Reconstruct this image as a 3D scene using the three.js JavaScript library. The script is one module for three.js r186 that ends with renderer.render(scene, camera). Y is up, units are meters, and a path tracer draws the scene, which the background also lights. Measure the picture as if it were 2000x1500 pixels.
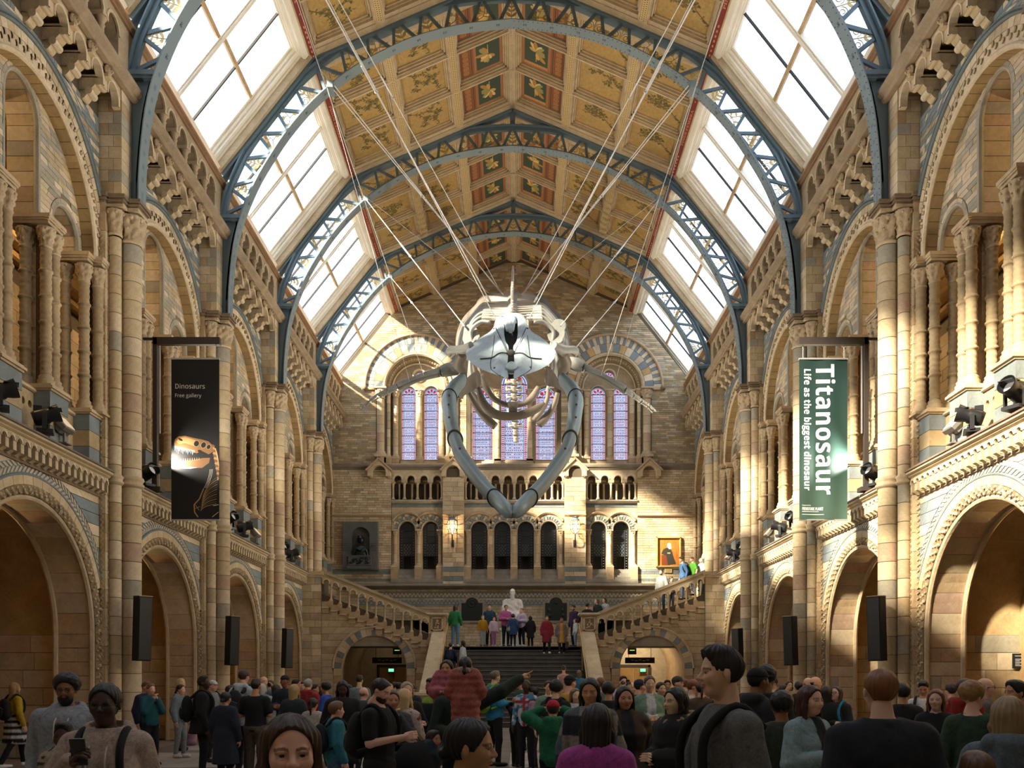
import * as THREE from 'three';
import { RectAreaLightUniformsLib } from 'three/addons/lights/RectAreaLightUniformsLib.js';
import { mergeVertices } from 'three/addons/utils/BufferGeometryUtils.js';

const FOCAL = 1800, VPX = 1010, VPY = 1327, EYE = [0.163, 1.7, 0];
const scene = new THREE.Scene();
const camera = new THREE.PerspectiveCamera(2 * Math.atan(750 / FOCAL) * 180 / Math.PI, 2000 / 1500, 0.2, 300);
camera.position.set(...EYE);
camera.lookAt(EYE[0], EYE[1], -100);
camera.setViewOffset(2000, 1500, 1000 - VPX, 750 - VPY, 2000, 1500);
camera.updateProjectionMatrix();

const EXPOSURE = 1.2, SKY_STRENGTH = 3.2, SUN_POWER = 22, SUN_DIR = [1, -0.71, -0.74];
const renderer = new THREE.WebGLRenderer({ antialias: true });
renderer.toneMapping = THREE.LinearToneMapping;
renderer.toneMappingExposure = EXPOSURE;
renderer.shadowMap.enabled = true;
renderer.shadowMap.type = THREE.PCFSoftShadowMap;
RectAreaLightUniformsLib.init();
{
const W = 512, H = 256, data = new Float32Array(W * H * 4);
for (let y = 0; y < H; y++) for (let x = 0; x < W; x++) {
const el = ((y + 0.5) / H - 0.5) * Math.PI, az = (x + 0.5) / W * Math.PI * 2;
const cl = 0.5 + 0.5 * Math.sin(az * 3 + 4 * Math.sin(el * 5 + az * 2) + 1.3) * Math.sin(el * 9 + 2 * Math.sin(az * 5)), up = Math.max(0, Math.sin(el));
const k = Math.min(1, Math.max(0, 0.30 + 0.75 * cl)), o = (y * W + x) * 4;
const blue = [0.36 - 0.06 * up, 0.58 - 0.04 * up, 0.90], white = [0.88, 0.94, 1.0];
for (let c = 0; c < 3; c++) data[o + c] = el < -0.02 ? [0.25, 0.24, 0.22][c] : blue[c] + (white[c] - blue[c]) * k;
data[o + 3] = 1;
}
const sky = new THREE.DataTexture(data, W, H, THREE.RGBAFormat, THREE.FloatType);
sky.mapping = THREE.EquirectangularReflectionMapping; sky.magFilter = THREE.LinearFilter; sky.needsUpdate = true;
scene.background = sky; scene.backgroundIntensity = SKY_STRENGTH;
}
const sun = new THREE.DirectionalLight(new THREE.Color().setRGB(1, 0.86, 0.64), SUN_POWER);
{
const d = new THREE.Vector3(...SUN_DIR).normalize();
sun.position.set(-d.x * 60, 10 - d.y * 60, -26 - d.z * 60); sun.target.position.set(0, 10, -26);
sun.castShadow = true; sun.shadow.mapSize.set(4096, 4096); sun.shadow.radius = 6;
Object.assign(sun.shadow.camera, { left: -40, right: 40, top: 40, bottom: -40, near: 1, far: 140 });
scene.add(sun, sun.target);
}

const V = (x, y, z) => new THREE.Vector3(x, y, z), PI = Math.PI;
const rng = (s) => () => { s = (s + 0x6d2b79f5) | 0; let t = Math.imul(s ^ (s >>> 15), 1 | s); t = (t + Math.imul(t ^ (t >>> 7), 61 | t)) ^ t; return ((t ^ (t >>> 14)) >>> 0) / 4294967296; };
const lerp = (a, b, t) => a + (b - a) * t, clamp = (x, a, b) => Math.min(b, Math.max(a, x));
const M4 = (x = 0, y = 0, z = 0, rx = 0, ry = 0, rz = 0, sx = 1, sy = sx, sz = sx) => new THREE.Matrix4().compose(V(x, y, z), new THREE.Quaternion().setFromEuler(new THREE.Euler(rx, ry, rz)), V(sx, sy, sz));
const used = new Map();
const numbered = (name) => { const k = used.get(name) ?? 0; used.set(name, k + 1); return k ? name + '_' + String(k).padStart(3, '0') : name; };
const shade = (o) => { o.castShadow = true; o.receiveShadow = true; return o; };
const at = (px, py, d) => V(EYE[0] + (px - VPX) * d / FOCAL, EYE[1] + (VPY - py) * d / FOCAL, -d);

class GB {
constructor() { this.p = []; this.n = []; this.c = []; this.i = []; this.u = null; }
add(geo, m, col) {
const g = geo, P = g.attributes.position, N = g.attributes.normal, o = this.p.length / 3, v = new THREE.Vector3(), nm = m ? new THREE.Matrix3().getNormalMatrix(m) : null, C = g.attributes.color;
for (let i = 0; i < P.count; i++) {
v.fromBufferAttribute(P, i); if (m) v.applyMatrix4(m); this.p.push(v.x, v.y, v.z);
v.fromBufferAttribute(N, i); if (nm) v.applyMatrix3(nm).normalize(); this.n.push(v.x, v.y, v.z);
if (C && !col) this.c.push(C.getX(i), C.getY(i), C.getZ(i)); else this.c.push(...(col ?? [1, 1, 1]));
}
if (g.index) for (let i = 0; i < g.index.count; i++) this.i.push(o + g.index.getX(i)); else for (let i = 0; i < P.count; i++) this.i.push(o + i);
return this;
}
quad(a, b, c, d, col = [1, 1, 1]) {
const o = this.p.length / 3, ux = b[0] - a[0], uy = b[1] - a[1], uz = b[2] - a[2], vx = d[0] - a[0], vy = d[1] - a[1], vz = d[2] - a[2];
let nx = uy * vz - uz * vy, ny = uz * vx - ux * vz, nz = ux * vy - uy * vx; const l = Math.hypot(nx, ny, nz) || 1; nx /= l; ny /= l; nz /= l;
for (const q of [a, b, c, d]) { this.p.push(q[0], q[1], q[2]); this.n.push(nx, ny, nz); this.c.push(...col); }
this.i.push(o, o + 1, o + 2, o, o + 2, o + 3); return this;
}
box(x0, x1, y0, y1, z0, z1, col) {
const A = [x0, y0, z0], B = [x1, y0, z0], C = [x1, y1, z0], D = [x0, y1, z0], E = [x0, y0, z1], F = [x1, y0, z1], G = [x1, y1, z1], H = [x0, y1, z1];
this.quad(E, F, G, H, col).quad(B, A, D, C, col).quad(F, B, C, G, col).quad(A, E, H, D, col).quad(H, G, C, D, col).quad(A, B, F, E, col); return this;
}
slab(P, z0, z1, col, back = false) {
const n = P.length, f = P.map(([x, y]) => [x, y, z1]), b = P.map(([x, y]) => [x, y, z0]);
if (n === 4) this.quad(f[0], f[1], f[2], f[3], col); else for (let i = 1; i < n - 1; i++) this.tri(f[0], f[i], f[i + 1], col);
for (let i = 0; i < n; i++) { const j = (i + 1) % n; this.quad(b[i], b[j], f[j], f[i], col); }
if (back) { if (n === 4) this.quad(b[3], b[2], b[1], b[0], col); else for (let i = 1; i < n - 1; i++) this.tri(b[0], b[i + 1], b[i], col); }
return this;
}
tri(a, b, c, col = [1, 1, 1]) { this.quad(a, b, c, c, col); this.i.length -= 3; return this; }
run(prof, x0, x1, col, caps = true) {
for (let i = 0; i < prof.length - 1; i++) { const [a, b] = prof[i], [c, d] = prof[i + 1]; this.quad([x0, b, a], [x1, b, a], [x1, d, c], [x0, d, c], col); }
if (caps) for (const x of [x0, x1]) for (let i = 1; i < prof.length - 1; i++) this.tri([x, prof[0][1], prof[0][0]], [x, prof[i][1], prof[i][0]], [x, prof[i + 1][1], prof[i + 1][0]], col);
return this;
}
get tris() { return this.i.length / 3; }
build() {
const g = new THREE.BufferGeometry(), n = this.p.length / 3, uv = new Float32Array(n * 2);
for (let k = 0; k < n; k++) {
const x = this.p[3 * k], y = this.p[3 * k + 1], z = this.p[3 * k + 2], ax = Math.abs(this.n[3 * k]), ay = Math.abs(this.n[3 * k + 1]), az = Math.abs(this.n[3 * k + 2]);
if (ax > ay && ax > az) { uv[2 * k] = z; uv[2 * k + 1] = y; } else if (ay > az) { uv[2 * k] = x; uv[2 * k + 1] = z; } else { uv[2 * k] = x; uv[2 * k + 1] = y; }
}
g.setAttribute('position', new THREE.BufferAttribute(new Float32Array(this.p), 3)); g.setAttribute('normal', new THREE.BufferAttribute(new Float32Array(this.n), 3));
g.setAttribute('color', new THREE.BufferAttribute(new Float32Array(this.c), 3)); g.setAttribute('uv', new THREE.BufferAttribute(this.u ? new Float32Array(this.u) : uv, 2)); g.setIndex(this.i);
return g;
}
}
function mesh(name, geo, mat, parent, extra) {
const m = shade(new THREE.Mesh(geo instanceof GB ? geo.build() : geo, mat));
m.name = parent === scene ? numbered(name) : name; (parent ?? scene).add(m); if (extra) Object.assign(m.userData, extra); return m;
}
function thing(name, label, category, pos = [0, 0, 0], turn = 0, group) {
const o = new THREE.Group(); o.name = numbered(name); scene.add(o); o.position.set(...pos); o.rotation.y = turn;
o.userData = { label, category }; if (group) o.userData.group = group; return o;
}
function structure(name, pos = [0, 0, 0], turn = 0) { const o = new THREE.Group(); o.name = numbered(name); scene.add(o); o.position.set(...pos); o.rotation.y = turn; o.userData = { kind: 'structure' }; return o; }
function copyOf(o, label, pos, turn) {
const c = o.clone(); c.name = numbered(o.name.replace(/_\d{3}$/, '')); c.userData = { ...o.userData }; scene.add(c);
if (label) c.userData.label = label; if (pos) c.position.set(...pos); if (turn !== undefined) c.rotation.y = turn; return c;
}
const lathe = (prof, seg = 20) => new THREE.LatheGeometry(prof.map(([r, y]) => new THREE.Vector2(r, y)), seg);
function tube(pts, r, seg = 8, n = pts.length * 3, taper) {
const c = new THREE.CatmullRomCurve3(pts.map((p) => (p.isVector3 ? p : V(...p)))), g = new THREE.TubeGeometry(c, n, 1, seg, false), P = g.attributes.position;
for (let i = 0; i <= n; i++) { const q = c.getPointAt(i / n), rr = taper ? taper(i / n) : r; for (let j = 0; j <= seg; j++) { const k = i * (seg + 1) + j; P.setXYZ(k, q.x + (P.getX(k) - q.x) * rr, q.y + (P.getY(k) - q.y) * rr, q.z + (P.getZ(k) - q.z) * rr); } }
return g;
}
function rod(a, b, r, seg = 6, r2 = r) {
const A = a.isVector3 ? a : V(...a), B = b.isVector3 ? b : V(...b), d = B.clone().sub(A), g = new THREE.CylinderGeometry(r2, r, d.length(), seg, 1);
g.applyMatrix4(new THREE.Matrix4().compose(A.clone().add(B).multiplyScalar(0.5), new THREE.Quaternion().setFromUnitVectors(V(0, 1, 0), d.normalize()), V(1, 1, 1))); return g;
}
function bar(a, b, w, t, up = V(0, 0, 1)) { // square bar from a to b: w across in the plane, t along 'up'
const A = a.isVector3 ? a : V(...a), B = b.isVector3 ? b : V(...b), d = B.clone().sub(A), L = d.length(), y = d.normalize(), z = up.clone(), x = new THREE.Vector3().crossVectors(y, z).normalize(); z.crossVectors(x, y);
const g = new THREE.BoxGeometry(w, L, t); g.applyMatrix4(new THREE.Matrix4().makeBasis(x, y, z).setPosition(A.clone().add(B).multiplyScalar(0.5))); return g;
}
function shapeOf(pts) { const s = new THREE.Shape(); pts.forEach(([x, y], i) => (i ? s.lineTo(x, y) : s.moveTo(x, y))); return s; }
const extrude = (s, depth, z = 0, bevel = 0, seg = 10) => { const g = new THREE.ExtrudeGeometry(s, { depth: depth - 2 * bevel, bevelEnabled: bevel > 0, bevelSize: bevel, bevelThickness: bevel, bevelOffset: -bevel, bevelSegments: 1, curveSegments: seg }); g.translate(0, 0, z + bevel); return g; };
function archSweep(gb, prof, cx, cy, y0, seg = 28, col, a0 = 0, a1 = PI) {
for (let i = 0; i < prof.length - 1; i++) {
const [r0, v0] = prof[i], [r1, v1] = prof[i + 1], nr = v1 - v0, nv = r0 - r1, l = Math.hypot(nr, nv) || 1, ring = [];
if (y0 < cy && a0 === 0) ring.push([1, 0, y0]);
for (let k = 0; k <= seg; k++) { const a = lerp(a0, a1, k / seg); ring.push([Math.cos(a), Math.sin(a), cy]); }
if (y0 < cy && a1 === PI) ring.push([-1, 0, y0]);
const o = gb.p.length / 3;
for (const [c, s, y] of ring) for (const [r, v] of [[r0, v0], [r1, v1]]) { gb.p.push(cx + r * c, y + r * s, v); gb.n.push(-nr / l * c, -nr / l * s, -nv / l); gb.c.push(...(col ?? [1, 1, 1])); }
for (let k = 0; k < ring.length - 1; k++) { const b = o + 2 * k; gb.i.push(b, b + 1, b + 3, b, b + 3, b + 2); }
}
return gb;
}
function voussoirs(n, r0, r1, cx, cy, z0, z1, tint, a0 = 0, a1 = PI, gap = 0.010, sub = 2) {
const out = [];
for (let k = 0; k < n; k++) {
const g = gap / 2 / r0, t0 = lerp(a0, a1, k / n) + g, t1 = lerp(a0, a1, (k + 1) / n) - g, P = [];
for (let j = 0; j <= sub; j++) { const a = lerp(t0, t1, j / sub); P.push([cx + r1 * Math.cos(a), cy + r1 * Math.sin(a)]); }
for (let j = sub; j >= 0; j--) { const a = lerp(t0, t1, j / sub); P.push([cx + r0 * Math.cos(a), cy + r0 * Math.sin(a)]); }
out.push(new GB().slab(P, z0, z1, tint(k)));
}
return out;
}
function courses(y0, y1, h, len, spans, tint, R, proud = 0.02, gap = 0.012) {
const out = [], n = Math.max(1, Math.round((y1 - y0) / h)), hh = (y1 - y0) / n;
for (let k = 0; k < n; k++) {
const a = y0 + k * hh + gap / 2, b = y0 + (k + 1) * hh - gap / 2;
for (const [l0, r0, l1, r1] of spans(a, b)) {
const w = Math.max(r0 - l0, r1 - l1); if (w < 0.05) continue;
const m = Math.max(1, Math.round(w / len)), cut = [0]; for (let j = 1; j < m; j++) cut.push((j + (R() - 0.5) * 0.5 + (k % 2 ? 0.2 : -0.2)) / m); cut.push(1);
for (let j = 0; j < m; j++) {
const s = cut[j], t = cut[j + 1], g0 = j ? gap / 2 : 0, g1 = j < m - 1 ? gap / 2 : 0;
const xa = lerp(l0, r0, s) + g0, xb = lerp(l0, r0, t) - g1, xc = lerp(l1, r1, t) - g1, xd = lerp(l1, r1, s) + g0; if (xb - xa < 0.02 && xc - xd < 0.02) continue;
out.push({ y: a, gb: new GB().slab([[xa, a], [Math.max(xb, xa + 0.002), a], [Math.max(xc, xd + 0.002), b], [xd, b]], 0, proud + (R() - 0.5) * 0.008, tint(R, (a + b) / 2, k)), size: (xb - xa) * (b - a) });
}
}
}
return out;
}
const join = (list) => { const g = new GB(); for (const s of list) { const b = s.gb ?? s, o = g.p.length / 3; for (const v of b.p) g.p.push(v); for (const v of b.n) g.n.push(v); for (const v of b.c) g.c.push(v); for (const v of b.i) g.i.push(v + o); } return g; };
function noise3(x, y, z) {
const h = (i, j, k) => { let n = Math.imul(i, 374761393) + Math.imul(j, 668265263) + Math.imul(k, 2147483647 - 1013904223); n = Math.imul(n ^ (n >>> 13), 1274126177); return ((n ^ (n >>> 16)) >>> 0) / 2147483648 - 1; };
const i = Math.floor(x), j = Math.floor(y), k = Math.floor(z), f = (t) => t * t * (3 - 2 * t), u = f(x - i), v = f(y - j), w = f(z - k);
return lerp(lerp(lerp(h(i, j, k), h(i + 1, j, k), u), lerp(h(i, j + 1, k), h(i + 1, j + 1, k), u), v), lerp(lerp(h(i, j, k + 1), h(i + 1, j, k + 1), u), lerp(h(i, j + 1, k + 1), h(i + 1, j + 1, k + 1), u), v), w);
}
function noiseTex(size, f, srgb = true) {
const d = new Uint8Array(size * size * 4);
for (let y = 0; y < size; y++) for (let x = 0; x < size; x++) { const c = f(x / size, y / size), o = (y * size + x) * 4; d[o] = c[0]; d[o + 1] = c[1]; d[o + 2] = c[2]; d[o + 3] = 255; }
const t = new THREE.DataTexture(d, size, size); t.wrapS = t.wrapT = THREE.RepeatWrapping; t.magFilter = THREE.LinearFilter; if (srgb) t.colorSpace = THREE.SRGBColorSpace; t.needsUpdate = true; return t;
}
const tileNoise = (u, v, f, s) => {
const a = u * 2 * PI, b = v * 2 * PI, R = f / (2 * PI); return noise3(R * Math.cos(a) + s, R * Math.sin(a) + R * Math.cos(b) * 1.0 + s * 2, R * Math.sin(b) + s * 3);
};
const stoneMap = noiseTex(512, (u, v) => { const n = 0.5 * tileNoise(u, v, 9, 3) + 0.35 * tileNoise(u, v, 31, 7) + 0.3 * tileNoise(u, v, 90, 11), s = clamp(240 + 26 * n, 140, 255); return [s, s * (0.985 + 0.012 * n), s * (0.965 + 0.03 * n)]; });
const stoneBump = noiseTex(256, (u, v) => { const s = clamp(128 + 70 * tileNoise(u, v, 40, 5) + 50 * tileNoise(u, v, 90, 9), 0, 255); return [s, s, s]; }, false);
stoneMap.repeat.set(0.5, 0.5); stoneBump.repeat.set(0.7, 0.7);
const std = (o) => new THREE.MeshStandardMaterial({ roughness: 0.8, metalness: 0, ...o });
const lin = (r, g, b) => new THREE.Color().setRGB(r, g, b);
const MAT = {
stone: std({ map: stoneMap, bumpMap: stoneBump, bumpScale: 0.004, vertexColors: true, roughness: 0.82 }),
mortar: std({ color: lin(0.10, 0.075, 0.045), roughness: 0.95 }),
iron: std({ color: lin(0.125, 0.185, 0.225), roughness: 0.55, metalness: 0.15 }),
ironLight: std({ color: lin(0.20, 0.25, 0.27), roughness: 0.6, metalness: 0.1 }),
rivet: std({ color: lin(0.05, 0.065, 0.075), roughness: 0.6 }),
gold: std({ color: lin(0.62, 0.46, 0.18), roughness: 0.45, metalness: 0.35 }),
wood: std({ map: stoneMap, color: lin(0.62, 0.44, 0.24), roughness: 0.7 }),
cream: std({ map: stoneMap, color: lin(0.70, 0.58, 0.42), roughness: 0.7 }),
red: std({ color: lin(0.30, 0.05, 0.035), roughness: 0.75 }),
glass: new THREE.MeshPhysicalMaterial({ color: lin(0.93, 0.96, 1), transmission: 1, thickness: 0, roughness: 0.02, ior: 1.45 }),
black: std({ color: lin(0.010, 0.010, 0.012), roughness: 0.5 }),
blackMatt: std({ color: lin(0.012, 0.012, 0.013), roughness: 0.85 }),
dark: std({ color: lin(0.05, 0.045, 0.04), roughness: 0.9 }),
};
const TINT = { buff: [0.605, 0.49, 0.315], pale: [0.72, 0.60, 0.425], tan: [0.52, 0.385, 0.235], grey: [0.43, 0.40, 0.32], pink: [0.56, 0.40, 0.29], blue: [0.225, 0.27, 0.285], dkblue: [0.165, 0.205, 0.22], brown: [0.24, 0.175, 0.115], carve: [0.58, 0.46, 0.30] };
const vary = (c, R, k = 0.10) => { const f = 1 + (R() - 0.5) * 2 * k; return [c[0] * f, c[1] * f, c[2] * f * (1 + (R() - 0.5) * k)]; };
const stoneTint = (R) => { const r = R(); return vary(r < 0.46 ? TINT.buff : r < 0.68 ? TINT.pale : r < 0.84 ? TINT.tan : r < 0.94 ? TINT.grey : TINT.pink, R, 0.1); };
const brickTint = (R) => { const r = R(); return vary(r < 0.5 ? [0.40, 0.315, 0.19] : r < 0.75 ? TINT.buff : r < 0.9 ? TINT.tan : TINT.grey, R, 0.13); };
const BAY = 6.26, WALL_X = 8.82, HALF = BAY / 2, CLEAR = 2.57, FAR_Z = 44.7;
const pierAt = (k) => BAY * (2.245 + k), bayAt = (k) => BAY * (2.745 + k);
const SIDES = [['left', -1], ['right', 1]];
const sidePos = (s, d) => [s * WALL_X, 0, -d], sideTurn = (s) => -s * PI / 2;
const ORD = ['the nearest bay', 'the second bay', 'the third bay', 'the fourth bay', 'the farthest bay'];
const R20 = rng(20);

function latheRelief(prof, seg, rows, disp) {
const L = [0]; for (let i = 1; i < prof.length; i++) L.push(L[i - 1] + Math.hypot(prof[i][0] - prof[i - 1][0], prof[i][1] - prof[i - 1][1]));
const T = L[L.length - 1], pos = [], idx = [];
for (let j = 0; j <= rows; j++) {
const t = j / rows * T; let i = 1; while (i < L.length - 1 && L[i] < t) i++;
const k = (t - L[i - 1]) / (L[i] - L[i - 1] || 1), r = lerp(prof[i - 1][0], prof[i][0], k), y = lerp(prof[i - 1][1], prof[i][1], k);
for (let s = 0; s <= seg; s++) { const a = s / seg * 2 * PI, q = r + disp(a, y, r); pos.push(q * Math.cos(a), y, -q * Math.sin(a)); }
}
for (let j = 0; j < rows; j++) for (let s = 0; s < seg; s++) { const a = j * (seg + 1) + s, b = a + seg + 1; idx.push(a, a + 1, b + 1, a, b + 1, b); }
const g = new THREE.BufferGeometry(); g.setAttribute('position', new THREE.Float32BufferAttribute(pos, 3)); g.setIndex(idx); g.computeVertexNormals();
const N = g.attributes.normal; for (let j = 0; j <= rows; j++) { const a = j * (seg + 1), b = a + seg, v = V(N.getX(a) + N.getX(b), N.getY(a) + N.getY(b), N.getZ(a) + N.getZ(b)).normalize(); N.setXYZ(a, v.x, v.y, v.z); N.setXYZ(b, v.x, v.y, v.z); }
return g;
}
const one = (geo, tint, m) => new GB().add(geo, m, tint).build();

const COLH = 3.2;
function capitalGeo(r, h, out, tint, lobes = 8) {
const gb = new GB();
gb.add(latheRelief([[r * 1.02, 0], [r * 1.25, h * 0.06], [r * 1.02, h * 0.12], [r * 1.08, h * 0.3], [r * 1.35, h * 0.55], [out * 0.92, h * 0.8], [out * 0.9, h * 0.84]], 32, 18, (a, y) => y < h * 0.14 ? 0 : r * (0.16 * Math.cos(a * lobes) * Math.sin(Math.min(1, y / h) * PI) + 0.12 * Math.cos(a * lobes * 2 + y / h * 14) + 0.10 * Math.sin(y / h * 22) * Math.cos(a * lobes))), null, tint);
for (let k = 0; k < lobes; k++) { const a = (k + 0.5) / lobes * 2 * PI; gb.add(new THREE.IcosahedronGeometry(r * 0.26, 0), M4(out * 0.86 * Math.cos(a), h * 0.74, out * 0.86 * Math.sin(a)), tint); gb.add(new THREE.IcosahedronGeometry(r * 0.18, 0), M4(r * 1.28 * Math.cos(a + 0.3), h * 0.42, r * 1.28 * Math.sin(a + 0.3)), tint); }
return gb;
}
const GAL = (() => {
const r = 0.105, tint = [0.47, 0.36, 0.215], rings = [];
const prof = [[r, 0]]; for (let k = 1; k <= 4; k++) { const y = k * 0.5; prof.push([r, y - 0.035], [r * 1.25, y - 0.02], [r * 1.3, y], [r * 1.25, y + 0.02], [r, y + 0.035]); rings.push(y); } prof.push([r, 2.46]);
const shaft = one(latheRelief(prof, 20, 100, (a, y) => rings.some((q) => Math.abs(y - q) < 0.05) ? 0 : 0.010 * Math.sin(a * 4 + y * 26) * Math.sin(a * 4 - y * 26) + 0.004 * Math.cos(a * 8)), tint);
const base = new GB().add(lathe([[0, 0], [0.175, 0], [0.175, 0.06], [0.155, 0.09], [0.165, 0.13], [0.13, 0.17], [0.14, 0.21], [r, 0.25], [r, 0.27]], 20), null, [0.50, 0.39, 0.24]).box(-0.19, 0.19, -0.02, 0.03, -0.19, 0.19, [0.5, 0.39, 0.24]).build();
const cap = capitalGeo(r, 0.46, 0.19, TINT.carve, 6).build();
return { shaft, base, cap };
})();
function galleryColumn(parent, x, z, y = 7.35) {
const c = new THREE.Group(); c.name = 'column'; c.position.set(x, y, z); parent.add(c);
mesh('base', GAL.base, MAT.stone, c); const s = mesh('shaft', GAL.shaft, MAT.stone, c); s.position.y = 0.26; const k = mesh('capital', GAL.cap, MAT.stone, c); k.position.y = 2.70; return c;
}
const slabCap = (x0, x1, z0, z1, y, t = TINT.carve) => new GB().box(x0 + 0.05, x1 - 0.05, y, y + 0.06, z0 + 0.05, z1 - 0.05, t).box(x0 + 0.02, x1 - 0.02, y + 0.06, y + 0.10, z0 + 0.02, z1 - 0.02, t).box(x0, x1, y + 0.10, y + 0.17, z0, z1, t);

const SPAN_UP = (y) => {
const cy = 10.62, R = 2.95; return y < cy ? CLEAR : y < cy + R ? Math.min(CLEAR + 0.0, Math.sqrt(Math.max(0, R * R - (y - cy) ** 2))) : 0;
};
const T_BLUE = (R) => vary(TINT.blue, R, 0.08), T_PALE = (R) => vary(TINT.pale, R, 0.08);

const bayStones = (() => {
const gy = 2.66, gr = 3.08, R = rng(31), out = [];
const groundSpan = (a, b) => { const w = (y) => y < gy ? 2.69 : y < gy + gr ? Math.max(0, Math.sqrt(gr * gr - (y - gy) ** 2)) : 0, p = Math.max(w(a), 0), q = Math.max(w(b), 0); if (Math.min(p, q) > CLEAR) return []; const f = (v) => Math.min(CLEAR, v); return p < 0.05 && q < 0.05 ? [[-CLEAR, CLEAR, -CLEAR, CLEAR]] : [[-CLEAR, -f(p), -CLEAR, -f(q)], [f(p), CLEAR, f(q), CLEAR]]; };
out.push(...courses(2.9, 5.68, 0.235, 0.62, groundSpan, (r, y, k) => (k % 4 === 1 || k % 4 === 2) && k > 1 ? T_BLUE(r) : r() < 0.5 ? vary(TINT.pale, r, 0.1) : vary(TINT.buff, r, 0.1), R, 0.025));
const upSpan = (a, b) => { const p = SPAN_UP(a), q = SPAN_UP(b); if (p >= CLEAR - 0.02 && q >= CLEAR - 0.02) return []; return p < 0.02 && q < 0.02 ? [[-CLEAR, CLEAR, -CLEAR, CLEAR]] : [[-CLEAR, -p, -CLEAR, -q], [p, CLEAR, q, CLEAR]]; };
out.push(...courses(12.0, 13.72, 0.105, 0.15, upSpan, (r, y, k) => k % 6 === 5 ? vary([0.46, 0.36, 0.22], r, 0.08) : k % 6 === 4 || k % 6 === 0 ? T_BLUE(r) : r() < 0.42 ? vary(TINT.pale, r, 0.08) : T_BLUE(r), R, 0.02, 0.008));
return out;
})();
const bayCore = (() => {
const gb = new GB(), low = shapeOf([[-HALF, 0], [-2.44, 0], [-2.44, 2.66]]); low.absarc(0, 2.66, 2.44, PI, 0, true); low.lineTo(2.44, 0); low.lineTo(HALF, 0); low.lineTo(HALF, 6.15); low.lineTo(-HALF, 6.15);
gb.add(extrude(low, 0.8, -0.8, 0, 24));
const up = shapeOf([[-HALF, 6.15], [-CLEAR, 6.15], [-CLEAR, 10.62], [-2.40, 10.62]]); up.absarc(0, 10.62, 2.40, PI, 0, true); up.lineTo(CLEAR, 10.62); up.lineTo(CLEAR, 6.15); up.lineTo(HALF, 6.15); up.lineTo(HALF, 14.3); up.lineTo(-HALF, 14.3);
gb.add(extrude(up, 0.35, -0.35, 0, 24));
return gb.build();
})();

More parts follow.
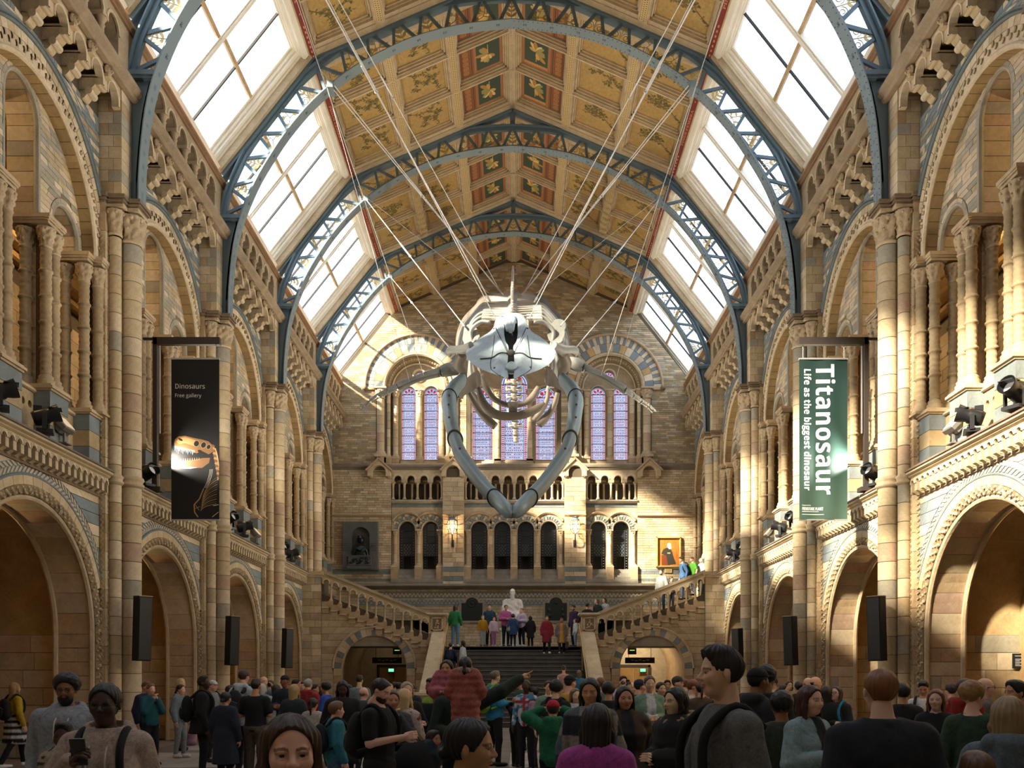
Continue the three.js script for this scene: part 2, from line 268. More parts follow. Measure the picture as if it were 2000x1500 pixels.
function makeGroundArch() {
const t = thing('ground_arch', '', 'arch'), cy = 2.66, R = rng(33), top = 2.52;
const clipA = (r) => (r <= CLEAR ? 0 : Math.acos(CLEAR / r));
const soff = new GB();
for (let i = 0; i < 9; i++) for (const s of [-1, 1]) for (const [z0, z1] of i % 2 ? [[-0.78, -0.35], [-0.34, -0.05]] : [[-0.78, -0.05]]) { const b = new GB().box(s > 0 ? 2.385 : -2.46, s > 0 ? 2.46 : -2.385, i * 0.296 + 0.006, i * 0.296 + 0.29, z0, z1, stoneTint(R)); mesh('stone', b, MAT.stone, t); }
for (let k = 0; k < 17; k++) { const b = voussoirs(1, 2.385, 2.46, 0, cy, -0.78, -0.05, () => stoneTint(R), k / 17 * PI, (k + 1) / 17 * PI)[0]; mesh('stone', b, MAT.stone, t); }
mesh('roll_moulding', archSweep(new GB(), [[2.36, -0.10], [2.34, -0.06], [2.36, -0.01], [2.40, 0.01], [2.44, -0.01]], 0, cy, 0, 32, TINT.carve), MAT.stone, t);
mesh('back_moulding', archSweep(new GB(), [[2.34, -0.86], [2.32, -0.82], [2.34, -0.77], [2.39, -0.76]], 0, cy, 0, 32, TINT.carve), MAT.stone, t);
const cb = archSweep(new GB(), [[2.44, -0.01], [2.50, 0.03], [2.56, 0.05], [2.62, 0.055]], 0, cy, 0, 32, [0.30, 0.22, 0.12]);
const leaf = new THREE.IcosahedronGeometry(1, 0), L = PI * 2.53 + 2 * cy;
for (let i = 0; i < 210; i++) {
const s = (i + 0.5) / 210 * L, row = i % 3, r = 2.475 + row * 0.052, z = 0.03 + row * 0.012, k = 0.030 + 0.016 * R();
let x, y; if (s < cy) { x = r; y = s; } else if (s > L - cy) { x = -r; y = L - s; } else { const a = (s - cy) / (L - 2 * cy) * PI; x = r * Math.cos(a); y = cy + r * Math.sin(a); }
cb.add(leaf, M4(x + (R() - 0.5) * 0.012, y, z, R() * 3, R() * 3, R() * 3, k, k * (0.7 + R()), k * 0.9), vary(TINT.carve, R, 0.14));
}
mesh('carved_band', cb, MAT.stone, t);
const a1 = clipA(2.68);
for (const g of voussoirs(19, 2.625, 2.80, 0, cy, 0, 0.05, () => vary(R() < 0.7 ? TINT.buff : TINT.pale, R, 0.08), clipA(2.76), PI - clipA(2.76))) mesh('voussoir', g, MAT.stone, t);
mesh('label_moulding', archSweep(new GB(), [[2.79, 0.02], [2.79, 0.062], [2.815, 0.07], [2.83, 0.05], [2.83, 0.0]], 0, cy, cy, 32, TINT.blue, clipA(2.82), PI - clipA(2.82)), MAT.stone, t);
const hb = new GB(), a2 = clipA(2.95), n = 46;
archSweep(hb, [[2.83, 0.012], [3.075, 0.012]], 0, cy, cy, 40, TINT.blue, a2 - 0.03, PI - a2 + 0.03);
for (let k = 0; k < n; k++) for (const q of [0, 1]) {
const a = lerp(a2, PI - a2, (k + 0.5) / n), r0 = q ? 2.955 : 2.845, r1 = q ? 3.055 : 2.945, sl = q ? 0.030 : -0.030, w = 0.013, P = [[r1, a + sl - w], [r1, a + sl + w], [r0, a + w - sl * 0.3], [r0, a - w - sl * 0.3]].map(([r, b]) => [r * Math.cos(b), cy + r * Math.sin(b)]);
hb.slab(P, 0.012, 0.028, vary([0.56, 0.50, 0.39], R, 0.08));
}
mesh('herringbone_band', hb, MAT.stone, t, { label: 'blue grey band with cream leaf pattern', kind: 'stuff' });
return t;
}
function makeCorbelTable() {
const t = thing('corbel_table', '', 'cornice'), n = 21, w = 2 * CLEAR / n, R = rng(35);
const s = shapeOf([[-w / 2, 5.70], [-w * 0.28, 5.70], [-w * 0.28, 5.86]]); s.absarc(0, 5.86, w * 0.28, PI, 0, true); s.lineTo(w * 0.28, 5.70); s.lineTo(w / 2, 5.70); s.lineTo(w / 2, 6.0); s.lineTo(-w / 2, 6.0);
const unit = new GB().add(extrude(s, 0.10, 0.12, 0, 8), null, TINT.buff);
for (const [r, z] of [[0.34, 0.235], [0.42, 0.23], [0.50, 0.225]]) archSweep(unit, [[w * r - 0.008, 0.22], [w * r - 0.006, z + 0.01], [w * r + 0.006, z + 0.01], [w * r + 0.008, 0.22]], 0, 5.86, 5.86, 10, TINT.pale);
unit.run([[0.0, 5.62], [0.12, 5.66], [0.22, 5.72]], -w * 0.5, -w * 0.26, TINT.buff).run([[0.0, 5.62], [0.12, 5.66], [0.22, 5.72]], w * 0.26, w * 0.5, TINT.buff);
for (let i = 0; i < 3; i++) unit.box(-w * 0.48, -w * 0.3, 5.60 + i * 0.045, 5.635 + i * 0.045, 0, 0.05 + i * 0.06, TINT.buff).box(w * 0.3, w * 0.48, 5.60 + i * 0.045, 5.635 + i * 0.045, 0, 0.05 + i * 0.06, TINT.buff);
const geo = unit.build();
for (let k = 0; k < n; k++) { const m = mesh('arched_corbel', geo, MAT.stone, t); m.position.x = -CLEAR + (k + 0.5) * w; }
mesh('backing', new GB().box(-CLEAR, CLEAR, 5.6, 6.0, -0.02, 0.06, TINT.brown), MAT.stone, t);
mesh('cornice_moulding', new GB().run([[0.1, 6.0], [0.23, 6.0], [0.27, 6.03], [0.27, 6.05], [0.33, 6.08], [0.33, 6.12]], -CLEAR, CLEAR, TINT.buff), MAT.stone, t);
mesh('ledge', new GB().run([[0.33, 6.12], [0.36, 6.13], [0.35, 6.17], [-0.25, 6.42]], -CLEAR, CLEAR, [0.20, 0.155, 0.115]), MAT.stone, t, { label: 'sloping brown ledge top' });
return t;
}
function makeArcade() {
const t = thing('gallery_arcade', '', 'arcade'), cy = 10.62, R = rng(37), BZ = -0.26, TZ = -0.26;
const s = shapeOf([[-2.42, cy]]); s.absarc(0, cy, 2.42, PI, 0, true);
s.lineTo(2.22, cy); s.lineTo(2.22, 10.80); s.absarc(1.673, 10.80, 0.547, 0, PI, false); s.lineTo(1.126, cy);
s.lineTo(0.6, cy); s.lineTo(0.6, 12.38); s.absarc(0, 12.38, 0.6, 0, PI, false); s.lineTo(-0.6, cy);
s.lineTo(-1.126, cy); s.lineTo(-1.126, 10.80); s.absarc(-1.673, 10.80, 0.547, 0, PI, false); s.lineTo(-2.22, cy);
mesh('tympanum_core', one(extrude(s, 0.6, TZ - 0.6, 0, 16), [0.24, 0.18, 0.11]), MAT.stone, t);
const hole = (y) => { const H = []; const g = (c, hw, sp, r) => { if (y < sp) H.push([c - hw, c + hw]); else if (y < sp + r) { const q = Math.sqrt(r * r - (y - sp) ** 2); H.push([c - q, c + q]); } }; g(-1.673, 0.57, 10.80, 0.68); g(0, 0.62, 12.38, 0.71); g(1.673, 0.57, 10.80, 0.68); return H; };
const out = (y) => Math.sqrt(Math.max(0, 2.38 ** 2 - (y - cy) ** 2));
const spans = (a, b) => { const ha = hole(a), hb = hole(b), ea = [-out(a)], eb = [-out(b)], n = Math.min(ha.length, hb.length); if (ha.length !== hb.length) { const h = ha.length > hb.length ? ha : hb; for (const q of h) { ea.push(...q); eb.push(...q); } } else for (let i = 0; i < n; i++) { ea.push(...ha[i]); eb.push(...hb[i]); } ea.push(out(a)); eb.push(out(b)); const S = []; for (let i = 0; i < ea.length; i += 2) S.push([ea[i], ea[i + 1], eb[i], eb[i + 1]]); return S; };
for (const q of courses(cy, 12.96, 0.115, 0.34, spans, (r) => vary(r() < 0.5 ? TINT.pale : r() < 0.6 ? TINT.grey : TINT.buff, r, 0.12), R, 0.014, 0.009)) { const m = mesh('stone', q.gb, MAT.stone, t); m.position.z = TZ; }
for (const [c, r, sp, n] of [[0, 0.6, 12.38, 9], [-1.673, 0.547, 10.8, 8], [1.673, 0.547, 10.8, 8]]) {
for (const g of voussoirs(n, r, r + 0.115, c, sp, TZ, TZ + 0.022, () => vary(R() < 0.5 ? TINT.pale : TINT.grey, R, 0.1))) mesh('voussoir', g, MAT.stone, t);
mesh('opening_moulding', archSweep(new GB(), [[r - 0.02, TZ - 0.08], [r - 0.035, TZ - 0.03], [r - 0.02, TZ + 0.02], [r + 0.02, TZ + 0.035], [r + 0.05, TZ + 0.02]], c, sp, cy, 16, TINT.grey), MAT.stone, t);
for (let k = 0; k < n; k++) mesh('reveal_stone', voussoirs(1, r - 0.012, r + 0.02, c, sp, TZ - 0.6, TZ - 0.08, () => stoneTint(R), k / n * PI, (k + 1) / n * PI)[0], MAT.stone, t);
const h = sp - cy, rows = Math.max(1, Math.round(h / 0.30));
for (let i = 0; i < rows; i++) for (const q of [-1, 1]) mesh('reveal_stone', new GB().box(...(q > 0 ? [c + r - 0.012, c + r + 0.02] : [c - r - 0.02, c - r + 0.012]), cy + i * h / rows + 0.006, cy + (i + 1) * h / rows - 0.006, TZ - 0.6, TZ - 0.08, stoneTint(R)), MAT.stone, t);
}
const cl = (r) => (r <= CLEAR ? 0 : Math.acos(CLEAR / r));
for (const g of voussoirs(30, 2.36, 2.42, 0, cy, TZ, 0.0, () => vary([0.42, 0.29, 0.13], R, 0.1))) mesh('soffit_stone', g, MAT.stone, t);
mesh('inner_roll', archSweep(new GB(), [[2.37, -0.02], [2.35, 0.02], [2.37, 0.06], [2.42, 0.07], [2.46, 0.04]], 0, cy, cy, 36, TINT.pale), MAT.stone, t);
for (const g of voussoirs(31, 2.46, 2.70, 0, cy, 0, 0.02, () => vary(TINT.pale, R, 0.08))) mesh('voussoir', g, MAT.stone, t);
for (let k = 0; k < 62; k++) { const sc = new GB(); const a = (k + 0.5) / 62 * PI, r = 2.56 + (k % 2) * 0.08; sc.add(new THREE.CylinderGeometry(0.052, 0.052, 0.03, 10, 1, false, -PI * 0.6, PI * 1.2), new THREE.Matrix4().makeRotationZ(a).multiply(M4(r, 0, 0.035, PI / 2, 0, 0)).premultiply(M4(0, cy, 0)), vary([0.50, 0.39, 0.24], R, 0.1)); mesh('scale', sc, MAT.stone, t); }
const a0 = cl(2.78); for (const g of voussoirs(29, 2.70, 2.87, 0, cy, 0, 0.035, () => vary(R() < 0.6 ? TINT.pale : TINT.buff, R, 0.09), a0, PI - a0)) mesh('voussoir', g, MAT.stone, t);
mesh('label_moulding', archSweep(new GB(), [[2.86, 0.0], [2.86, 0.07], [2.89, 0.10], [2.91, 0.06], [2.925, 0.10], [2.955, 0.10], [2.965, 0.0]], 0, cy, cy, 36, TINT.dkblue, cl(2.95), PI - cl(2.95)), MAT.stone, t, { label: 'dark grey label moulding' });
for (const sx of [-1, 1]) {
for (const [x, z] of [[0.70, -0.16], [1.02, -0.16], [0.70, -0.56], [1.02, -0.56]]) galleryColumn(t, sx * x, z);
for (const [x, z] of [[2.28, -0.56], [2.28, -0.16], [2.52, 0.02]]) galleryColumn(t, sx * x, z);
const X = (a, b) => (sx > 0 ? [a, b] : [-b, -a]);
mesh('abacus', slabCap(...X(0.52, 1.20), -0.92, -0.0, 10.50), MAT.stone, t);
mesh('abacus', new GB().add(slabCap(...X(2.10, 2.66), -0.92, 0.02, 10.50).build()).add(slabCap(...X(2.36, 2.72), -0.14, 0.20, 10.50).build()), MAT.stone, t);
mesh('column_core', new GB().box(...X(0.82, 0.90), 7.35, 10.5, -0.42, -0.30, TINT.brown), MAT.stone, t);
for (const [a, b, z0, z1] of [[0.50, 1.22, -0.9, 0.02], [2.08, 2.57, -0.9, 0.04]]) {
for (let k = 0; k < 3; k++) mesh('pedestal_course', new GB().box(...X(a, b), 6.25 + k * 0.335, 6.25 + (k + 1) * 0.335 - 0.01, z0, z1, k % 2 ? vary([0.50, 0.38, 0.22], R) : T_BLUE(R)), MAT.stone, t);
mesh('pedestal_cap', new GB().box(...X(a - 0.02, b + 0.02), 7.25, 7.29, z0, z1 + 0.03, TINT.carve).box(...X(a - 0.05, b + 0.05), 7.29, 7.34, z0, z1 + 0.07, TINT.carve).box(...X(a - 0.02, b + 0.02), 7.34, 7.38, z0, z1 + 0.03, TINT.carve), MAT.stone, t);
}
const par = (a, b, sgn) => { const P = shapeOf([[a, 6.25], [b, 6.25], [b, 7.2], [a, 7.2]]); const m = Math.max(2, Math.round((b - a) / 0.28)); for (let k = 0; k < m; k++) { const h = new THREE.Path(); h.absarc(a + (k + 0.5) * (b - a) / m, 6.95, 0.07, 0, PI * 2, true); P.holes.push(h); } const g = new GB().add(extrude(P, 0.12, -0.42, 0, 8), null, [0.47, 0.36, 0.21]); g.run([[-0.28, 7.2], [-0.24, 7.22], [-0.24, 7.26], [-0.34, 7.34], [-0.48, 7.34], [-0.48, 7.2]], a, b, TINT.carve); g.box(a, b, 6.9, 7.0, -0.46, -0.44, TINT.dkblue); return g; };
mesh('parapet', par(...X(1.22, 2.08)), MAT.stone, t); if (sx > 0) mesh('parapet', par(-0.5, 0.5), MAT.stone, t);
}
return t;
}
function makeUpperGallery() {
const t = thing('upper_gallery', '', 'gallery'), R = rng(39), n = 7, W = 5.14, w = W / n;
const curve = (y0, y1, z0, z1) => { const P = []; for (let i = 0; i <= 6; i++) { const q = i / 6; P.push([lerp(z0, z1, q), lerp(y0, y1, 1 - Math.cos(q * PI / 2))]); } return P; };
const br = new GB();
for (const [hw, a, b, z0, z1] of [[0.11, 13.62, 13.86, 0.04, 0.24], [0.13, 13.80, 14.06, 0.18, 0.44]]) br.run([...curve(a, b, z0, z1), [z1, b], [0, b], [0, a]], -hw, hw, TINT.buff);
for (const [z, y] of [[0.2, 13.78], [0.40, 13.96]]) br.add(new THREE.CylinderGeometry(0.075, 0.075, 0.27, 12), M4(0, y, z, 0, 0, PI / 2), TINT.pale);
br.box(-0.13, 0.13, 14.04, 14.10, 0, 0.47, TINT.carve);
const brg = br.build();
const hs = shapeOf([[-w / 2, 13.90], [-w / 2 + 0.12, 13.90], [-w / 2 + 0.12, 14.0]]); hs.absarc(0, 14.0, w / 2 - 0.12, PI, 0, true); hs.lineTo(w / 2 - 0.12, 13.90); hs.lineTo(w / 2, 13.90); hs.lineTo(w / 2, 14.36); hs.lineTo(-w / 2, 14.36);
const arch = new GB().add(extrude(hs, 0.14, 0.34, 0, 10), null, TINT.buff); archSweep(arch, [[w / 2 - 0.12, 0.34], [w / 2 - 0.135, 0.50], [w / 2 - 0.09, 0.51], [w / 2 - 0.075, 0.48]], 0, 14.0, 13.9, 12, TINT.pale);
arch.box(-w / 2, w / 2, 14.2, 14.36, 0, 0.34, [0.36, 0.24, 0.10]); const archG = arch.build();
const hd = new GB().add(new THREE.IcosahedronGeometry(0.085, 1), M4(0, 14.24, 0.55, 0, 0, 0, 1, 1.2, 0.9), TINT.carve).add(new THREE.IcosahedronGeometry(0.03, 0), M4(0, 14.22, 0.635), TINT.carve).add(new THREE.TorusGeometry(0.085, 0.03, 6, 12), M4(0, 14.26, 0.53), TINT.tan).box(-0.08, 0.08, 14.10, 14.16, 0.4, 0.58, TINT.carve).add(new THREE.IcosahedronGeometry(0.018, 0), M4(0.035, 14.26, 0.625), TINT.brown).add(new THREE.IcosahedronGeometry(0.018, 0), M4(-0.035, 14.26, 0.625), TINT.brown).build();
for (let k = 0; k < n; k++) { const x = -W / 2 + (k + 0.5) * w; mesh('cornice_arch', archG, MAT.stone, t).position.x = x; if (k) { mesh('bracket', brg, MAT.stone, t).position.x = x - w / 2; mesh('carved_head', hd, MAT.stone, t).position.x = x - w / 2; } }
mesh('rail', new GB().run([[0.30, 14.36], [0.62, 14.36], [0.66, 14.40], [0.66, 14.44], [0.74, 14.50], [0.76, 14.56], [0.73, 14.62], [0.64, 14.64], [0.30, 14.64]], -HALF, HALF, [0.36, 0.28, 0.185]), MAT.stone, t, { label: 'rounded top rail' });
const az = 0.48, y0 = 14.62, sp = 15.42, m = 7, ww = W / m, rr = ww / 2 - 0.10;
const as = shapeOf([[-HALF, y0]]); as.lineTo(-HALF, 16.0); as.lineTo(HALF, 16.0); as.lineTo(HALF, y0); as.lineTo(W / 2 - 0.1, y0); as.lineTo(W / 2 - 0.1, sp);
for (let k = m - 1; k >= 0; k--) { const x = -W / 2 + (k + 0.5) * ww; as.absarc(x, sp, rr, 0, PI, false); if (k) as.lineTo(x - ww + rr, sp); } as.lineTo(-W / 2 + 0.1, y0);
mesh('arcade_wall', one(extrude(as, 0.42, az - 0.42, 0, 10), [0.47, 0.37, 0.24]), MAT.stone, t);
const col = new GB(); for (const z of [az - 0.09, az - 0.33]) { col.add(lathe([[0.11, 0], [0.11, 0.04], [0.075, 0.09], [0.068, 0.12], [0.068, 0.56], [0.09, 0.58], [0.07, 0.61], [0.085, 0.66], [0.125, 0.73], [0.13, 0.75], [0, 0.75]], 14), M4(0, y0, z), [0.50, 0.38, 0.24]); } col.box(-0.13, 0.13, y0 + 0.74, sp + 0.02, az - 0.44, az + 0.02, TINT.carve); const colG = col.build();
for (let k = 1; k < m; k++) { const x = -W / 2 + k * ww; mesh('paired_columns', colG, MAT.stone, t).position.x = x; }
for (let k = 0; k < m; k++) { const x = -W / 2 + (k + 0.5) * ww; mesh('arch_moulding', archSweep(new GB(), [[rr - 0.01, az - 0.02], [rr - 0.01, az + 0.025], [rr + 0.05, az + 0.025], [rr + 0.06, az]], x, sp, sp, 10, TINT.buff), MAT.stone, t); }
mesh('eaves_moulding', new GB().run([[az - 0.02, 15.86], [az + 0.05, 15.88], [az + 0.05, 15.93], [az + 0.11, 15.97], [az + 0.11, 16.03], [az + 0.02, 16.10], [az - 0.4, 16.12]], -HALF, HALF, [0.34, 0.20, 0.105]), MAT.stone, t, { label: 'reddish brown eaves moulding' });
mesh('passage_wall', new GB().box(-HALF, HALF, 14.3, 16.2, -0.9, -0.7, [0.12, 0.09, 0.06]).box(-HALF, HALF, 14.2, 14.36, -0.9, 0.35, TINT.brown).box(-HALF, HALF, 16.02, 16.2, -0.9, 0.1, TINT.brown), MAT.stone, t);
return t;
}
const drumGeo = (r, h, seg) => lathe([[r - 0.012, 0.003], [r - 0.002, 0.006], [r, 0.012], [r, h - 0.014], [r - 0.002, h - 0.008], [r - 0.012, h - 0.005]], seg);
function drums(parent, name, r, x, z, y0, y1, h, R, seg = 20) {
const n = Math.round((y1 - y0) / h), hh = (y1 - y0) / n, cache = [];
mesh('shaft_core', one(new THREE.CylinderGeometry(r - 0.010, r - 0.010, y1 - y0, seg, 1, true), [1, 1, 1], M4(x, (y0 + y1) / 2, z)), MAT.mortar, parent);
for (let k = 0; k < n; k++) {
const v = k % 6, key = v; const hv = hh; if (!cache[key]) { const t = [TINT.buff, TINT.pale, [0.48, 0.38, 0.25], [0.60, 0.46, 0.28], TINT.grey, TINT.pink][v]; cache[key] = one(drumGeo(r, hv, seg), vary(t, R, 0.05)); }
const pick = [0, 1, 0, 2, 3, 0, 1, 5, 0, 4, 1, 0, 3][(k * 5 + Math.floor(R() * 3)) % 13]; if (!cache[pick]) { const t = [TINT.buff, TINT.pale, [0.48, 0.38, 0.25], [0.60, 0.46, 0.28], TINT.grey, TINT.pink][pick]; cache[pick] = one(drumGeo(r, hv, seg), vary(t, R, 0.05)); }
const m = mesh(name, cache[pick], MAT.stone, parent); m.position.set(x, y0 + k * hh, z);
}
}
function makePier() {
const t = thing('pier', '', 'pier'), R = rng(41), Z0 = 0.48, r0 = 0.215, r1 = 0.13;
const big = new THREE.Group(); big.name = 'great_shaft'; t.add(big);
drums(big, 'drum', r0, 0, Z0, 0.6, 11.22, 0.415, R, 24);
mesh('base', new GB().add(lathe([[0.34, 0], [0.34, 0.3], [0.30, 0.36], [0.31, 0.42], [0.25, 0.48], [0.26, 0.54], [r0, 0.6]], 24), M4(0, 0, Z0), TINT.carve), MAT.stone, big);
mesh('ring', new GB().add(lathe([[r0, -0.13], [r0 + 0.05, -0.09], [r0 + 0.055, -0.04], [r0 + 0.02, -0.02], [r0 + 0.035, 0.03], [r0 + 0.06, 0.06], [r0 + 0.04, 0.11], [r0, 0.13]], 24), M4(0, 6.02, Z0), TINT.carve), MAT.stone, big);
const cap = capitalGeo(r0, 0.72, 0.33, TINT.carve, 8).build(); mesh('capital', cap, MAT.stone, big).position.set(0, 11.22, Z0);
const cap1 = capitalGeo(r1, 0.66, 0.21, TINT.carve, 6).build();
for (const s of [-1, 1]) {
const g = new THREE.Group(); g.name = 'lesser_shaft'; t.add(g);
drums(g, 'drum', r1, s * 0.335, 0.27, 0.6, 11.26, 0.41, R, 18);
mesh('base', new GB().add(lathe([[0.22, 0], [0.22, 0.3], [0.19, 0.36], [0.2, 0.42], [0.15, 0.48], [0.16, 0.54], [r1, 0.6]], 18), M4(s * 0.335, 0, 0.27), TINT.carve), MAT.stone, g);
mesh('ring', new GB().add(lathe([[r1, -0.12], [r1 + 0.045, -0.08], [r1 + 0.05, -0.04], [r1 + 0.02, -0.02], [r1 + 0.03, 0.03], [r1 + 0.05, 0.06], [r1, 0.12]], 18), M4(s * 0.335, 6.02, 0.27), TINT.carve), MAT.stone, g);
mesh('capital', cap1, MAT.stone, g).position.set(s * 0.335, 11.28, 0.27);
const p = new THREE.Group(); p.name = 'zigzag_pilaster'; t.add(p); const X = (a, b) => (s > 0 ? [a, b] : [-b, -a]);
for (let k = 0; k < 28; k++) mesh('block', new GB().box(...X(0.30, 0.56), 0.4 + k * 0.405, 0.4 + (k + 1) * 0.405 - 0.01, -0.02, 0.16, vary(R() < 0.6 ? TINT.buff : TINT.tan, R, 0.12)), MAT.stone, p);
const zz = new GB(); for (let k = 0; k < 92; k++) { const y = 0.45 + k * 0.12; if (y > 11.2) break; for (const q of [0, 1]) { const xa = q ? 0.46 : 0.40, xb = q ? 0.40 : 0.46; zz.add(bar([s * xa, y + q * 0.06, 0.165], [s * xb, y + 0.06 + q * 0.06, 0.165], 0.03, 0.022), null, [0.58, 0.46, 0.29]); const side = s * 0.565; zz.add(bar([side, y + q * 0.06, q ? 0.11 : 0.05], [side, y + 0.06 + q * 0.06, q ? 0.05 : 0.11], 0.022, 0.03, V(1, 0, 0)), null, [0.58, 0.46, 0.29]); } }
mesh('zigzag', zz, MAT.stone, p);
}
mesh('core', new GB().box(-0.34, 0.34, 0, 11.9, -0.3, 0.24, [0.36, 0.27, 0.16]), MAT.stone, t);
mesh('capital_block', new GB().box(-0.54, 0.54, 11.2, 11.95, -0.1, 0.14, TINT.tan).box(-0.47, 0.47, 11.88, 11.96, 0, 0.50, TINT.carve).box(-0.26, 0.26, 11.88, 11.96, 0.3, 0.74, TINT.carve), MAT.stone, t);
const cn = new GB(); for (const [e, y, h] of [[0.0, 11.95, 0.05], [0.035, 12.0, 0.035], [0.02, 12.035, 0.03], [0.06, 12.065, 0.07]]) cn.box(-0.57 - e, 0.57 + e, y, y + h, -0.1, 0.14 + e, TINT.brown).box(-0.47 - e, 0.47 + e, y, y + h, 0, 0.49 + e, TINT.brown).box(-0.25 - e, 0.25 + e, y, y + h, 0.3, 0.74 + e, TINT.brown);
mesh('cornice', cn, MAT.stone, t, { label: 'dark brown stepped cornice' });
const st = new THREE.Group(); st.name = 'stub'; t.add(st);
for (let k = 0; k < 9; k++) { const y = 12.135 + k * 0.25, cut = k % 2 ? [-0.55, 0.05, 0.55] : [-0.55, -0.15, 0.55], zc = k % 2 ? 0.22 : 0.32; for (let j = 0; j < 2; j++) for (const [z0, z1] of [[-0.1, zc - 0.005], [zc + 0.005, 0.50]]) mesh('block', new GB().box(cut[j] + 0.005, cut[j + 1] - 0.005, y, y + 0.24, z0, z1, stoneTint(R)), MAT.stone, st); }
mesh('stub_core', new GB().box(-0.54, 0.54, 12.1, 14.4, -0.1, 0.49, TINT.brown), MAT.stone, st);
return t;
}

const protoGround = makeGroundArch(), protoCorbel = makeCorbelTable(), protoArcade = makeArcade(), protoUpper = makeUpperGallery(), protoPier = makePier();
const SIDE_LIGHT = { left: 'on the left wall', right: 'on the right wall' };
let firstBay = true;
for (const [side, s] of SIDES) {
for (let k = 0; k < 5; k++) {
const P = sidePos(s, bayAt(k)), T = sideTurn(s), where = `in ${ORD[k]} ${SIDE_LIGHT[side]}`;
const put = (proto, label, group) => { const o = firstBay ? proto : copyOf(proto); o.position.set(...P); o.rotation.y = T; o.userData = { label, category: proto.userData.category, group }; };
put(protoGround, `round ground arch with carved band ${where}`, 'ground arches');
put(protoCorbel, `arched corbel cornice with brown ledge ${where}`, 'corbel cornices');
put(protoArcade, `first floor arcade of carved columns ${where}`, 'first floor arcades');
put(protoUpper, `bracketed top gallery with small arches ${where}`, 'top galleries');
firstBay = false;
}
}
let firstPier = true;
for (const [side, s] of SIDES) for (let k = 0; k < 6; k++) {
const o = firstPier ? protoPier : copyOf(protoPier); firstPier = false; o.position.set(...sidePos(s, k === 5 ? FAR_Z + 0.75 : pierAt(k))); o.rotation.y = sideTurn(s);
o.userData = { label: k === 0 ? `pier just outside the frame ${SIDE_LIGHT[side]}` : k === 5 ? `corner pier against the end wall ${SIDE_LIGHT[side]}` : `tall pier of round shafts, ${['', 'nearest', 'second', 'third', 'fourth'][k]} from the camera on the ${side}`, category: 'pier', group: 'piers' };
}
const fieldR = rng(43);
for (const [side, s] of SIDES) {
const w = structure('wall_' + side, [s * WALL_X, 0, 0], sideTurn(s)), field = new GB(); let made = 0;
for (let k = 0; k < 5; k++) {
const lx = -s * bayAt(k), core = mesh('wall_core', bayCore, MAT.mortar, w); core.position.x = lx;
for (const q of [...bayStones].sort((a, b) => b.size - a.size)) {
if (k < 4 && q.size > 0.015 && made < 290 && !(k === 0 && (s < 0 ? q.gb.p[0] < -0.4 : q.gb.p[0] > 0.4))) { const m = mesh('stone', q.geo ??= q.gb.build(), MAT.stone, w); m.position.x = lx; made++; } else { field.add(q.geo ??= q.gb.build(), M4(lx, 0, 0)); }
}
}
mesh('small_stones', field, MAT.stone, w, { kind: 'stuff' });
mesh('wall_rear', new GB().box(...(s < 0 ? [-8, bayAt(0) - HALF] : [-(bayAt(0) - HALF), 8]), 0, 16.1, -0.8, 0, TINT.buff), MAT.stone, w);
}
const KNEE = [5.70, 19.56], RIDGE = [0, 22.0], EAVE = [8.33, 16.24];
const R30 = rng(300);
function canvasTex(w, h, draw) { const c = document.createElement('canvas'); c.width = w; c.height = h; draw(c.getContext('2d'), w, h); const t = new THREE.CanvasTexture(c); t.colorSpace = THREE.SRGBColorSpace; t.needsUpdate = true; return t; }
const paintedPanel = [0, 1, 2, 3, 4].map((v) => canvasTex(256, 256, (g, w, h) => {
const R = rng(900 + v); g.fillStyle = '#a88a52'; g.fillRect(0, 0, w, h);
for (let i = 0; i < 900; i++) { g.fillStyle = R() < 0.5 ? 'rgba(120,80,30,0.10)' : 'rgba(220,180,100,0.10)'; g.fillRect(R() * w, R() * h, 4 + R() * 12, 3 + R() * 8); }
const branch = (x, y, a, l, d) => { const x2 = x + Math.cos(a) * l, y2 = y + Math.sin(a) * l; g.strokeStyle = '#5b4423'; g.lineWidth = 1.2 + d * 1.3; g.beginPath(); g.moveTo(x, y); g.quadraticCurveTo((x + x2) / 2 + (R() - 0.5) * 18, (y + y2) / 2 + (R() - 0.5) * 18, x2, y2); g.stroke();
for (let i = 0; i < 7; i++) { const q = R(), lx = lerp(x, x2, q), ly = lerp(y, y2, q), b = a + (R() < 0.5 ? 1 : -1) * (0.5 + R()); g.fillStyle = ['#5a5228', '#6c6232', '#7d5c2a', '#4b4a2a'][Math.floor(R() * 4)]; g.beginPath(); g.ellipse(lx + Math.cos(b) * 9, ly + Math.sin(b) * 9, 9, 3.6, b, 0, 7); g.fill(); }
if (d > 0) for (const q of [-0.55, 0.45]) branch(x2, y2, a + q + (R() - 0.5) * 0.5, l * 0.74, d - 1); };
branch(w * (0.05 + 0.1 * v), h * 0.98, -1.0 + 0.05 * v, 82, 3); branch(w * 0.95, h * (0.15 + 0.12 * v), 2.8, 60, 2);
}));
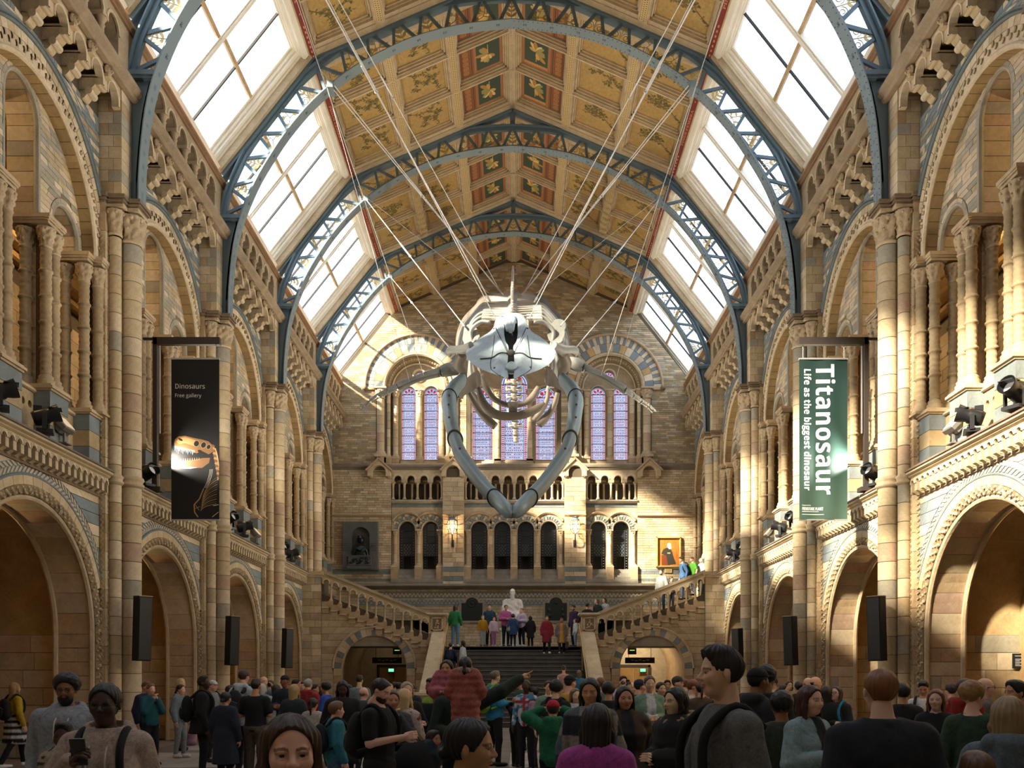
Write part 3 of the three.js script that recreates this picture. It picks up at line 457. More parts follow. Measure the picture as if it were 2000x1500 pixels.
const framedPanel = [0, 1, 2, 3].map((v) => canvasTex(256, 256, (g, w, h) => {
const R = rng(950 + v); g.fillStyle = '#7a5230'; g.fillRect(0, 0, w, h); g.fillStyle = '#8d5a38'; g.fillRect(176, 0, 80, h); g.strokeStyle = '#4a2418'; g.lineWidth = 4; g.strokeRect(182, 8, 66, h - 16); g.lineWidth = 2; g.strokeRect(192, 18, 46, h - 36);
for (let i = 0; i < 6; i++) { g.strokeStyle = '#c79a5a'; g.beginPath(); g.arc(215, 34 + i * 38, 13, 0, 7); g.stroke(); g.fillStyle = '#a8703c'; g.beginPath(); g.arc(215, 34 + i * 38, 6, 0, 7); g.fill(); }
g.fillStyle = '#a06a45'; g.fillRect(6, 6, 164, h - 12); g.fillStyle = '#3e4a3c'; g.fillRect(22, 22, 132, h - 64); for (let i = 0; i < 15; i++) { g.fillStyle = '#d0a860'; g.fillRect(26 + i * 8.6, h - 38, 4, 18); }
g.save(); g.translate(88, 122); for (let i = 0; i < 9; i++) { const a = -2.6 + i * 0.48 + (R() - 0.5) * 0.3, l = 40 + R() * 34; g.fillStyle = ['#c69c55', '#b5813f', '#d8bc84', '#8f9255'][Math.floor(R() * 4)]; g.beginPath(); g.ellipse(Math.cos(a) * l * 0.55, Math.sin(a) * l * 0.7, l * 0.5, 9 + R() * 7, a, 0, 7); g.fill(); } g.strokeStyle = '#c8a766'; g.lineWidth = 4; g.beginPath(); g.moveTo(0, 76); g.lineTo(0, 0); g.stroke(); g.restore();
}));
const dotStrip = canvasTex(64, 512, (g, w, h) => { g.fillStyle = '#c9ab76'; g.fillRect(0, 0, w, h); for (let i = 0; i < 22; i++) { g.fillStyle = '#54603f'; g.fillRect(14, i * 23.3 + 2, 14, 9); g.fillRect(36, i * 23.3 + 13, 14, 9); } g.fillStyle = '#8b6a3c'; g.fillRect(0, 0, 4, h); g.fillRect(w - 4, 0, 4, h); });
const redStrip = canvasTex(1024, 64, (g, w, h) => { g.fillStyle = '#7e2f22'; g.fillRect(0, 0, w, h); g.strokeStyle = '#4d1a13'; g.lineWidth = 4; g.strokeRect(2, 2, w - 4, h - 4); g.fillStyle = '#c98a63'; g.font = 'bold 40px serif'; g.textAlign = 'center'; g.fillText('\u2767  PINUS CEMBRA  \u2619  \u2022', w * 0.5, 46); for (let i = 0; i < 7; i++) { for (const q of [0.02, 0.76]) { g.beginPath(); g.arc(w * q + 20 + i * 32, 32, 9, 0, 7); g.fill(); } } });
const MR = {
paint: paintedPanel.map((map) => std({ map, roughness: 0.75 })), framed: framedPanel.map((map) => std({ map, roughness: 0.75 })),
dots: std({ map: dotStrip, roughness: 0.75 }), redStrip: std({ map: redStrip, roughness: 0.75 }),
frame: std({ map: stoneMap, color: lin(0.57, 0.45, 0.29), roughness: 0.7 }), white: std({ color: lin(0.86, 0.79, 0.66), roughness: 0.55 }),
};
function flatQuad(a, b, c, d) {
const g = new THREE.BufferGeometry(); g.setAttribute('position', new THREE.Float32BufferAttribute([...a, ...b, ...c, ...d], 3)); g.setAttribute('uv', new THREE.Float32BufferAttribute([0, 0, 1, 0, 1, 1, 0, 1], 2)); g.setIndex([0, 1, 2, 0, 2, 3]); g.computeVertexNormals(); return g;
}
const SL = Math.hypot(RIDGE[0] - KNEE[0], RIDGE[1] - KNEE[1]), SKL = Math.hypot(EAVE[0] - KNEE[0], EAVE[1] - KNEE[1]);
function slopeMatrix(s, from, to, z) {
const y = V(s * (to[0] - from[0]), to[1] - from[1], 0).normalize(), x = V(0, 0, s > 0 ? 1 : -1); const n = new THREE.Vector3().crossVectors(x, y); 
return new THREE.Matrix4().makeBasis(x, y, n).setPosition(s * from[0], from[1], z);
}
function onSlope(o, s, from, to, z) { const m = slopeMatrix(s, from, to, z); m.decompose(o.position, o.quaternion, o.scale); return o; }
function makeCeilingBay(seed) {
const g = new THREE.Group(), R = rng(seed), xs = [-HALF + 0.42, -HALF + 0.42 + 1.806, -HALF + 0.42 + 3.613, HALF - 0.42], ys = [0.14, SL * 0.345, SL * 0.672, SL - 0.10];
const fr = new GB(), mould = new GB();
const step = (x0, x1, y0, y1) => { for (const [e, z0, z1] of [[0, -0.26, -0.02], [0.05, -0.26, -0.08], [0.09, -0.26, -0.15]]) { const o = e + 0.05, t = [1, 1, 1]; mould.box(x0, x0 + o, y0, y1, z0, z1, t).box(x1 - o, x1, y0, y1, z0, z1, t).box(x0, x1, y0, y0 + o, z0, z1, t).box(x0, x1, y1 - o, y1, z0, z1, t); } };
for (let i = 0; i < 3; i++) for (let j = 0; j < 3; j++) {
const x0 = xs[i] + 0.05, x1 = xs[i + 1] - 0.05, y0 = ys[j] + (j ? 0.13 : 0.02), y1 = ys[j + 1] - (j < 2 ? 0.13 : 0.02);
step(x0, x1, y0, y1);
const m = mesh('painted_panel', flatQuad([x0 + 0.1, y0 + 0.1, -0.2], [x1 - 0.1, y0 + 0.1, -0.2], [x1 - 0.1, y1 - 0.1, -0.2], [x0 + 0.1, y1 - 0.1, -0.2]), j === 2 ? MR.framed[Math.floor(R() * 4)] : MR.paint[Math.floor(R() * 5)], g);
if (j === 2) m.geometry.attributes.uv.array.set([1, 0, 1, 1, 0, 1, 0, 0]);
m.userData.label = j === 2 ? 'framed flower on dark green' : 'leafy branch painted on ochre';
}
mesh('panel_moulding', mould, MR.frame, g);
for (let i = 0; i < 4; i++) { const w = i === 0 || i === 3 ? 0.36 : 0.06, c = i === 0 ? -HALF + 0.18 : i === 3 ? HALF - 0.18 : xs[i]; mesh('cross_rib', new GB().box(c - w, c + w, 0, SL, -0.26, 0.0).box(c - w * 0.6, c + w * 0.6, 0, SL, 0, 0.03), MR.frame, g); }
for (const j of [1, 2]) { mesh('long_rib', new GB().box(-HALF, HALF, ys[j] - 0.14, ys[j] + 0.14, -0.26, 0.035).box(-HALF, HALF, ys[j] - 0.17, ys[j] + 0.17, -0.26, 0.01), MR.frame, g); for (let q = 0; q < 3; q++) mesh('dotted_strip', flatQuad([xs[q] + 0.03, ys[j] + 0.1, 0.039], [xs[q] + 0.03, ys[j] - 0.1, 0.039], [xs[q + 1] - 0.03, ys[j] - 0.1, 0.039], [xs[q + 1] - 0.03, ys[j] + 0.1, 0.039]), MR.dots, g); }
mesh('ridge_moulding', new GB().box(-HALF, HALF, SL - 0.13, SL + 0.02, -0.26, 0.03), MR.frame, g);
mesh('red_inscription', flatQuad([-HALF, -0.06, 0.05], [HALF, -0.06, 0.05], [HALF, 0.10, 0.05], [-HALF, 0.10, 0.05]), MR.redStrip, g);
mesh('knee_moulding', new GB().box(-HALF, HALF, -0.10, 0.14, -0.26, 0.045), MR.frame, g);
mesh('roof_deck', new GB().box(-HALF, HALF, -0.1, SL + 0.1, -0.36, -0.25), MR.frame, g);
return g;
}
const ceil = structure('ceiling');
const protoCeil = [11, 12, 13].map(makeCeilingBay);
const ridgeZ = (k) => -bayAt(k);
let ceilN = 0;
for (let k = -3; k < 5; k++) for (const [side, s] of SIDES) {
const src = protoCeil[(k + 9 + (s > 0 ? 1 : 0)) % 3];
for (const m of src.children) { const c = m.clone(); onSlope(c, s, KNEE, RIDGE, ridgeZ(k)); if (c.name !== 'painted_panel') delete c.userData.label; ceil.add(c); ceilN++; }
}
function makeSkylight() {
const g = new THREE.Group(), y0 = 0.10, y1 = SKL - 0.05, gx = 2.5, D = -0.42;
const fr = new GB();
const ringAt = (e, z0, z1) => { fr.box(-HALF, -gx - e, y0 - 0.2, y1 + 0.1, z0, z1).box(gx + e, HALF, y0 - 0.2, y1 + 0.1, z0, z1).box(-gx - e, gx + e, y0 - 0.25, y0 + 0.28 - e * 0.3, z0, z1).box(-gx - e, gx + e, y1 - 0.12 + e * 0.2, y1 + 0.1, z0, z1); };
ringAt(0.0, D - 0.06, D + 0.04); ringAt(0.09, D + 0.04, D + 0.12); ringAt(0.16, D + 0.12, D + 0.2); ringAt(0.28, D + 0.2, D + 0.26); ringAt(0.34, D + 0.26, D + 0.36); ringAt(0.42, D + 0.36, -0.02);
mesh('reveal_moulding', fr, MR.white, g);
mesh('truss_rib', new GB().box(-HALF, -HALF + 0.30, -0.05, SKL, -0.5, 0.03).box(HALF - 0.30, HALF, -0.05, SKL, -0.5, 0.03), MR.frame, g);
const ya = y0 + 0.26, yb = y1 - 0.1, ym = (ya + yb) / 2;
mesh('mullion', new GB().box(-0.09, 0.09, ya, yb, D - 0.02, D + 0.10).box(-0.05, 0.05, ya, yb, D + 0.1, D + 0.15), MR.white, g);
for (const [x, y] of [[-1.27, ym - 0.06], [1.27, ym + 0.06]]) mesh('transom', new GB().box(x - 1.22, x + 1.22, y - 0.05, y + 0.05, D - 0.02, D + 0.08), MAT.wood, g);
for (const x of [-1.22, 1.22]) mesh('glazing_bar', new GB().box(x - 0.025, x + 0.025, ya, yb, D - 0.02, D + 0.04), MAT.dark, g);
for (const x of [-2.5, -1.22, 0.02, 1.26]) for (const [a, b] of [[ya, ym], [ym, yb]]) mesh('pane', new GB().quad([x, a, D - 0.005], [x + 1.24, a, D - 0.005], [x + 1.24, b, D - 0.005], [x, b, D - 0.005]), MAT.glass, g);
return g;
}
const protoSky = makeSkylight(); let winN = 1;
for (const [side, s] of SIDES) for (let k = -3; k < 5; k++) {
const w = structure('window_' + winN++); w.userData.kind = 'structure';
for (const m of protoSky.children) w.add(m.clone());
const mm = slopeMatrix(-s, [-KNEE[0], KNEE[1]], [-EAVE[0], EAVE[1]], ridgeZ(k)); mm.decompose(w.position, w.quaternion, w.scale);
}
const INNER = [[0, 20.60], [1.07, 20.50], [1.99, 20.33], [2.87, 20.06], [3.63, 19.72], [4.45, 19.27], [5.19, 18.72], [5.76, 18.20], [6.42, 17.42], [6.84, 16.80], [7.30, 16.02], [7.64, 15.24], [7.80, 14.80], [7.95, 14.15], [8.05, 13.3], [8.09, 12.7], [8.10, 12.10]];
const OUTER = [[0, 21.38], [1.2, 21.31], [2.43, 21.08], [3.6, 20.66], [4.41, 20.24], [5.2, 19.72], [5.78, 19.26], [6.2, 18.86], [6.66, 18.30], [7.2, 17.6], [7.62, 17.0], [8.02, 16.18], [8.24, 15.6], [8.36, 15.0]];
const curveOf = (L) => new THREE.CatmullRomCurve3(L.map(([x, y]) => V(x, y, 0)));
const IN_C = curveOf(INNER), OUT_C = curveOf(OUTER);
function leafOrnament(v) {
const gb = new GB(), leaf = (x, y, a, l, w = 0.36) => { const s = new THREE.Shape(); s.moveTo(0, 0); s.quadraticCurveTo(l * 0.4, l * w, l, 0); s.quadraticCurveTo(l * 0.4, -l * w, 0, 0); const g = extrude(s, 0.014, -0.007, 0, 5); gb.add(g, M4(x, y, 0, 0, 0, a)); };
const stem = (pts, r = 0.012) => gb.add(tube(pts.map(([x, y]) => [x, y, 0]), r, 5, pts.length * 3));
if (v === 0) { stem([[0, 0], [0.0, 0.25], [0.01, 0.5]]); for (const [y, l] of [[0.1, 0.24], [0.24, 0.2], [0.36, 0.15]]) for (const q of [-1, 1]) leaf(0, y, PI / 2 - q * 0.9, l); leaf(0, 0.44, PI / 2, 0.16); }
else if (v === 1) { stem([[-0.22, 0.06], [0.0, 0.16], [0.08, 0.42]]); stem([[0, 0.16], [0.2, 0.1]]); stem([[0.03, 0.26], [-0.1, 0.34]]); for (const [x, y, r] of [[-0.24, 0.09, 0.075], [0.22, 0.1, 0.085], [-0.1, 0.34, 0.06], [0.08, 0.46, 0.06]]) gb.add(new THREE.CylinderGeometry(r, r, 0.014, 14), M4(x, y, 0, PI / 2)); }
else if (v === 2) { for (const q of [-1, 1]) { const P = []; for (let i = 0; i <= 14; i++) { const a = i / 14 * 2 * PI * 1.6, r = 0.13 * (1 - i / 18); P.push([q * (0.16 - r * Math.cos(a)), 0.15 + r * Math.sin(a)]); } stem(P, 0.011); } stem([[0, 0.02], [0.0, 0.5]]); for (const q of [-1, 1]) leaf(0, 0.3, PI / 2 - q * 0.7, 0.2); leaf(0, 0.42, PI / 2, 0.14); }
else { stem([[-0.26, 0.05], [-0.05, 0.14], [0.06, 0.4]]); stem([[-0.05, 0.14], [0.24, 0.08]]); for (const [x, y, a, l] of [[-0.2, 0.07, 1.7, 0.14], [-0.08, 0.13, 2.5, 0.16], [0.02, 0.27, 2.7, 0.16], [0.05, 0.36, 0.4, 0.16], [0.06, 0.4, 1.6, 0.15], [0.1, 0.11, 0.9, 0.16], [0.24, 0.08, 0.3, 0.14], [0.12, 0.1, -0.4, 0.12], [-0.1, 0.12, -0.3, 0.12]]) leaf(x, y, a, l, 0.42); }
return gb.build();
}
const ORN = [0, 1, 2, 3].map(leafOrnament);
function chord(C, n, sec, x0 = 1) {
const gb = new GB(), P = []; for (let i = n; i > 0; i--) { const q = C.getPointAt(i / n * x0), t = C.getTangentAt(i / n * x0); P.push([-q.x, q.y, t.x, -t.y]); } for (let i = 0; i <= n; i++) { const q = C.getPointAt(i / n * x0), t = C.getTangentAt(i / n * x0); P.push([q.x, q.y, t.x, t.y]); }
for (const [n0, n1, z0, z1] of sec) { const ring = P.map(([x, y, tx, ty]) => { const nx = -ty, ny = tx; return [[x + nx * n0, y + ny * n0], [x + nx * n1, y + ny * n1]]; });
for (let i = 0; i < ring.length - 1; i++) { const [a, b] = ring[i], [c, d] = ring[i + 1]; gb.quad([a[0], a[1], z1], [c[0], c[1], z1], [d[0], d[1], z1], [b[0], b[1], z1]).quad([c[0], c[1], z0], [a[0], a[1], z0], [b[0], b[1], z0], [d[0], d[1], z0]).quad([a[0], a[1], z0], [c[0], c[1], z0], [c[0], c[1], z1], [a[0], a[1], z1]).quad([b[0], b[1], z1], [d[0], d[1], z1], [d[0], d[1], z0], [b[0], b[1], z0]); } }
return gb;
}
function makeTruss() {
const t = thing('roof_truss', '', 'truss'), R = rng(51);
mesh('bottom_flange', chord(IN_C, 44, [[-0.0, 0.025, -0.2, 0.2]]), MAT.ironLight, t, { label: 'riveted grey underside flange' });
mesh('bottom_web', chord(IN_C, 44, [[0.025, 0.13, -0.05, 0.05]]), MAT.iron, t);
mesh('top_chord', chord(OUT_C, 40, [[-0.13, -0.02, -0.07, 0.07], [-0.02, 0.02, -0.17, 0.17]]), MAT.iron, t);
const rv = new GB(), rg = new THREE.CylinderGeometry(0.010, 0.014, 0.012, 5, 1); const NR = 95;
for (const s of [-1, 1]) for (let i = 0; i < NR; i++) { const q = IN_C.getPointAt((i + 0.5) / NR), tg = IN_C.getTangentAt((i + 0.5) / NR), a = Math.atan2(tg.y, tg.x); for (const z of [-0.14, 0.14]) rv.add(rg, new THREE.Matrix4().makeTranslation(s * q.x, q.y, z).multiply(new THREE.Matrix4().makeRotationZ(s > 0 ? a : PI - a)).multiply(M4(0, s > 0 ? -0.006 : -0.006, 0))); }
mesh('rivets', rv, MAT.rivet, t);
const n = 13, inEnd = 0.770; const inP = (k) => IN_C.getPointAt(clamp(k / n, 0, 1) * inEnd), outP = (k) => OUT_C.getPointAt(clamp(k / n, 0, 1) * 0.995);
const orn = [];
const put = (s) => {
const m = (p) => V(s * p.x, p.y, 0);
for (let k = 0; k < n; k++) {
const u0 = m(outP(k)), l = m(inP(k + 0.5)), u1 = m(outP(k + 1));
mesh('lattice_bar', one(bar(u0, l, 0.085, 0.07), [1, 1, 1]), MAT.iron, t); mesh('lattice_bar', one(bar(l, u1, 0.085, 0.07), [1, 1, 1]), MAT.iron, t);
if (k > 0 || s > 0) { const lo = k > 0 ? m(inP(k - 0.5)) : V(-l.x, l.y, 0), mid = lo.clone().add(l).multiplyScalar(0.5), up = u0.clone().sub(mid), H = up.length(); up.normalize(); const W = lo.distanceTo(l), x = new THREE.Vector3().crossVectors(up, V(0, 0, 1)), mt = new THREE.Matrix4().makeBasis(x, up, V(0, 0, 1)).setPosition(mid.addScaledVector(up, 0.14)), o = mesh('gilt_leaf', ORN[(k * 3 + (s > 0 ? 0 : 2) + (k >> 1)) % 4], MAT.gold, t); mt.multiply(new THREE.Matrix4().makeScale(W / 0.80, (H - 0.2) / 0.62, 1)); mt.decompose(o.position, o.quaternion, o.scale); }
}
const pl = [], K = 12; for (let i = 0; i <= K; i++) { const q = IN_C.getPointAt(lerp(inEnd, 1, i / K)); pl.push([s * q.x, q.y]); } const sh = [...pl, [s * 8.42, 12.1], [s * 8.40, 14.95]]; if (s < 0) sh.reverse();
mesh('plate_girder', one(extrude(shapeOf(sh), 0.10, -0.05), [1, 1, 1]), MAT.iron, t);
const a = inP(n - 0.2), gx = (x0, x1) => (s > 0 ? [x0, x1] : [-x1, -x0]);
mesh('girder_cap', new GB().box(...gx(7.80, 8.44), 14.86, 14.92, -0.16, 0.16).box(...gx(7.76, 8.46), 14.92, 15.02, -0.2, 0.2), MAT.iron, t);
mesh('girder_back', new GB().box(...gx(8.38, 8.42), 12.1, 14.9, -0.16, 0.16), MAT.iron, t);
mesh('shackle_plate', new GB().box(...gx(5.11, 5.28), 18.64, 18.84, -0.23, 0.23), MAT.ironLight, t);
};
put(1); put(-1);
mesh('king_post', new GB().box(-0.09, 0.09, 21.36, 22.0, -0.06, 0.06), MAT.iron, t);
const rf = new GB(); for (const s of [-1, 1]) { rf.add(bar([s * 0.05, 21.93, 0], [s * 5.72, 19.50, 0], 0.10, 0.34)); rf.add(bar([s * 5.70, 19.5, 0], [s * 8.34, 16.12, 0], 0.12, 0.34)); }
mesh('rafter', rf, MAT.iron, t);
return t;
}
const protoTruss = makeTruss();
['iron roof truss nearest the camera, cut off by the top of the picture', 'second iron roof truss, its arch across the top of the picture', 'third iron roof truss, behind the second arch', 'fourth iron roof truss, nearest the end wall', 'iron roof truss overhead behind the camera'].forEach((l, i) => { const k = [1, 2, 3, 4, 0][i], o = i ? copyOf(protoTruss, l) : protoTruss; o.position.set(0, 0, -pierAt(k)); o.userData.label = l; o.userData.group = 'iron roof trusses'; });
{
const f = structure('floor'), R = rng(61);
mesh('floor_slab', new GB().box(-9.7, 9.7, -0.3, -0.012, -52, 8, [0.22, 0.20, 0.17]).box(-14, -9.7, -0.3, -0.012, -52, 8, [0.22, 0.20, 0.17]).box(9.7, 14, -0.3, -0.012, -52, 8, [0.22, 0.20, 0.17]), MAT.stone, f);
const tiles = new GB(); let made = 0;
for (let i = 0; i < 26; i++) for (let j = 0; j < 62; j++) {
const x0 = -8.8 + i * 0.677, z1 = -0.4 - j * 0.72 + 0.6, dark = (i % 6 === 0 || j % 6 === 0), c = vary(dark ? [0.16, 0.14, 0.12] : [0.36, 0.34, 0.31], R, 0.12), g = new GB().box(x0 + 0.004, x0 + 0.673, -0.02, 0, z1 - 0.716, z1, c);
if (-z1 > 8 && -z1 < 17 && made < 280) { mesh('tile', g, MAT.stone, f); made++; } else tiles.add(g.build());
}
mesh('far_tiles', tiles, MAT.stone, f, { kind: 'stuff' });
const b = structure('wall_rear'); mesh('wall_rear_face', new GB().box(-9.7, 9.7, 0, 22.4, 3.4, 4.2, TINT.buff), MAT.stone, b);
for (const s of [-1, 1]) for (const z of [-(bayAt(0) - HALF) + 0.3, -(bayAt(4) + HALF)]) mesh('gallery_end', new GB().box(...(s > 0 ? [WALL_X, 14] : [-14, -WALL_X]), 0, 14.6, z - 0.3, z, TINT.brown), MAT.mortar, b);
}
const warm = (k = 1) => new THREE.Color().setRGB(1, 0.66 * k, 0.30 * k);
function makeAlcove() {
const t = structure('wall_alcove'), R = rng(63), D = 4.6, c = [0.40, 0.29, 0.15], cy = 2.66;
const back = courses(0, 5.6, 0.36, 0.7, () => [[-2.9, 2.9, -2.9, 2.9]], (r, y, k) => k === 9 || k === 11 ? vary(TINT.dkblue, r) : vary([0.44, 0.31, 0.165], r, 0.12), R, 0.02);
for (const q of back) { const m = mesh('stone', q.gb, MAT.stone, t); m.position.z = -D; }
mesh('back_core', new GB().box(-3.1, 3.1, 0, 6.1, -D - 0.3, -D, TINT.brown), MAT.mortar, t);
for (const s of [-1, 1]) {
const side = courses(0, cy, 0.36, 0.7, () => [[-D, -0.8, -D, -0.8]], stoneTint, R, 0.02);
for (const q of side) { const m = mesh('stone', q.gb, MAT.stone, t); m.rotation.y = -s * PI / 2; m.position.x = s * 2.75; if (s < 0) m.position.z = -D - 0.8; }
mesh('side_core', new GB().box(...(s > 0 ? [2.75, 3.13] : [-3.13, -2.75]), 0, 6.1, -D, -0.79, TINT.brown), MAT.mortar, t);
}
mesh('vault', archSweep(new GB(), [[2.75, -D], [2.75, -0.79]], 0, cy, cy, 28, [0.50, 0.36, 0.18]), MAT.stone, t);
mesh('vault_top', new GB().box(-3.13, 3.13, 5.75, 6.12, -D - 0.3, -0.3, TINT.brown), MAT.mortar, t);
for (const z of [-2.2, -4.0]) mesh('vault_rib', archSweep(new GB(), [[2.74, z - 0.4], [2.45, z - 0.4], [2.40, z - 0.35], [2.40, z - 0.05], [2.45, z], [2.74, z]], 0, cy, 0, 28, [0.42, 0.28, 0.13]), MAT.stone, t);
return t;
}
function makeGallery() {
const t = structure('wall_gallery'), D = 4.6, R = rng(65);
mesh('gallery_floor', new GB().box(-HALF, HALF, 6.05, 6.22, -D - 0.3, -0.3, [0.25, 0.2, 0.15]), MAT.stone, t);
const back = courses(6.25, 12.4, 0.36, 0.8, () => [[-HALF, HALF, -HALF, HALF]], (r, y, k) => vary(r() < 0.5 ? [0.44, 0.34, 0.2] : [0.34, 0.26, 0.15], r, 0.12), R, 0.02);
mesh('gallery_wall', join(back), MAT.stone, t).position.z = -D;
mesh('gallery_core', new GB().box(-HALF, HALF, 6.1, 14.6, -D - 0.3, -D, TINT.brown), MAT.mortar, t);
mesh('gallery_ceiling', new GB().box(-HALF, HALF, 12.9, 13.1, -D - 0.3, -0.7, [0.55, 0.36, 0.14]), MAT.stone, t);
for (let i = 0; i < 6; i++) mesh('ceiling_beam', new GB().box(-HALF, HALF, 12.72, 12.92, -1.2 - i * 0.6, -1.08 - i * 0.6, [0.42, 0.26, 0.10]), MAT.stone, t);
mesh('roof_slab', new GB().box(-HALF, HALF, 14.3, 14.6, -D - 0.3, -0.7, TINT.brown), MAT.mortar, t);
return t;
}
const pAlc = makeAlcove(), pGal = makeGallery(); let firstAlc = true;
for (const [side, s] of SIDES) for (let k = 0; k < 5; k++) {
for (const p of [pAlc, pGal]) { const o = firstAlc ? p : copyOf(p); o.position.set(...sidePos(s, bayAt(k))); o.rotation.y = sideTurn(s); }
firstAlc = false;
}
const EZ = -FAR_Z, EK = FAR_Z / FOCAL, EX = (px) => EYE[0] + (px - VPX) * EK, EY = (py) => EYE[1] + (VPY - py) * EK, MID = EX(1003.5);
const mirrorX = (x) => 2 * MID - x;
{
const R = rng(71), w = structure('wall_far', [0, 0, EZ]);
const WIN = [[EX(816), 2.62], [MID, 2.62], [EX(1191), 2.62]], WY = EY(757), SILL = EY(905), STR = EY(917), BASE = EY(1150);
const bays3 = [[EX(764), EX(866)], [EX(906), EX(1103)], [EX(1143), EX(1245)]];
const wall = shapeOf([[-9.3, 2.9], [9.3, 2.9], [9.3, 15.2], [5.8, 19.9], [0, 22.3], [-5.8, 19.9], [-9.3, 15.2]]);
for (const [cx] of WIN) { const h = new THREE.Path(), r = cx === MID ? 2.1 : 1.55; h.moveTo(cx - r, SILL); h.lineTo(cx - r, WY); h.absarc(cx, WY, r, PI, 0, true); h.lineTo(cx + r, SILL); wall.holes.push(h); }
for (const [a, b] of bays3) { const h = new THREE.Path(); h.moveTo(a, EY(1140)); h.lineTo(a, EY(920)); h.lineTo(b, EY(920)); h.lineTo(b, EY(1140)); wall.holes.push(h); }
mesh('wall_core', extrude(wall, 0.9, -0.9, 0, 24), MAT.mortar, w);
mesh('wall_core', new GB().box(-14, 14, 0, 2.9, -2.8, -2.4, TINT.brown), MAT.mortar, w);
const roofHalf = (y) => (y > KNEE[1] ? KNEE[0] * (RIDGE[1] - y) / (RIDGE[1] - KNEE[1]) : y > EAVE[1] ? lerp(EAVE[0], KNEE[0], (y - EAVE[1]) / (KNEE[1] - EAVE[1])) : 8.82) + 0.15;
const cutsAt = (y) => { const C = [];
for (const [cx, r] of WIN) { if (y > WY && y < WY + r) { const q = Math.sqrt(r * r - (y - WY) ** 2); C.push([cx - q, cx + q]); } else if (y <= WY && y > SILL) { const q = cx === MID ? 2.3 : 2.02; C.push([cx - q, cx + q]); } }
if (y < STR + 0.12 && y > EY(1140)) for (const b of bays3) C.push([b[0], b[1]]);
C.sort((a, b) => a[0] - b[0]); const M = []; for (const c of C) { if (M.length && c[0] <= M[M.length - 1][1] + 0.05) M[M.length - 1][1] = Math.max(M[M.length - 1][1], c[1]); else M.push([...c]); } return M; };
const spans = (a, b) => { let A = cutsAt(a), B = cutsAt(b); if (A.length !== B.length) { A = A.length > B.length ? A : B; B = A; } const ha = roofHalf(a), hb = roofHalf(b), ea = [-ha], eb = [-hb]; A.forEach((c, i) => { ea.push(...c); eb.push(...B[i]); }); ea.push(ha); eb.push(hb); const S = []; for (let i = 0; i < ea.length; i += 2) if (ea[i + 1] - ea[i] > 0.03) S.push([ea[i], ea[i + 1], eb[i], eb[i + 1]]); return S; };
const low = (r, y) => ((y > EY(1121) && y < EY(1112)) || (y > EY(1137) && y < EY(1129)) ? vary(TINT.blue, r, 0.1) : r() < 0.7 ? vary(TINT.buff, r, 0.12) : vary(r() < 0.5 ? TINT.pale : TINT.tan, r, 0.12));
const all = [...courses(2.95, EY(1150), 0.14, 0.42, () => [[-8.8, 8.8, -8.8, 8.8]], low, R, 0.02), ...courses(EY(1140), STR, 0.115, 0.40, spans, low, R, 0.02), ...courses(STR + 0.22, 21.9, 0.098, 0.36, spans, brickTint, R, 0.016, 0.009)];
all.sort((a, b) => b.size - a.size); const rest = new GB();
all.forEach((q, i) => { if (i < 280) mesh('brick', q.gb, MAT.stone, w); else rest.add(q.gb.build()); });
mesh('small_bricks', rest, MAT.stone, w, { kind: 'stuff' });
for (const [a, b] of [[EX(866), EX(906)], [EX(1103), EX(1143)]]) {
mesh('pilaster_core', new GB().box(a, b, EY(1150), EY(917), 0, 0.22, TINT.brown), MAT.mortar, w);
for (const q of courses(EY(1145), EY(934), 0.23, 0.5, () => [[a - 0.01, b + 0.01, a - 0.01, b + 0.01]], low, R, 0.02)) mesh('stone', q.gb, MAT.stone, w).position.z = 0.22;
for (const e of [a, b]) mesh('pilaster_side', new GB().box(e - 0.015, e + 0.015, EY(1150), EY(917), 0, 0.23, TINT.buff), MAT.stone, w);
}
const strip = (x0, x1, y, t, k = 1) => new GB().run([[0, y - 0.09 * k], [0.05, y - 0.07 * k], [0.07, y - 0.03 * k], [0.13, y], [0.14, y + 0.04 * k], [0, y + 0.12 * k]], x0, x1, t);
mesh('string_course', strip(-8.8, 8.8, EY(913), [0.24, 0.20, 0.15], 1.6), MAT.stone, w, { label: 'dark string course below the windows' });
for (const [x0, x1, z] of [[-8.8, EX(764), 0], [EX(866) - 0.02, EX(906) + 0.02, 0.2], [EX(1103) - 0.02, EX(1143) + 0.02, 0.2], [EX(1245), 8.8, 0]]) mesh('string_course', strip(x0, x1, EY(1008), TINT.tan, 0.8), MAT.stone, w).position.z = z;
mesh('plinth_moulding', new GB().run([[0, EY(1152)], [0.1, EY(1151)], [0.3, EY(1148)], [0.42, EY(1146)], [0.42, EY(1143)], [0.34, EY(1141)], [0.0, EY(1139)]], -8.8, 8.8, [0.30, 0.26, 0.20]), MAT.stone, w);
const zb = new GB().box(-7.6, 7.6, EY(1169), EY(1156), 0, 0.03, TINT.blue).box(-7.6, 7.6, EY(1183), EY(1171.5), 0, 0.03, TINT.blue), p = 0.19; for (let k = 0; k < 80; k++) { const x = -7.6 + k * p; zb.add(bar([x, EY(1166), 0.035], [x + p / 2, EY(1159), 0.035], 0.055, 0.02), null, TINT.pale).add(bar([x + p / 2, EY(1159), 0.035], [x + p, EY(1166), 0.035], 0.055, 0.02), null, TINT.pale); for (const q of [0, 1]) zb.box(x + q * p / 2, x + q * p / 2 + 0.05, EY(1176.5 - q * 0) + (q ? -0.06 : 0.05), EY(1176.5) + (q ? -0.01 : 0.10), 0.03, 0.042, TINT.pale); }
mesh('zigzag_band', zb, MAT.stone, w, { label: 'blue band with cream zigzag' });
}
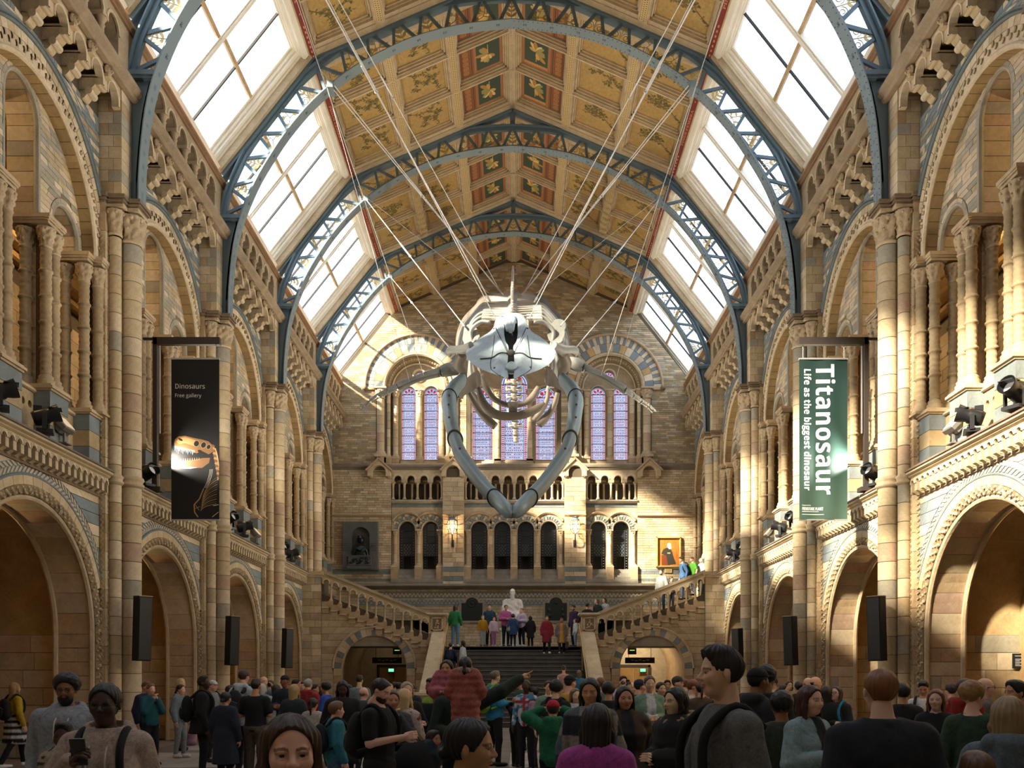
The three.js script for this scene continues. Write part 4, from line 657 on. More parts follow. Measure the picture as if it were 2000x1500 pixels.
const stained = [0, 1].map((v) => canvasTex(128, 1024, (g, w, h) => {
const R = rng(760 + v); g.fillStyle = '#cfd3e4'; g.fillRect(0, 0, w, h);
for (let y = 0; y < h; y += 8) for (let x = 0; x < w; x += 8) { g.fillStyle = ['#d8d9e6', '#c3cbe2', '#b9c2e0', '#e3dde2', '#d9c7d3'][Math.floor(R() * 5)]; g.fillRect(x, y, 7, 7); }
for (let k = 0; k < 8; k++) { const y0 = k * 128; g.strokeStyle = '#3c4a86'; g.lineWidth = 2; for (let i = 0; i < 4; i++) for (const j of [0, 1]) { g.beginPath(); g.arc(32 + i * 22, y0 + 40 + j * 42, 13, 0, 7); g.stroke(); g.fillStyle = ['#c8384a', '#7f8fd0', '#ead9e0'][Math.floor(R() * 3)]; g.beginPath(); g.arc(32 + i * 22, y0 + 40 + j * 42, 5, 0, 7); g.fill(); }
g.fillStyle = '#39447c'; for (let i = 0; i < 9; i++) g.fillRect(22 + i * 10, y0 + 108, 5, 12); if (k % 2) { g.fillStyle = '#c23545'; for (let i = 0; i < 5; i++) { g.beginPath(); g.moveTo(26 + i * 18, y0 + 20); g.lineTo(38 + i * 18, y0 + 20); g.lineTo(32 + i * 18, y0 + 8); g.fill(); } } }
g.fillStyle = '#d6d3e2'; g.fillRect(0, 0, 16, h); g.fillRect(w - 16, 0, 16, h); g.fillStyle = '#c92f3c'; for (let y = 0; y < h; y += 26) for (const x of [0, w - 16]) { g.beginPath(); g.moveTo(x + 1, y); g.lineTo(x + 15, y); g.lineTo(x + 8, y + 19); g.fill(); }
g.fillStyle = '#2f3a66'; g.fillRect(16, 0, 2, h); g.fillRect(w - 18, 0, 2, h);
}));
const roseTex = canvasTex(128, 128, (g, w, h) => { g.fillStyle = '#cdd2e4'; g.fillRect(0, 0, w, h); for (let i = 0; i < 8; i++) { const a = i / 8 * 2 * PI; g.fillStyle = '#c92f3c'; g.beginPath(); g.arc(64 + 38 * Math.cos(a), 64 + 38 * Math.sin(a), 11, 0, 7); g.fill(); } g.strokeStyle = '#39447c'; g.lineWidth = 4; g.beginPath(); g.arc(64, 64, 54, 0, 7); g.stroke(); g.beginPath(); g.arc(64, 64, 24, 0, 7); g.stroke(); g.fillStyle = '#b8455a'; g.beginPath(); g.arc(64, 64, 12, 0, 7); g.fill(); });
const glassOf = (map) => new THREE.MeshPhysicalMaterial({ map, color: lin(0.46, 0.38, 0.34), transmission: 1, thickness: 0, roughness: 0.25, ior: 1.45 });
const STG = stained.map(glassOf), ROSE = glassOf(roseTex);
function engaged(parent, x, y0, y1, r, z, R) {
const c = new THREE.Group(); c.name = 'column'; parent.add(c); const hc = Math.max(0.3, r * 2.8), hb = r * 1.6;
mesh('base', new GB().box(x - r * 1.5, x + r * 1.5, y0 - 0.02, y0 + hb * 0.35, z - r * 1.5, z + r * 1.5, TINT.carve).add(lathe([[r * 1.45, hb * 0.35], [r * 1.45, hb * 0.55], [r * 1.2, hb * 0.7], [r * 1.25, hb * 0.85], [r, hb]], 14), M4(x, y0, z), TINT.carve), MAT.stone, c);
drums(c, 'drum', r, x, z, y0 + hb, y1 - hc, 0.42, R, 14);
mesh('capital', new GB().add(capitalGeo(r, hc, r * 1.5, TINT.carve, 6).build(), M4(x, y1 - hc, z)).box(x - r * 1.6, x + r * 1.6, y1 - 0.07, y1, z - r * 1.6, z + r * 1.6, TINT.carve), MAT.stone, c); return c;
}
function lancet(t, cx, hw, sill, spring, z, mat, segs) {
const H = spring + hw - sill;
for (let k = 0; k < segs; k++) { const y0 = sill + H * 0.0 + (spring - sill) * k / segs, y1 = sill + (spring - sill) * (k + 1) / segs, g = flatQuad([cx - hw, y0, z], [cx + hw, y0, z], [cx + hw, y1, z], [cx - hw, y1, z]), u = g.attributes.uv.array; for (const i of [1, 3]) u[i] = k / segs; for (const i of [5, 7]) u[i] = (k + 1) / segs; mesh('pane', g, mat, t); if (k) mesh('saddle_bar', new GB().box(cx - hw, cx + hw, y0 - 0.012, y0 + 0.012, z, z + 0.02), MAT.dark, t); }
const s = new THREE.Shape(); s.moveTo(cx - hw, spring); s.absarc(cx, spring, hw, PI, 0, true); const g = new THREE.ShapeGeometry(s, 12); g.translate(0, 0, z); const P = g.attributes.position, U = g.attributes.uv; for (let i = 0; i < P.count; i++) U.setXY(i, (P.getX(i) - cx) / hw * 0.5 + 0.5, (P.getY(i) - spring) / hw * 0.5 + 0.5); mesh('head_pane', g, ROSE, t);
mesh('saddle_bar', new GB().box(cx - hw, cx + hw, spring - 0.014, spring + 0.014, z, z + 0.02), MAT.dark, t);
for (const q of [-0.72, 0.72]) mesh('lead_bar', new GB().box(cx + q * hw - 0.007, cx + q * hw + 0.007, sill, spring, z, z + 0.014), MAT.dark, t);
}
function makeBigWindow(i) {
const mid = i === 1, cx = [EX(816), MID, EX(1191)][i], t = structure('window_' + winN++, [0, 0, EZ]), cy = EY(757), R = rng(80 + i), sill = EY(893), k = mid ? 0.84 : 1, u = mid ? 0.78 : 0, zR = -0.5;
mesh('label_moulding', archSweep(new GB(), [[2.50, 0], [2.50, 0.10], [2.53, 0.14], [2.58, 0.14], [2.62, 0.08], [2.62, 0]].map(([a, b]) => [mid ? a - 0.02 : a, b]), cx, cy, cy, 36, TINT.tan), MAT.stone, t);
if (!mid) for (const q of [-1, 1]) mesh('label_stop', new GB().add(new THREE.IcosahedronGeometry(0.13, 1), M4(cx + q * 2.56, cy - 0.05, 0.1), TINT.brown).box(...(q > 0 ? [cx + 1.9, cx + 2.6] : [cx - 2.6, cx - 1.9]), cy - 0.12, cy, 0, 0.1, TINT.tan), MAT.stone, t);
for (const [n, a, b, f] of [[44, mid ? 2.62 : 2.14, mid ? 2.95 : 2.50, (j) => (j % 2 ? TINT.blue : TINT.pale)], ...mid ? [] : [[19, 1.72, 2.13, (j) => [TINT.blue, TINT.pale, [0.55, 0.35, 0.15], TINT.blue, TINT.buff][j % 5]]]]) for (let j = 0; j < n; j++) mesh('voussoir', voussoirs(1, a * k, b * k, cx, cy, 0, 0.035, () => vary(f(j), R, 0.1), j / n * PI, (j + 1) / n * PI, 0.012)[0], MAT.stone, t);
mesh('inner_label', archSweep(new GB(), [[1.56, -0.1], [1.54, 0.04], [1.60, 0.10], [1.68, 0.10], [1.72, 0]].map(([a, b]) => [a * k + u, b]), cx, cy, cy, 32, TINT.carve), MAT.stone, t);
const cb = archSweep(new GB(), [[1.36, zR], [1.38, -0.35], [1.56, -0.1]].map(([a, b]) => [a * k + u, b]), cx, cy, cy, 32, [0.34, 0.25, 0.14]); for (let j = 0; j < 34; j++) { const a = (j + 0.5) / 34 * PI; cb.add(new THREE.IcosahedronGeometry(0.075, 0), M4(cx + (1.47 * k + u) * Math.cos(a), cy + (1.47 * k + u) * Math.sin(a), -0.22, R() * 3, R() * 3, 0), TINT.carve); } mesh('carved_order', cb, MAT.stone, t);
mesh('inner_roll', archSweep(new GB(), [[1.28, zR], [1.26, zR + 0.06], [1.30, zR + 0.12], [1.36, zR + 0.08], [1.37, zR]].map(([a, b]) => [a * k + u, b]), cx, cy, cy, 32, TINT.pale), MAT.stone, t);
const L = mid ? [[EX(941.5), 0.50, EY(768)], [EX(1004.5), 0.64, EY(742)], [EX(1067.5), 0.50, EY(768)]] : [[cx - 0.51, 0.355, EY(762)], [cx + 0.60, 0.355, EY(762)]];
const W = mid ? 2.3 : 1.56, s = shapeOf([[cx - W, EY(907)], [cx - W, cy]]); if (mid) { s.lineTo(cx - 2.12, cy); s.absarc(cx, cy, 2.12, PI, 0, true); s.lineTo(cx + W, cy); } else s.absarc(cx, cy, 1.56, PI, 0, true); s.lineTo(cx + W, EY(907));
for (const [x, hw, sp] of L) { const h = new THREE.Path(); h.moveTo(x - hw, sill); h.lineTo(x - hw, sp); h.absarc(x, sp, hw, PI, 0, true); h.lineTo(x + hw, sill); s.holes.push(h); }
if (!mid) { const h = new THREE.Path(); h.absarc(cx + 0.02, EY(727), 0.26, 0, 2 * PI, true); s.holes.push(h); }
mesh('tympanum', one(extrude(s, 0.34, zR - 0.34, 0, 16), [0.44, 0.34, 0.21]), MAT.stone, t);
for (const [x, hw, sp] of L) { lancet(t, x, hw, sill, sp, zR - 0.26, STG[(x > cx) ? 1 : 0], mid ? 9 : 8); mesh('light_moulding', archSweep(new GB(), [[hw, zR - 0.02], [hw - 0.01, zR + 0.04], [hw + 0.06, zR + 0.05], [hw + 0.09, zR]], x, sp, sp, 16, TINT.grey), MAT.stone, t); mesh('sill', new GB().run([[zR - 0.3, sill - 0.02], [zR + 0.1, sill - 0.1], [zR + 0.1, sill - 0.2]].reverse(), x - hw - 0.05, x + hw + 0.05, TINT.pale), MAT.stone, t); }
if (!mid) { mesh('oculus_ring', new GB().add(new THREE.TorusGeometry(0.30, 0.05, 8, 24), M4(cx + 0.02, EY(727), zR + 0.02), TINT.pale), MAT.stone, t); const g = new THREE.CircleGeometry(0.26, 20); g.translate(cx + 0.02, EY(727), zR - 0.26); mesh('oculus_pane', g, ROSE, t); }
const y0 = EY(893), y1 = EY(758);
if (mid) for (const q of [-1, 1]) { engaged(t, cx + q * 0.79, y0 - 0.1, EY(757), 0.12, zR + 0.12, R); engaged(t, cx + q * 2.12, y0 - 0.1, EY(757), 0.11, zR + 0.14, R); engaged(t, cx + q * 2.32, y0 - 0.1, EY(757), 0.10, zR + 0.34, R); }
else { for (const q of [-1, 1]) { engaged(t, cx + q * 1.80, y0, y1, 0.19, -0.02, R); engaged(t, cx + q * 1.46, y0, y1, 0.11, -0.2, R); engaged(t, cx + q * 1.12, y0, y1, 0.13, -0.36, R); } engaged(t, cx + 0.045, y0 - 0.05, EY(757), 0.13, zR + 0.12, R); }
for (const q of mid ? [-0.79, 0.79, -2.2, 2.2] : [-1.8, -1.46, -1.12, 0.045, 1.12, 1.46, 1.8]) mesh('pedestal', new GB().box(cx + q - 0.17, cx + q + 0.17, EY(907), y0 - 0.02, -0.6, Math.abs(q) > 1.7 ? 0.2 : Math.abs(q) > 1.4 ? 0 : -0.2, TINT.tan), MAT.stone, t);
mesh('window_stool', new GB().run([[0.02, EY(909)], [0.05, EY(907)], [0.02, EY(905)], [-0.7, EY(904)]], cx - 2.3, cx + 2.3, TINT.tan), MAT.stone, t);
for (const q of [-1, 1]) mesh('jamb', new GB().box(...(q > 0 ? [cx + (mid ? 2.3 : 1.56), cx + 2.4] : [cx - 2.4, cx - (mid ? 2.3 : 1.56)]), EY(907), cy, -0.7, -0.3, TINT.tan), MAT.stone, t);
return t;
}
for (let i = 0; i < 3; i++) makeBigWindow(i);
function arcRow(x0, x1, n, where) {
const t = thing('small_arcade', `row of ${n === 8 ? 'eight' : 'four'} small round arches on columns, ${where}`, 'arcade', [0, 0, EZ], 0, 'small arcades of the end wall'), w = (x1 - x0) / n, r = Math.min(0.185, w * 0.36), sp = EY(936), y0 = EY(975), R = rng(90 + n + Math.round(x0 * 10));
const s = shapeOf([[x0, EY(918)], [x0, y0], [x0 + 0.001, y0]]); s.lineTo(x0 + (w / 2 - r), y0); for (let k = 0; k < n; k++) { const c = x0 + (k + 0.5) * w; s.lineTo(c - r, y0); s.lineTo(c - r, sp); s.absarc(c, sp, r, PI, 0, true); s.lineTo(c + r, y0); } s.lineTo(x1, y0); s.lineTo(x1, EY(918));
const u = shapeOf([[x0, EY(918)], [x0, EY(942)]]); for (let k = 0; k < n; k++) { const c = x0 + (k + 0.5) * w; u.lineTo(c - r, EY(942)); u.lineTo(c - r, sp); u.absarc(c, sp, r, PI, 0, true); u.lineTo(c + r, EY(942)); } u.lineTo(x1, EY(942)); u.lineTo(x1, EY(918));
mesh('spandrel', one(extrude(u, 0.22, -0.20, 0, 8), TINT.buff), MAT.stone, t);
for (let k = 0; k < n; k++) { const c = x0 + (k + 0.5) * w; mesh('arch_moulding', archSweep(new GB(), [[r, -0.02], [r - 0.005, 0.05], [r + 0.04, 0.06], [r + 0.05, 0.03], [r + 0.10, 0.04], [r + 0.105, 0.01]], c, sp, sp, 12, TINT.pale), MAT.stone, t); }
const col = (r0) => new GB().add(lathe([[r0 * 1.7, 0], [r0 * 1.7, 0.05], [r0 * 1.1, 0.1], [r0, 0.13], [r0, 0.62], [r0 * 1.3, 0.65], [r0, 0.68], [r0 * 1.8, 0.80], [0, 0.80]], 12), null, TINT.carve).box(-r0 * 2, r0 * 2, 0.8, 0.86, -r0 * 2, r0 * 2, TINT.carve).build(), cg = col(0.055), cg2 = col(0.05);
for (let k = 0; k <= n; k++) mesh('column', cg, MAT.stone, t).position.set(clamp(x0 + k * w, x0 + 0.08, x1 - 0.08), y0, -0.09);
for (let k = 0; k < n; k++) { const m = mesh('rear_column', cg2, MAT.stone, t); m.position.set(x0 + (k + 0.5) * w, y0 - 0.02, -0.55); m.scale.y = 1.2; }
mesh('rear_wall', new GB().box(x0, x1, EY(980), EY(915), -1.1, -0.95, [0.12, 0.10, 0.08]).box(x0, x1, EY(920), EY(914), -0.95, -0.2, TINT.brown).box(x0 - 0.1, x0, EY(980), EY(915), -1, -0.2, TINT.tan).box(x1, x1 + 0.1, EY(980), EY(915), -1, -0.2, TINT.tan).box(x0, x1, EY(941), EY(915), -0.66, -0.46, TINT.brown), MAT.stone, t);
mesh('sill', new GB().run([[-0.05, EY(983)], [0.04, EY(981)], [0.09, EY(979)], [0.09, EY(977)], [-0.1, EY(975)], [-1.0, EY(975)]], x0, x1, [0.48, 0.44, 0.36]), MAT.stone, t);
return t;
}
arcRow(EX(764), EX(866), 4, 'on the left of the end wall'); arcRow(EX(906), EX(1103), 8, 'at the middle of the end wall behind the jaws'); arcRow(EX(1143), EX(1245), 4, 'on the right of the end wall');
const MR_LEAD = std({ color: lin(0.16, 0.19, 0.21), roughness: 0.4 });
function lowWindows(x0, x1, cs, label) {
const t = thing('arched_windows', label, 'windows', [0, 0, EZ], 0, 'lower arched windows of the end wall'), R = rng(130 + Math.round(x0)), sp = EY(1033), y0 = EY(1112), hw = 0.40, zf = -0.12;
const u = shapeOf([[x0, EY(983)], [x0, EY(1112)]]); for (const c of cs) { u.lineTo(c - hw, EY(1112)); u.lineTo(c - hw, sp); u.absarc(c, sp, hw, PI, 0, true); u.lineTo(c + hw, EY(1112)); } u.lineTo(x1, EY(1112)); u.lineTo(x1, EY(983));
mesh('wall_panel', one(extrude(u, 0.4, zf - 0.4, 0, 14), TINT.buff), MAT.stone, t);
mesh('blue_course', new GB().box(x0, x1, EY(990), EY(983), zf, zf + 0.02, TINT.blue), MAT.stone, t);
for (const c of cs) {
for (let j = 0; j < 13; j++) mesh('voussoir', voussoirs(1, 0.47, 0.60, c, sp, zf, zf + 0.05, () => vary(j % 3 === 1 ? TINT.pale : TINT.blue, R), j / 13 * PI, (j + 1) / 13 * PI, 0.05)[0], MAT.stone, t);
for (let j = 0; j < 9; j++) mesh('voussoir', voussoirs(1, 0.60, 0.72, c, sp, zf, zf + 0.03, () => vary(j % 2 ? TINT.blue : TINT.buff, R), 0.35 + j / 9 * (PI - 0.7), 0.35 + (j + 1) / 9 * (PI - 0.7))[0], MAT.stone, t);
mesh('roll_moulding', archSweep(new GB(), [[hw - 0.01, zf - 0.05], [hw - 0.015, zf + 0.04], [hw + 0.03, zf + 0.06], [hw + 0.07, zf]], c, sp, sp, 18, [0.45, 0.42, 0.35]), MAT.stone, t);
mesh('hood', archSweep(new GB(), [[0.72, zf], [0.73, zf + 0.09], [0.79, zf + 0.13], [0.84, zf + 0.09], [0.85, zf]], c, sp + 0.02, sp + 0.02, 20, TINT.tan, 0.5, PI - 0.5), MAT.stone, t);
const zg = -0.42; mesh('glazing', new GB().box(c - hw, c + hw, EY(1084), sp + hw, zg - 0.02, zg), new THREE.MeshStandardMaterial({ color: lin(0.025, 0.032, 0.04), roughness: 0.12 }), t);
const bars = new GB(); for (const x of [-0.36, -0.2, 0.2, 0.36]) bars.box(c + x - 0.012, c + x + 0.012, y0, sp + 0.3, zg, zg + 0.03); for (const py of [1112, 1084, 1058, 1045, 1034]) bars.box(c - hw, c + hw, EY(py) - 0.012, EY(py) + 0.012, zg, zg + 0.03); mesh('glazing_bars', bars, MAT.dark, t);
const dots = new GB(); for (let j = 0; j < 15; j++) for (const x of [-0.28, 0.28]) dots.box(c + x - 0.02, c + x + 0.02, y0 + 0.05 + j * 0.13, y0 + 0.09 + j * 0.13, zg, zg + 0.012, [1, 1, 1]); for (let j = 0; j < 6; j++) for (let i = 0; i < 5; i++) if ((i + j) % 2) dots.box(c - 0.16 + i * 0.07, c - 0.13 + i * 0.07, EY(1082) + j * 0.09, EY(1082) + j * 0.09 + 0.055, zg, zg + 0.012, [1, 1, 1]); mesh('leaded_pattern', dots, MR_LEAD, t);
}
mesh('dark_recess', new GB().box(x0, x1, EY(1142), EY(985), -1.2, -1.05), MAT.dark, t);
const cols = [x0 + 0.17, ...cs.slice(1).map((c, i) => (c + cs[i]) / 2), x1 - 0.17];
for (const x of cols) { engaged(t, x, EY(1105), EY(1034), 0.095, zf + 0.02, R); mesh('pedestal', new GB().box(x - 0.17, x + 0.17, EY(1138), EY(1108), -0.35, 0.16, TINT.tan).run([[-0.2, EY(1108)], [0.16, EY(1108)], [0.1, EY(1105.5)], [-0.2, EY(1105)]], x - 0.17, x + 0.17, TINT.carve), MAT.stone, t); }
for (let k = 0; k < 7; k++) mesh('step', new GB().box(x0, x1, EY(1140) + k * 0.105, EY(1140) + (k + 1) * 0.105 - 0.008, -0.5, 0.30 - k * 0.09, vary(k % 2 ? [0.36, 0.33, 0.28] : [0.30, 0.29, 0.25], R, 0.06)), MAT.stone, t);
}
lowWindows(EX(764), EX(866), [EX(794), EX(840)], 'pair of dark arched windows beside the bust niche');
lowWindows(EX(906), EX(1103), [EX(936), EX(981), EX(1027), EX(1072)], 'four dark arched windows above the statue');
lowWindows(EX(1143), EX(1245), [EX(1169), EX(1214)], 'pair of dark arched windows beside the portrait painting');
[[742, 'far left of the end wall'], [885.5, 'between left and middle arcades'], [1123, 'between middle and right arcades'], [1267, 'far right of the end wall']].forEach(([px, where]) => {
const c = EX(px), t = thing('gable_hood', `small stone gable on brackets, ${where}`, 'gable', [0, 0, EZ], 0, 'gables of the end wall'), y = EY(921);
const s = shapeOf([[c - 0.56, y], [c - 0.56, EY(933)], [c - 0.32, EY(933)], [c - 0.32, EY(925)]]); s.absarc(c, EY(925), 0.32, PI, 0, true); s.lineTo(c + 0.32, EY(933)); s.lineTo(c + 0.56, EY(933)); s.lineTo(c + 0.56, y); s.lineTo(c, EY(900));
mesh('gable', one(extrude(s, 0.34, 0.02, 0.015, 12), TINT.buff), MAT.stone, t);
for (const q of [-1, 1]) { mesh('coping', one(bar([c + q * 0.62, y - 0.02, 0.2], [c, EY(898.5), 0.2], 0.075, 0.46), TINT.tan), MAT.stone, t); mesh('bracket', new GB().add(new THREE.SphereGeometry(0.12, 12, 8), M4(c + q * 0.44, EY(933), 0.2, 0, 0, 0, 1, 0.7, 1.2), TINT.tan), MAT.stone, t); }
mesh('finial', new GB().add(new THREE.IcosahedronGeometry(0.07, 1), M4(c, EY(896), 0.2), TINT.brown).add(new THREE.ConeGeometry(0.05, 0.2, 8), M4(c, EY(893), 0.2), TINT.brown), MAT.stone, t);
});
const SD = 38.5, SK = SD / FOCAL, SX = (px) => EYE[0] + (px - VPX) * SK, SY = (py) => EYE[1] + (VPY - py) * SK, LAND = 3.09;
{
const R = rng(171), fl = structure('floor_landing');
mesh('landing_slab', new GB().box(-3.5, 3.5, LAND - 0.3, LAND - 0.01, EZ, -SD, [0.2, 0.18, 0.15]), MAT.stone, fl);
for (let i = 0; i < 10; i++) for (let j = 0; j < 8; j++) mesh('paving', new GB().box(-3.5 + i * 0.7 + 0.004, -3.5 + (i + 1) * 0.7 - 0.004, LAND - 0.02, LAND, -SD - (j + 1) * 0.77 + 0.004, -SD - j * 0.77, vary([0.34, 0.31, 0.27], R, 0.1)), MAT.stone, fl);
const st = thing('staircase', 'broad dark stone staircase leading up to the statue landing', 'staircase');
const N = 18, h = LAND / N, run = 0.345;
for (let k = 0; k < N; k++) { const z = -SD + (N - 1 - k) * run; mesh('step', new GB().run([[z - 0.0, k * h - 0.02], [z, (k + 1) * h - 0.045], [z + 0.035, (k + 1) * h - 0.04], [z + 0.035, (k + 1) * h - 0.008], [z + 0.02, (k + 1) * h], [z - run - 0.05, (k + 1) * h]], -2.78, 2.78, vary([0.105, 0.10, 0.095], R, 0.1)), MAT.stone, st); }
mesh('undercroft', new GB().box(-2.78, 2.78, 0, 0.1, -SD, -SD + N * run - 0.1), MAT.dark, st);
for (const s of [-1, 1]) {
const X = (a, b) => (s > 0 ? [a, b] : [-b, -a]), wall = shapeOf([[0, 0], [6.35, 0], [6.35, 0.55], [0, 3.62]]), nm = s < 0 ? 'left' : 'right';
const t = thing('stair_parapet', `sloping pale stone parapet on the ${nm} side of the broad staircase`, 'parapet', [0, 0, 0], 0, 'stair parapets');
const g = extrude(wall, 0.46, 0); g.applyMatrix4(new THREE.Matrix4().makeBasis(V(0, 0, 1), V(0, 1, 0), V(-1, 0, 0)).setPosition(s > 0 ? 3.34 : -2.88, 0, -SD + 0.05));
mesh('wall', one(g, TINT.tan), MAT.stone, t);
for (let k = 0; k < 6; k++) { const a = k / 6, b = (k + 1) / 6, z = (q) => -SD + 0.02 + q * 6.4, y = (q) => lerp(3.64, 0.55, q); const gb = new GB(); for (const [e, dy] of [[0, 0.0], [0.04, 0.035]]) { const x0 = X(2.83 + e, 3.40 - e); gb.slab([[z(a) + 0.006, y(a) + dy - 0.05], [z(b) - 0.006, y(b) + dy - 0.05], [z(b) - 0.006, y(b) + dy + 0.04], [z(a) + 0.006, y(a) + dy + 0.04]], x0[0], x0[1], vary([0.58, 0.47, 0.32], R, 0.08), true); } const m = mesh('coping_stone', gb, MAT.stone, t); m.geometry.applyMatrix4(new THREE.Matrix4().makeBasis(V(0, 0, 1), V(0, 1, 0), V(1, 0, 0)).multiply(new THREE.Matrix4())); m.geometry.index.array.reverse(); }
mesh('low_newel', new GB().box(...X(2.82, 3.42), 0, 1.15, -SD + 6.3, -SD + 6.85, TINT.tan).box(...X(2.78, 3.46), 1.15, 1.25, -SD + 6.26, -SD + 6.9, TINT.pale), MAT.stone, t);
const hr = thing('handrail', `thin brass handrail along the ${nm} side of the broad staircase`, 'handrail'); mesh('rail', one(tube([[s * 2.72, LAND + 0.95, -SD], [s * 2.72, LAND + 0.9, -SD + 0.4], [s * 2.72, 0.95, -SD + 6.3], [s * 2.72, 0.9, -SD + 6.6]], 0.025, 8, 16), [1, 1, 1]), MAT.brass ??= std({ color: lin(0.55, 0.40, 0.16), roughness: 0.35, metalness: 0.7 }), hr); for (let k = 0; k < 4; k++) { const q = k / 3 * 0.96 + 0.02; mesh('post', one(rod([s * 2.72, lerp(LAND, 0.05, q), -SD + 0.2 + q * 6.2], [s * 2.72, lerp(LAND, 0.05, q) + 0.86, -SD + 0.2 + q * 6.2], 0.018), [1, 1, 1]), MAT.brass, hr); }
const nw = thing('newel', `square stone newel with carved panel at the ${nm} end of the landing`, 'newel', [0, 0, 0], 0, 'stair newels');
mesh('block', new GB().box(...X(2.86, 3.50), LAND - 0.1, 4.35, -SD - 0.55, -SD + 0.06, TINT.tan), MAT.stone, nw);
mesh('cap', new GB().box(...X(2.80, 3.56), 4.35, 4.40, -SD - 0.6, -SD + 0.12, TINT.buff).box(...X(2.74, 3.62), 4.40, 4.48, -SD - 0.66, -SD + 0.18, TINT.pale).box(...X(2.82, 3.54), 3.60, 3.68, -SD - 0.6, -SD + 0.1, TINT.buff), MAT.stone, nw);
const pn = new GB().box(...X(2.96, 3.40), 3.76, 4.26, -SD + 0.06, -SD + 0.075, TINT.brown); for (const [a, b, c, d] of [[2.94, 3.42, 4.24, 4.29], [2.94, 3.42, 3.73, 3.78], [2.94, 2.99, 3.73, 4.29], [3.37, 3.42, 3.73, 4.29]]) pn.box(...X(a, b), c, d, -SD + 0.06, -SD + 0.10, TINT.buff); for (let k = 0; k < 16; k++) pn.add(new THREE.IcosahedronGeometry(0.035, 0), M4(s * (3.04 + 0.28 * R()), 3.84 + 0.34 * R(), -SD + 0.08, R(), R(), R()), TINT.carve); mesh('carved_panel', pn, MAT.stone, nw);
const w = structure('wall_stair_' + nm), ax = s * 5.80, ay = 2.17, r = 1.36, y0 = SY(1240), y1 = SY(1160);
const sh = new THREE.Shape(); const xs = (x) => s * x, pts = [[3.40, 0], [3.40, y0 + 0.0], [8.0, y1], [8.0, 0]]; const P = pts.map(([x, y]) => [xs(x), y]); if (s > 0) P.reverse(); P.forEach(([x, y], i) => (i ? sh.lineTo(x, y) : sh.moveTo(x, y)));
const h = new THREE.Path(); h.moveTo(ax - r, 0.02); h.lineTo(ax - r, ay); h.absarc(ax, ay, r, PI, 0, true); h.lineTo(ax + r, 0.02); sh.holes.push(h);
mesh('wall_core', extrude(sh, 0.5, -SD - 0.5, 0, 20), MAT.mortar, w);
const sp = (a, b) => { const top = (y) => 3.40 + 4.6 * clamp((y + 0.25 - y0) / (y1 - y0), 0, 1), q = (y) => (y < ay ? 1.72 : y < ay + 1.78 ? Math.sqrt(1.78 ** 2 - (y - ay) ** 2) : 0), L = [[Math.max(top(a), top(b)), 8.0]]; const qa = q(a), qb = q(b), S = []; if (qa < 0.1 && qb < 0.1) { if (L[0][0] < 7.9) S.push([L[0][0], 8.0, L[0][0], 8.0]); } else { if (5.8 - Math.max(qa, qb) > L[0][0] + 0.05) S.push([L[0][0], 5.8 - qa, L[0][0], 5.8 - qb]); S.push([Math.max(5.8 + qa, L[0][0]), 8.0, Math.max(5.8 + qb, L[0][0]), 8.0]); } return s > 0 ? S : S.map(([a0, b0, a1, b1]) => [-b0, -a0, -b1, -a1]); };
for (const q of courses(0.02, y1, 0.27, 0.62, sp, (r) => vary(r() < 0.7 ? TINT.buff : TINT.tan, r, 0.11), R, 0.02)) mesh('stone', q.gb, MAT.stone, w).position.z = -SD;
const ar = thing('stair_archway', `round archway with blue and cream voussoirs under the ${nm} stair flight`, 'archway', [0, 0, -SD], 0, 'archways under the stairs');
for (let j = 0; j < 21; j++) mesh('voussoir', voussoirs(1, 1.37, 1.68, ax, ay, 0, 0.04, () => vary([TINT.blue, TINT.buff, TINT.pale, TINT.blue, TINT.tan][j % 5], R, 0.12), j / 21 * PI, (j + 1) / 21 * PI)[0], MAT.stone, ar);
for (const q of [-1, 1]) for (let j = 0; j < 7; j++) mesh('jamb_stone', new GB().box(...(q > 0 ? [ax + 1.37, ax + 1.70] : [ax - 1.70, ax - 1.37]), j * 0.31, (j + 1) * 0.31 - 0.01, -0.5, 0.04, vary(j % 2 ? TINT.tan : TINT.buff, R)), MAT.stone, ar);
mesh('label_moulding', archSweep(new GB(), [[1.68, 0], [1.68, 0.08], [1.73, 0.10], [1.77, 0.06], [1.77, 0]], ax, ay, ay, 28, TINT.buff), MAT.stone, ar);
mesh('inner_roll', archSweep(new GB(), [[1.36, -0.45], [1.335, -0.1], [1.335, 0.02], [1.37, 0.05]], ax, ay, 0, 28, TINT.tan), MAT.stone, ar);
const fz = structure('floor_flight_' + nm), n = 12; for (let k = 0; k < n; k++) mesh('step', new GB().box(...X(3.45 + k * 0.385, 8.8), LAND + k * 0.152, LAND + (k + 1) * 0.152, -SD - 2.4, -SD - 0.02, vary([0.30, 0.26, 0.2], R, 0.1)), MAT.stone, fz);
const bl = thing('balustrade', `raking stone balustrade with round arches rising to the ${nm}`, 'balustrade', [0, 0, -SD], 0, 'stair balustrades'), sl = (SY(1115) - SY(1197)) / (SX(840) - SX(633)), yT = (x) => SY(1197) + (x - 3.47) * sl, H = 0.96;
const q0 = 3.5, q1 = 7.98, m = 12, dw = (q1 - q0) / m;
const rail = new GB(); for (const [z0, z1, a, b] of [[-0.16, 0.16, -0.12, 0.0], [-0.12, 0.12, -0.2, -0.12]]) { const L = [[s * q0, yT(q0) + a], [s * q1, yT(q1) + a], [s * q1, yT(q1) + b], [s * q0, yT(q0) + b]]; rail.slab(s > 0 ? L : [L[1], L[0], L[3], L[2]], z0, z1, a < -0.15 ? TINT.buff : [0.48, 0.39, 0.26], true); } mesh('rail', rail, MAT.stone, bl);
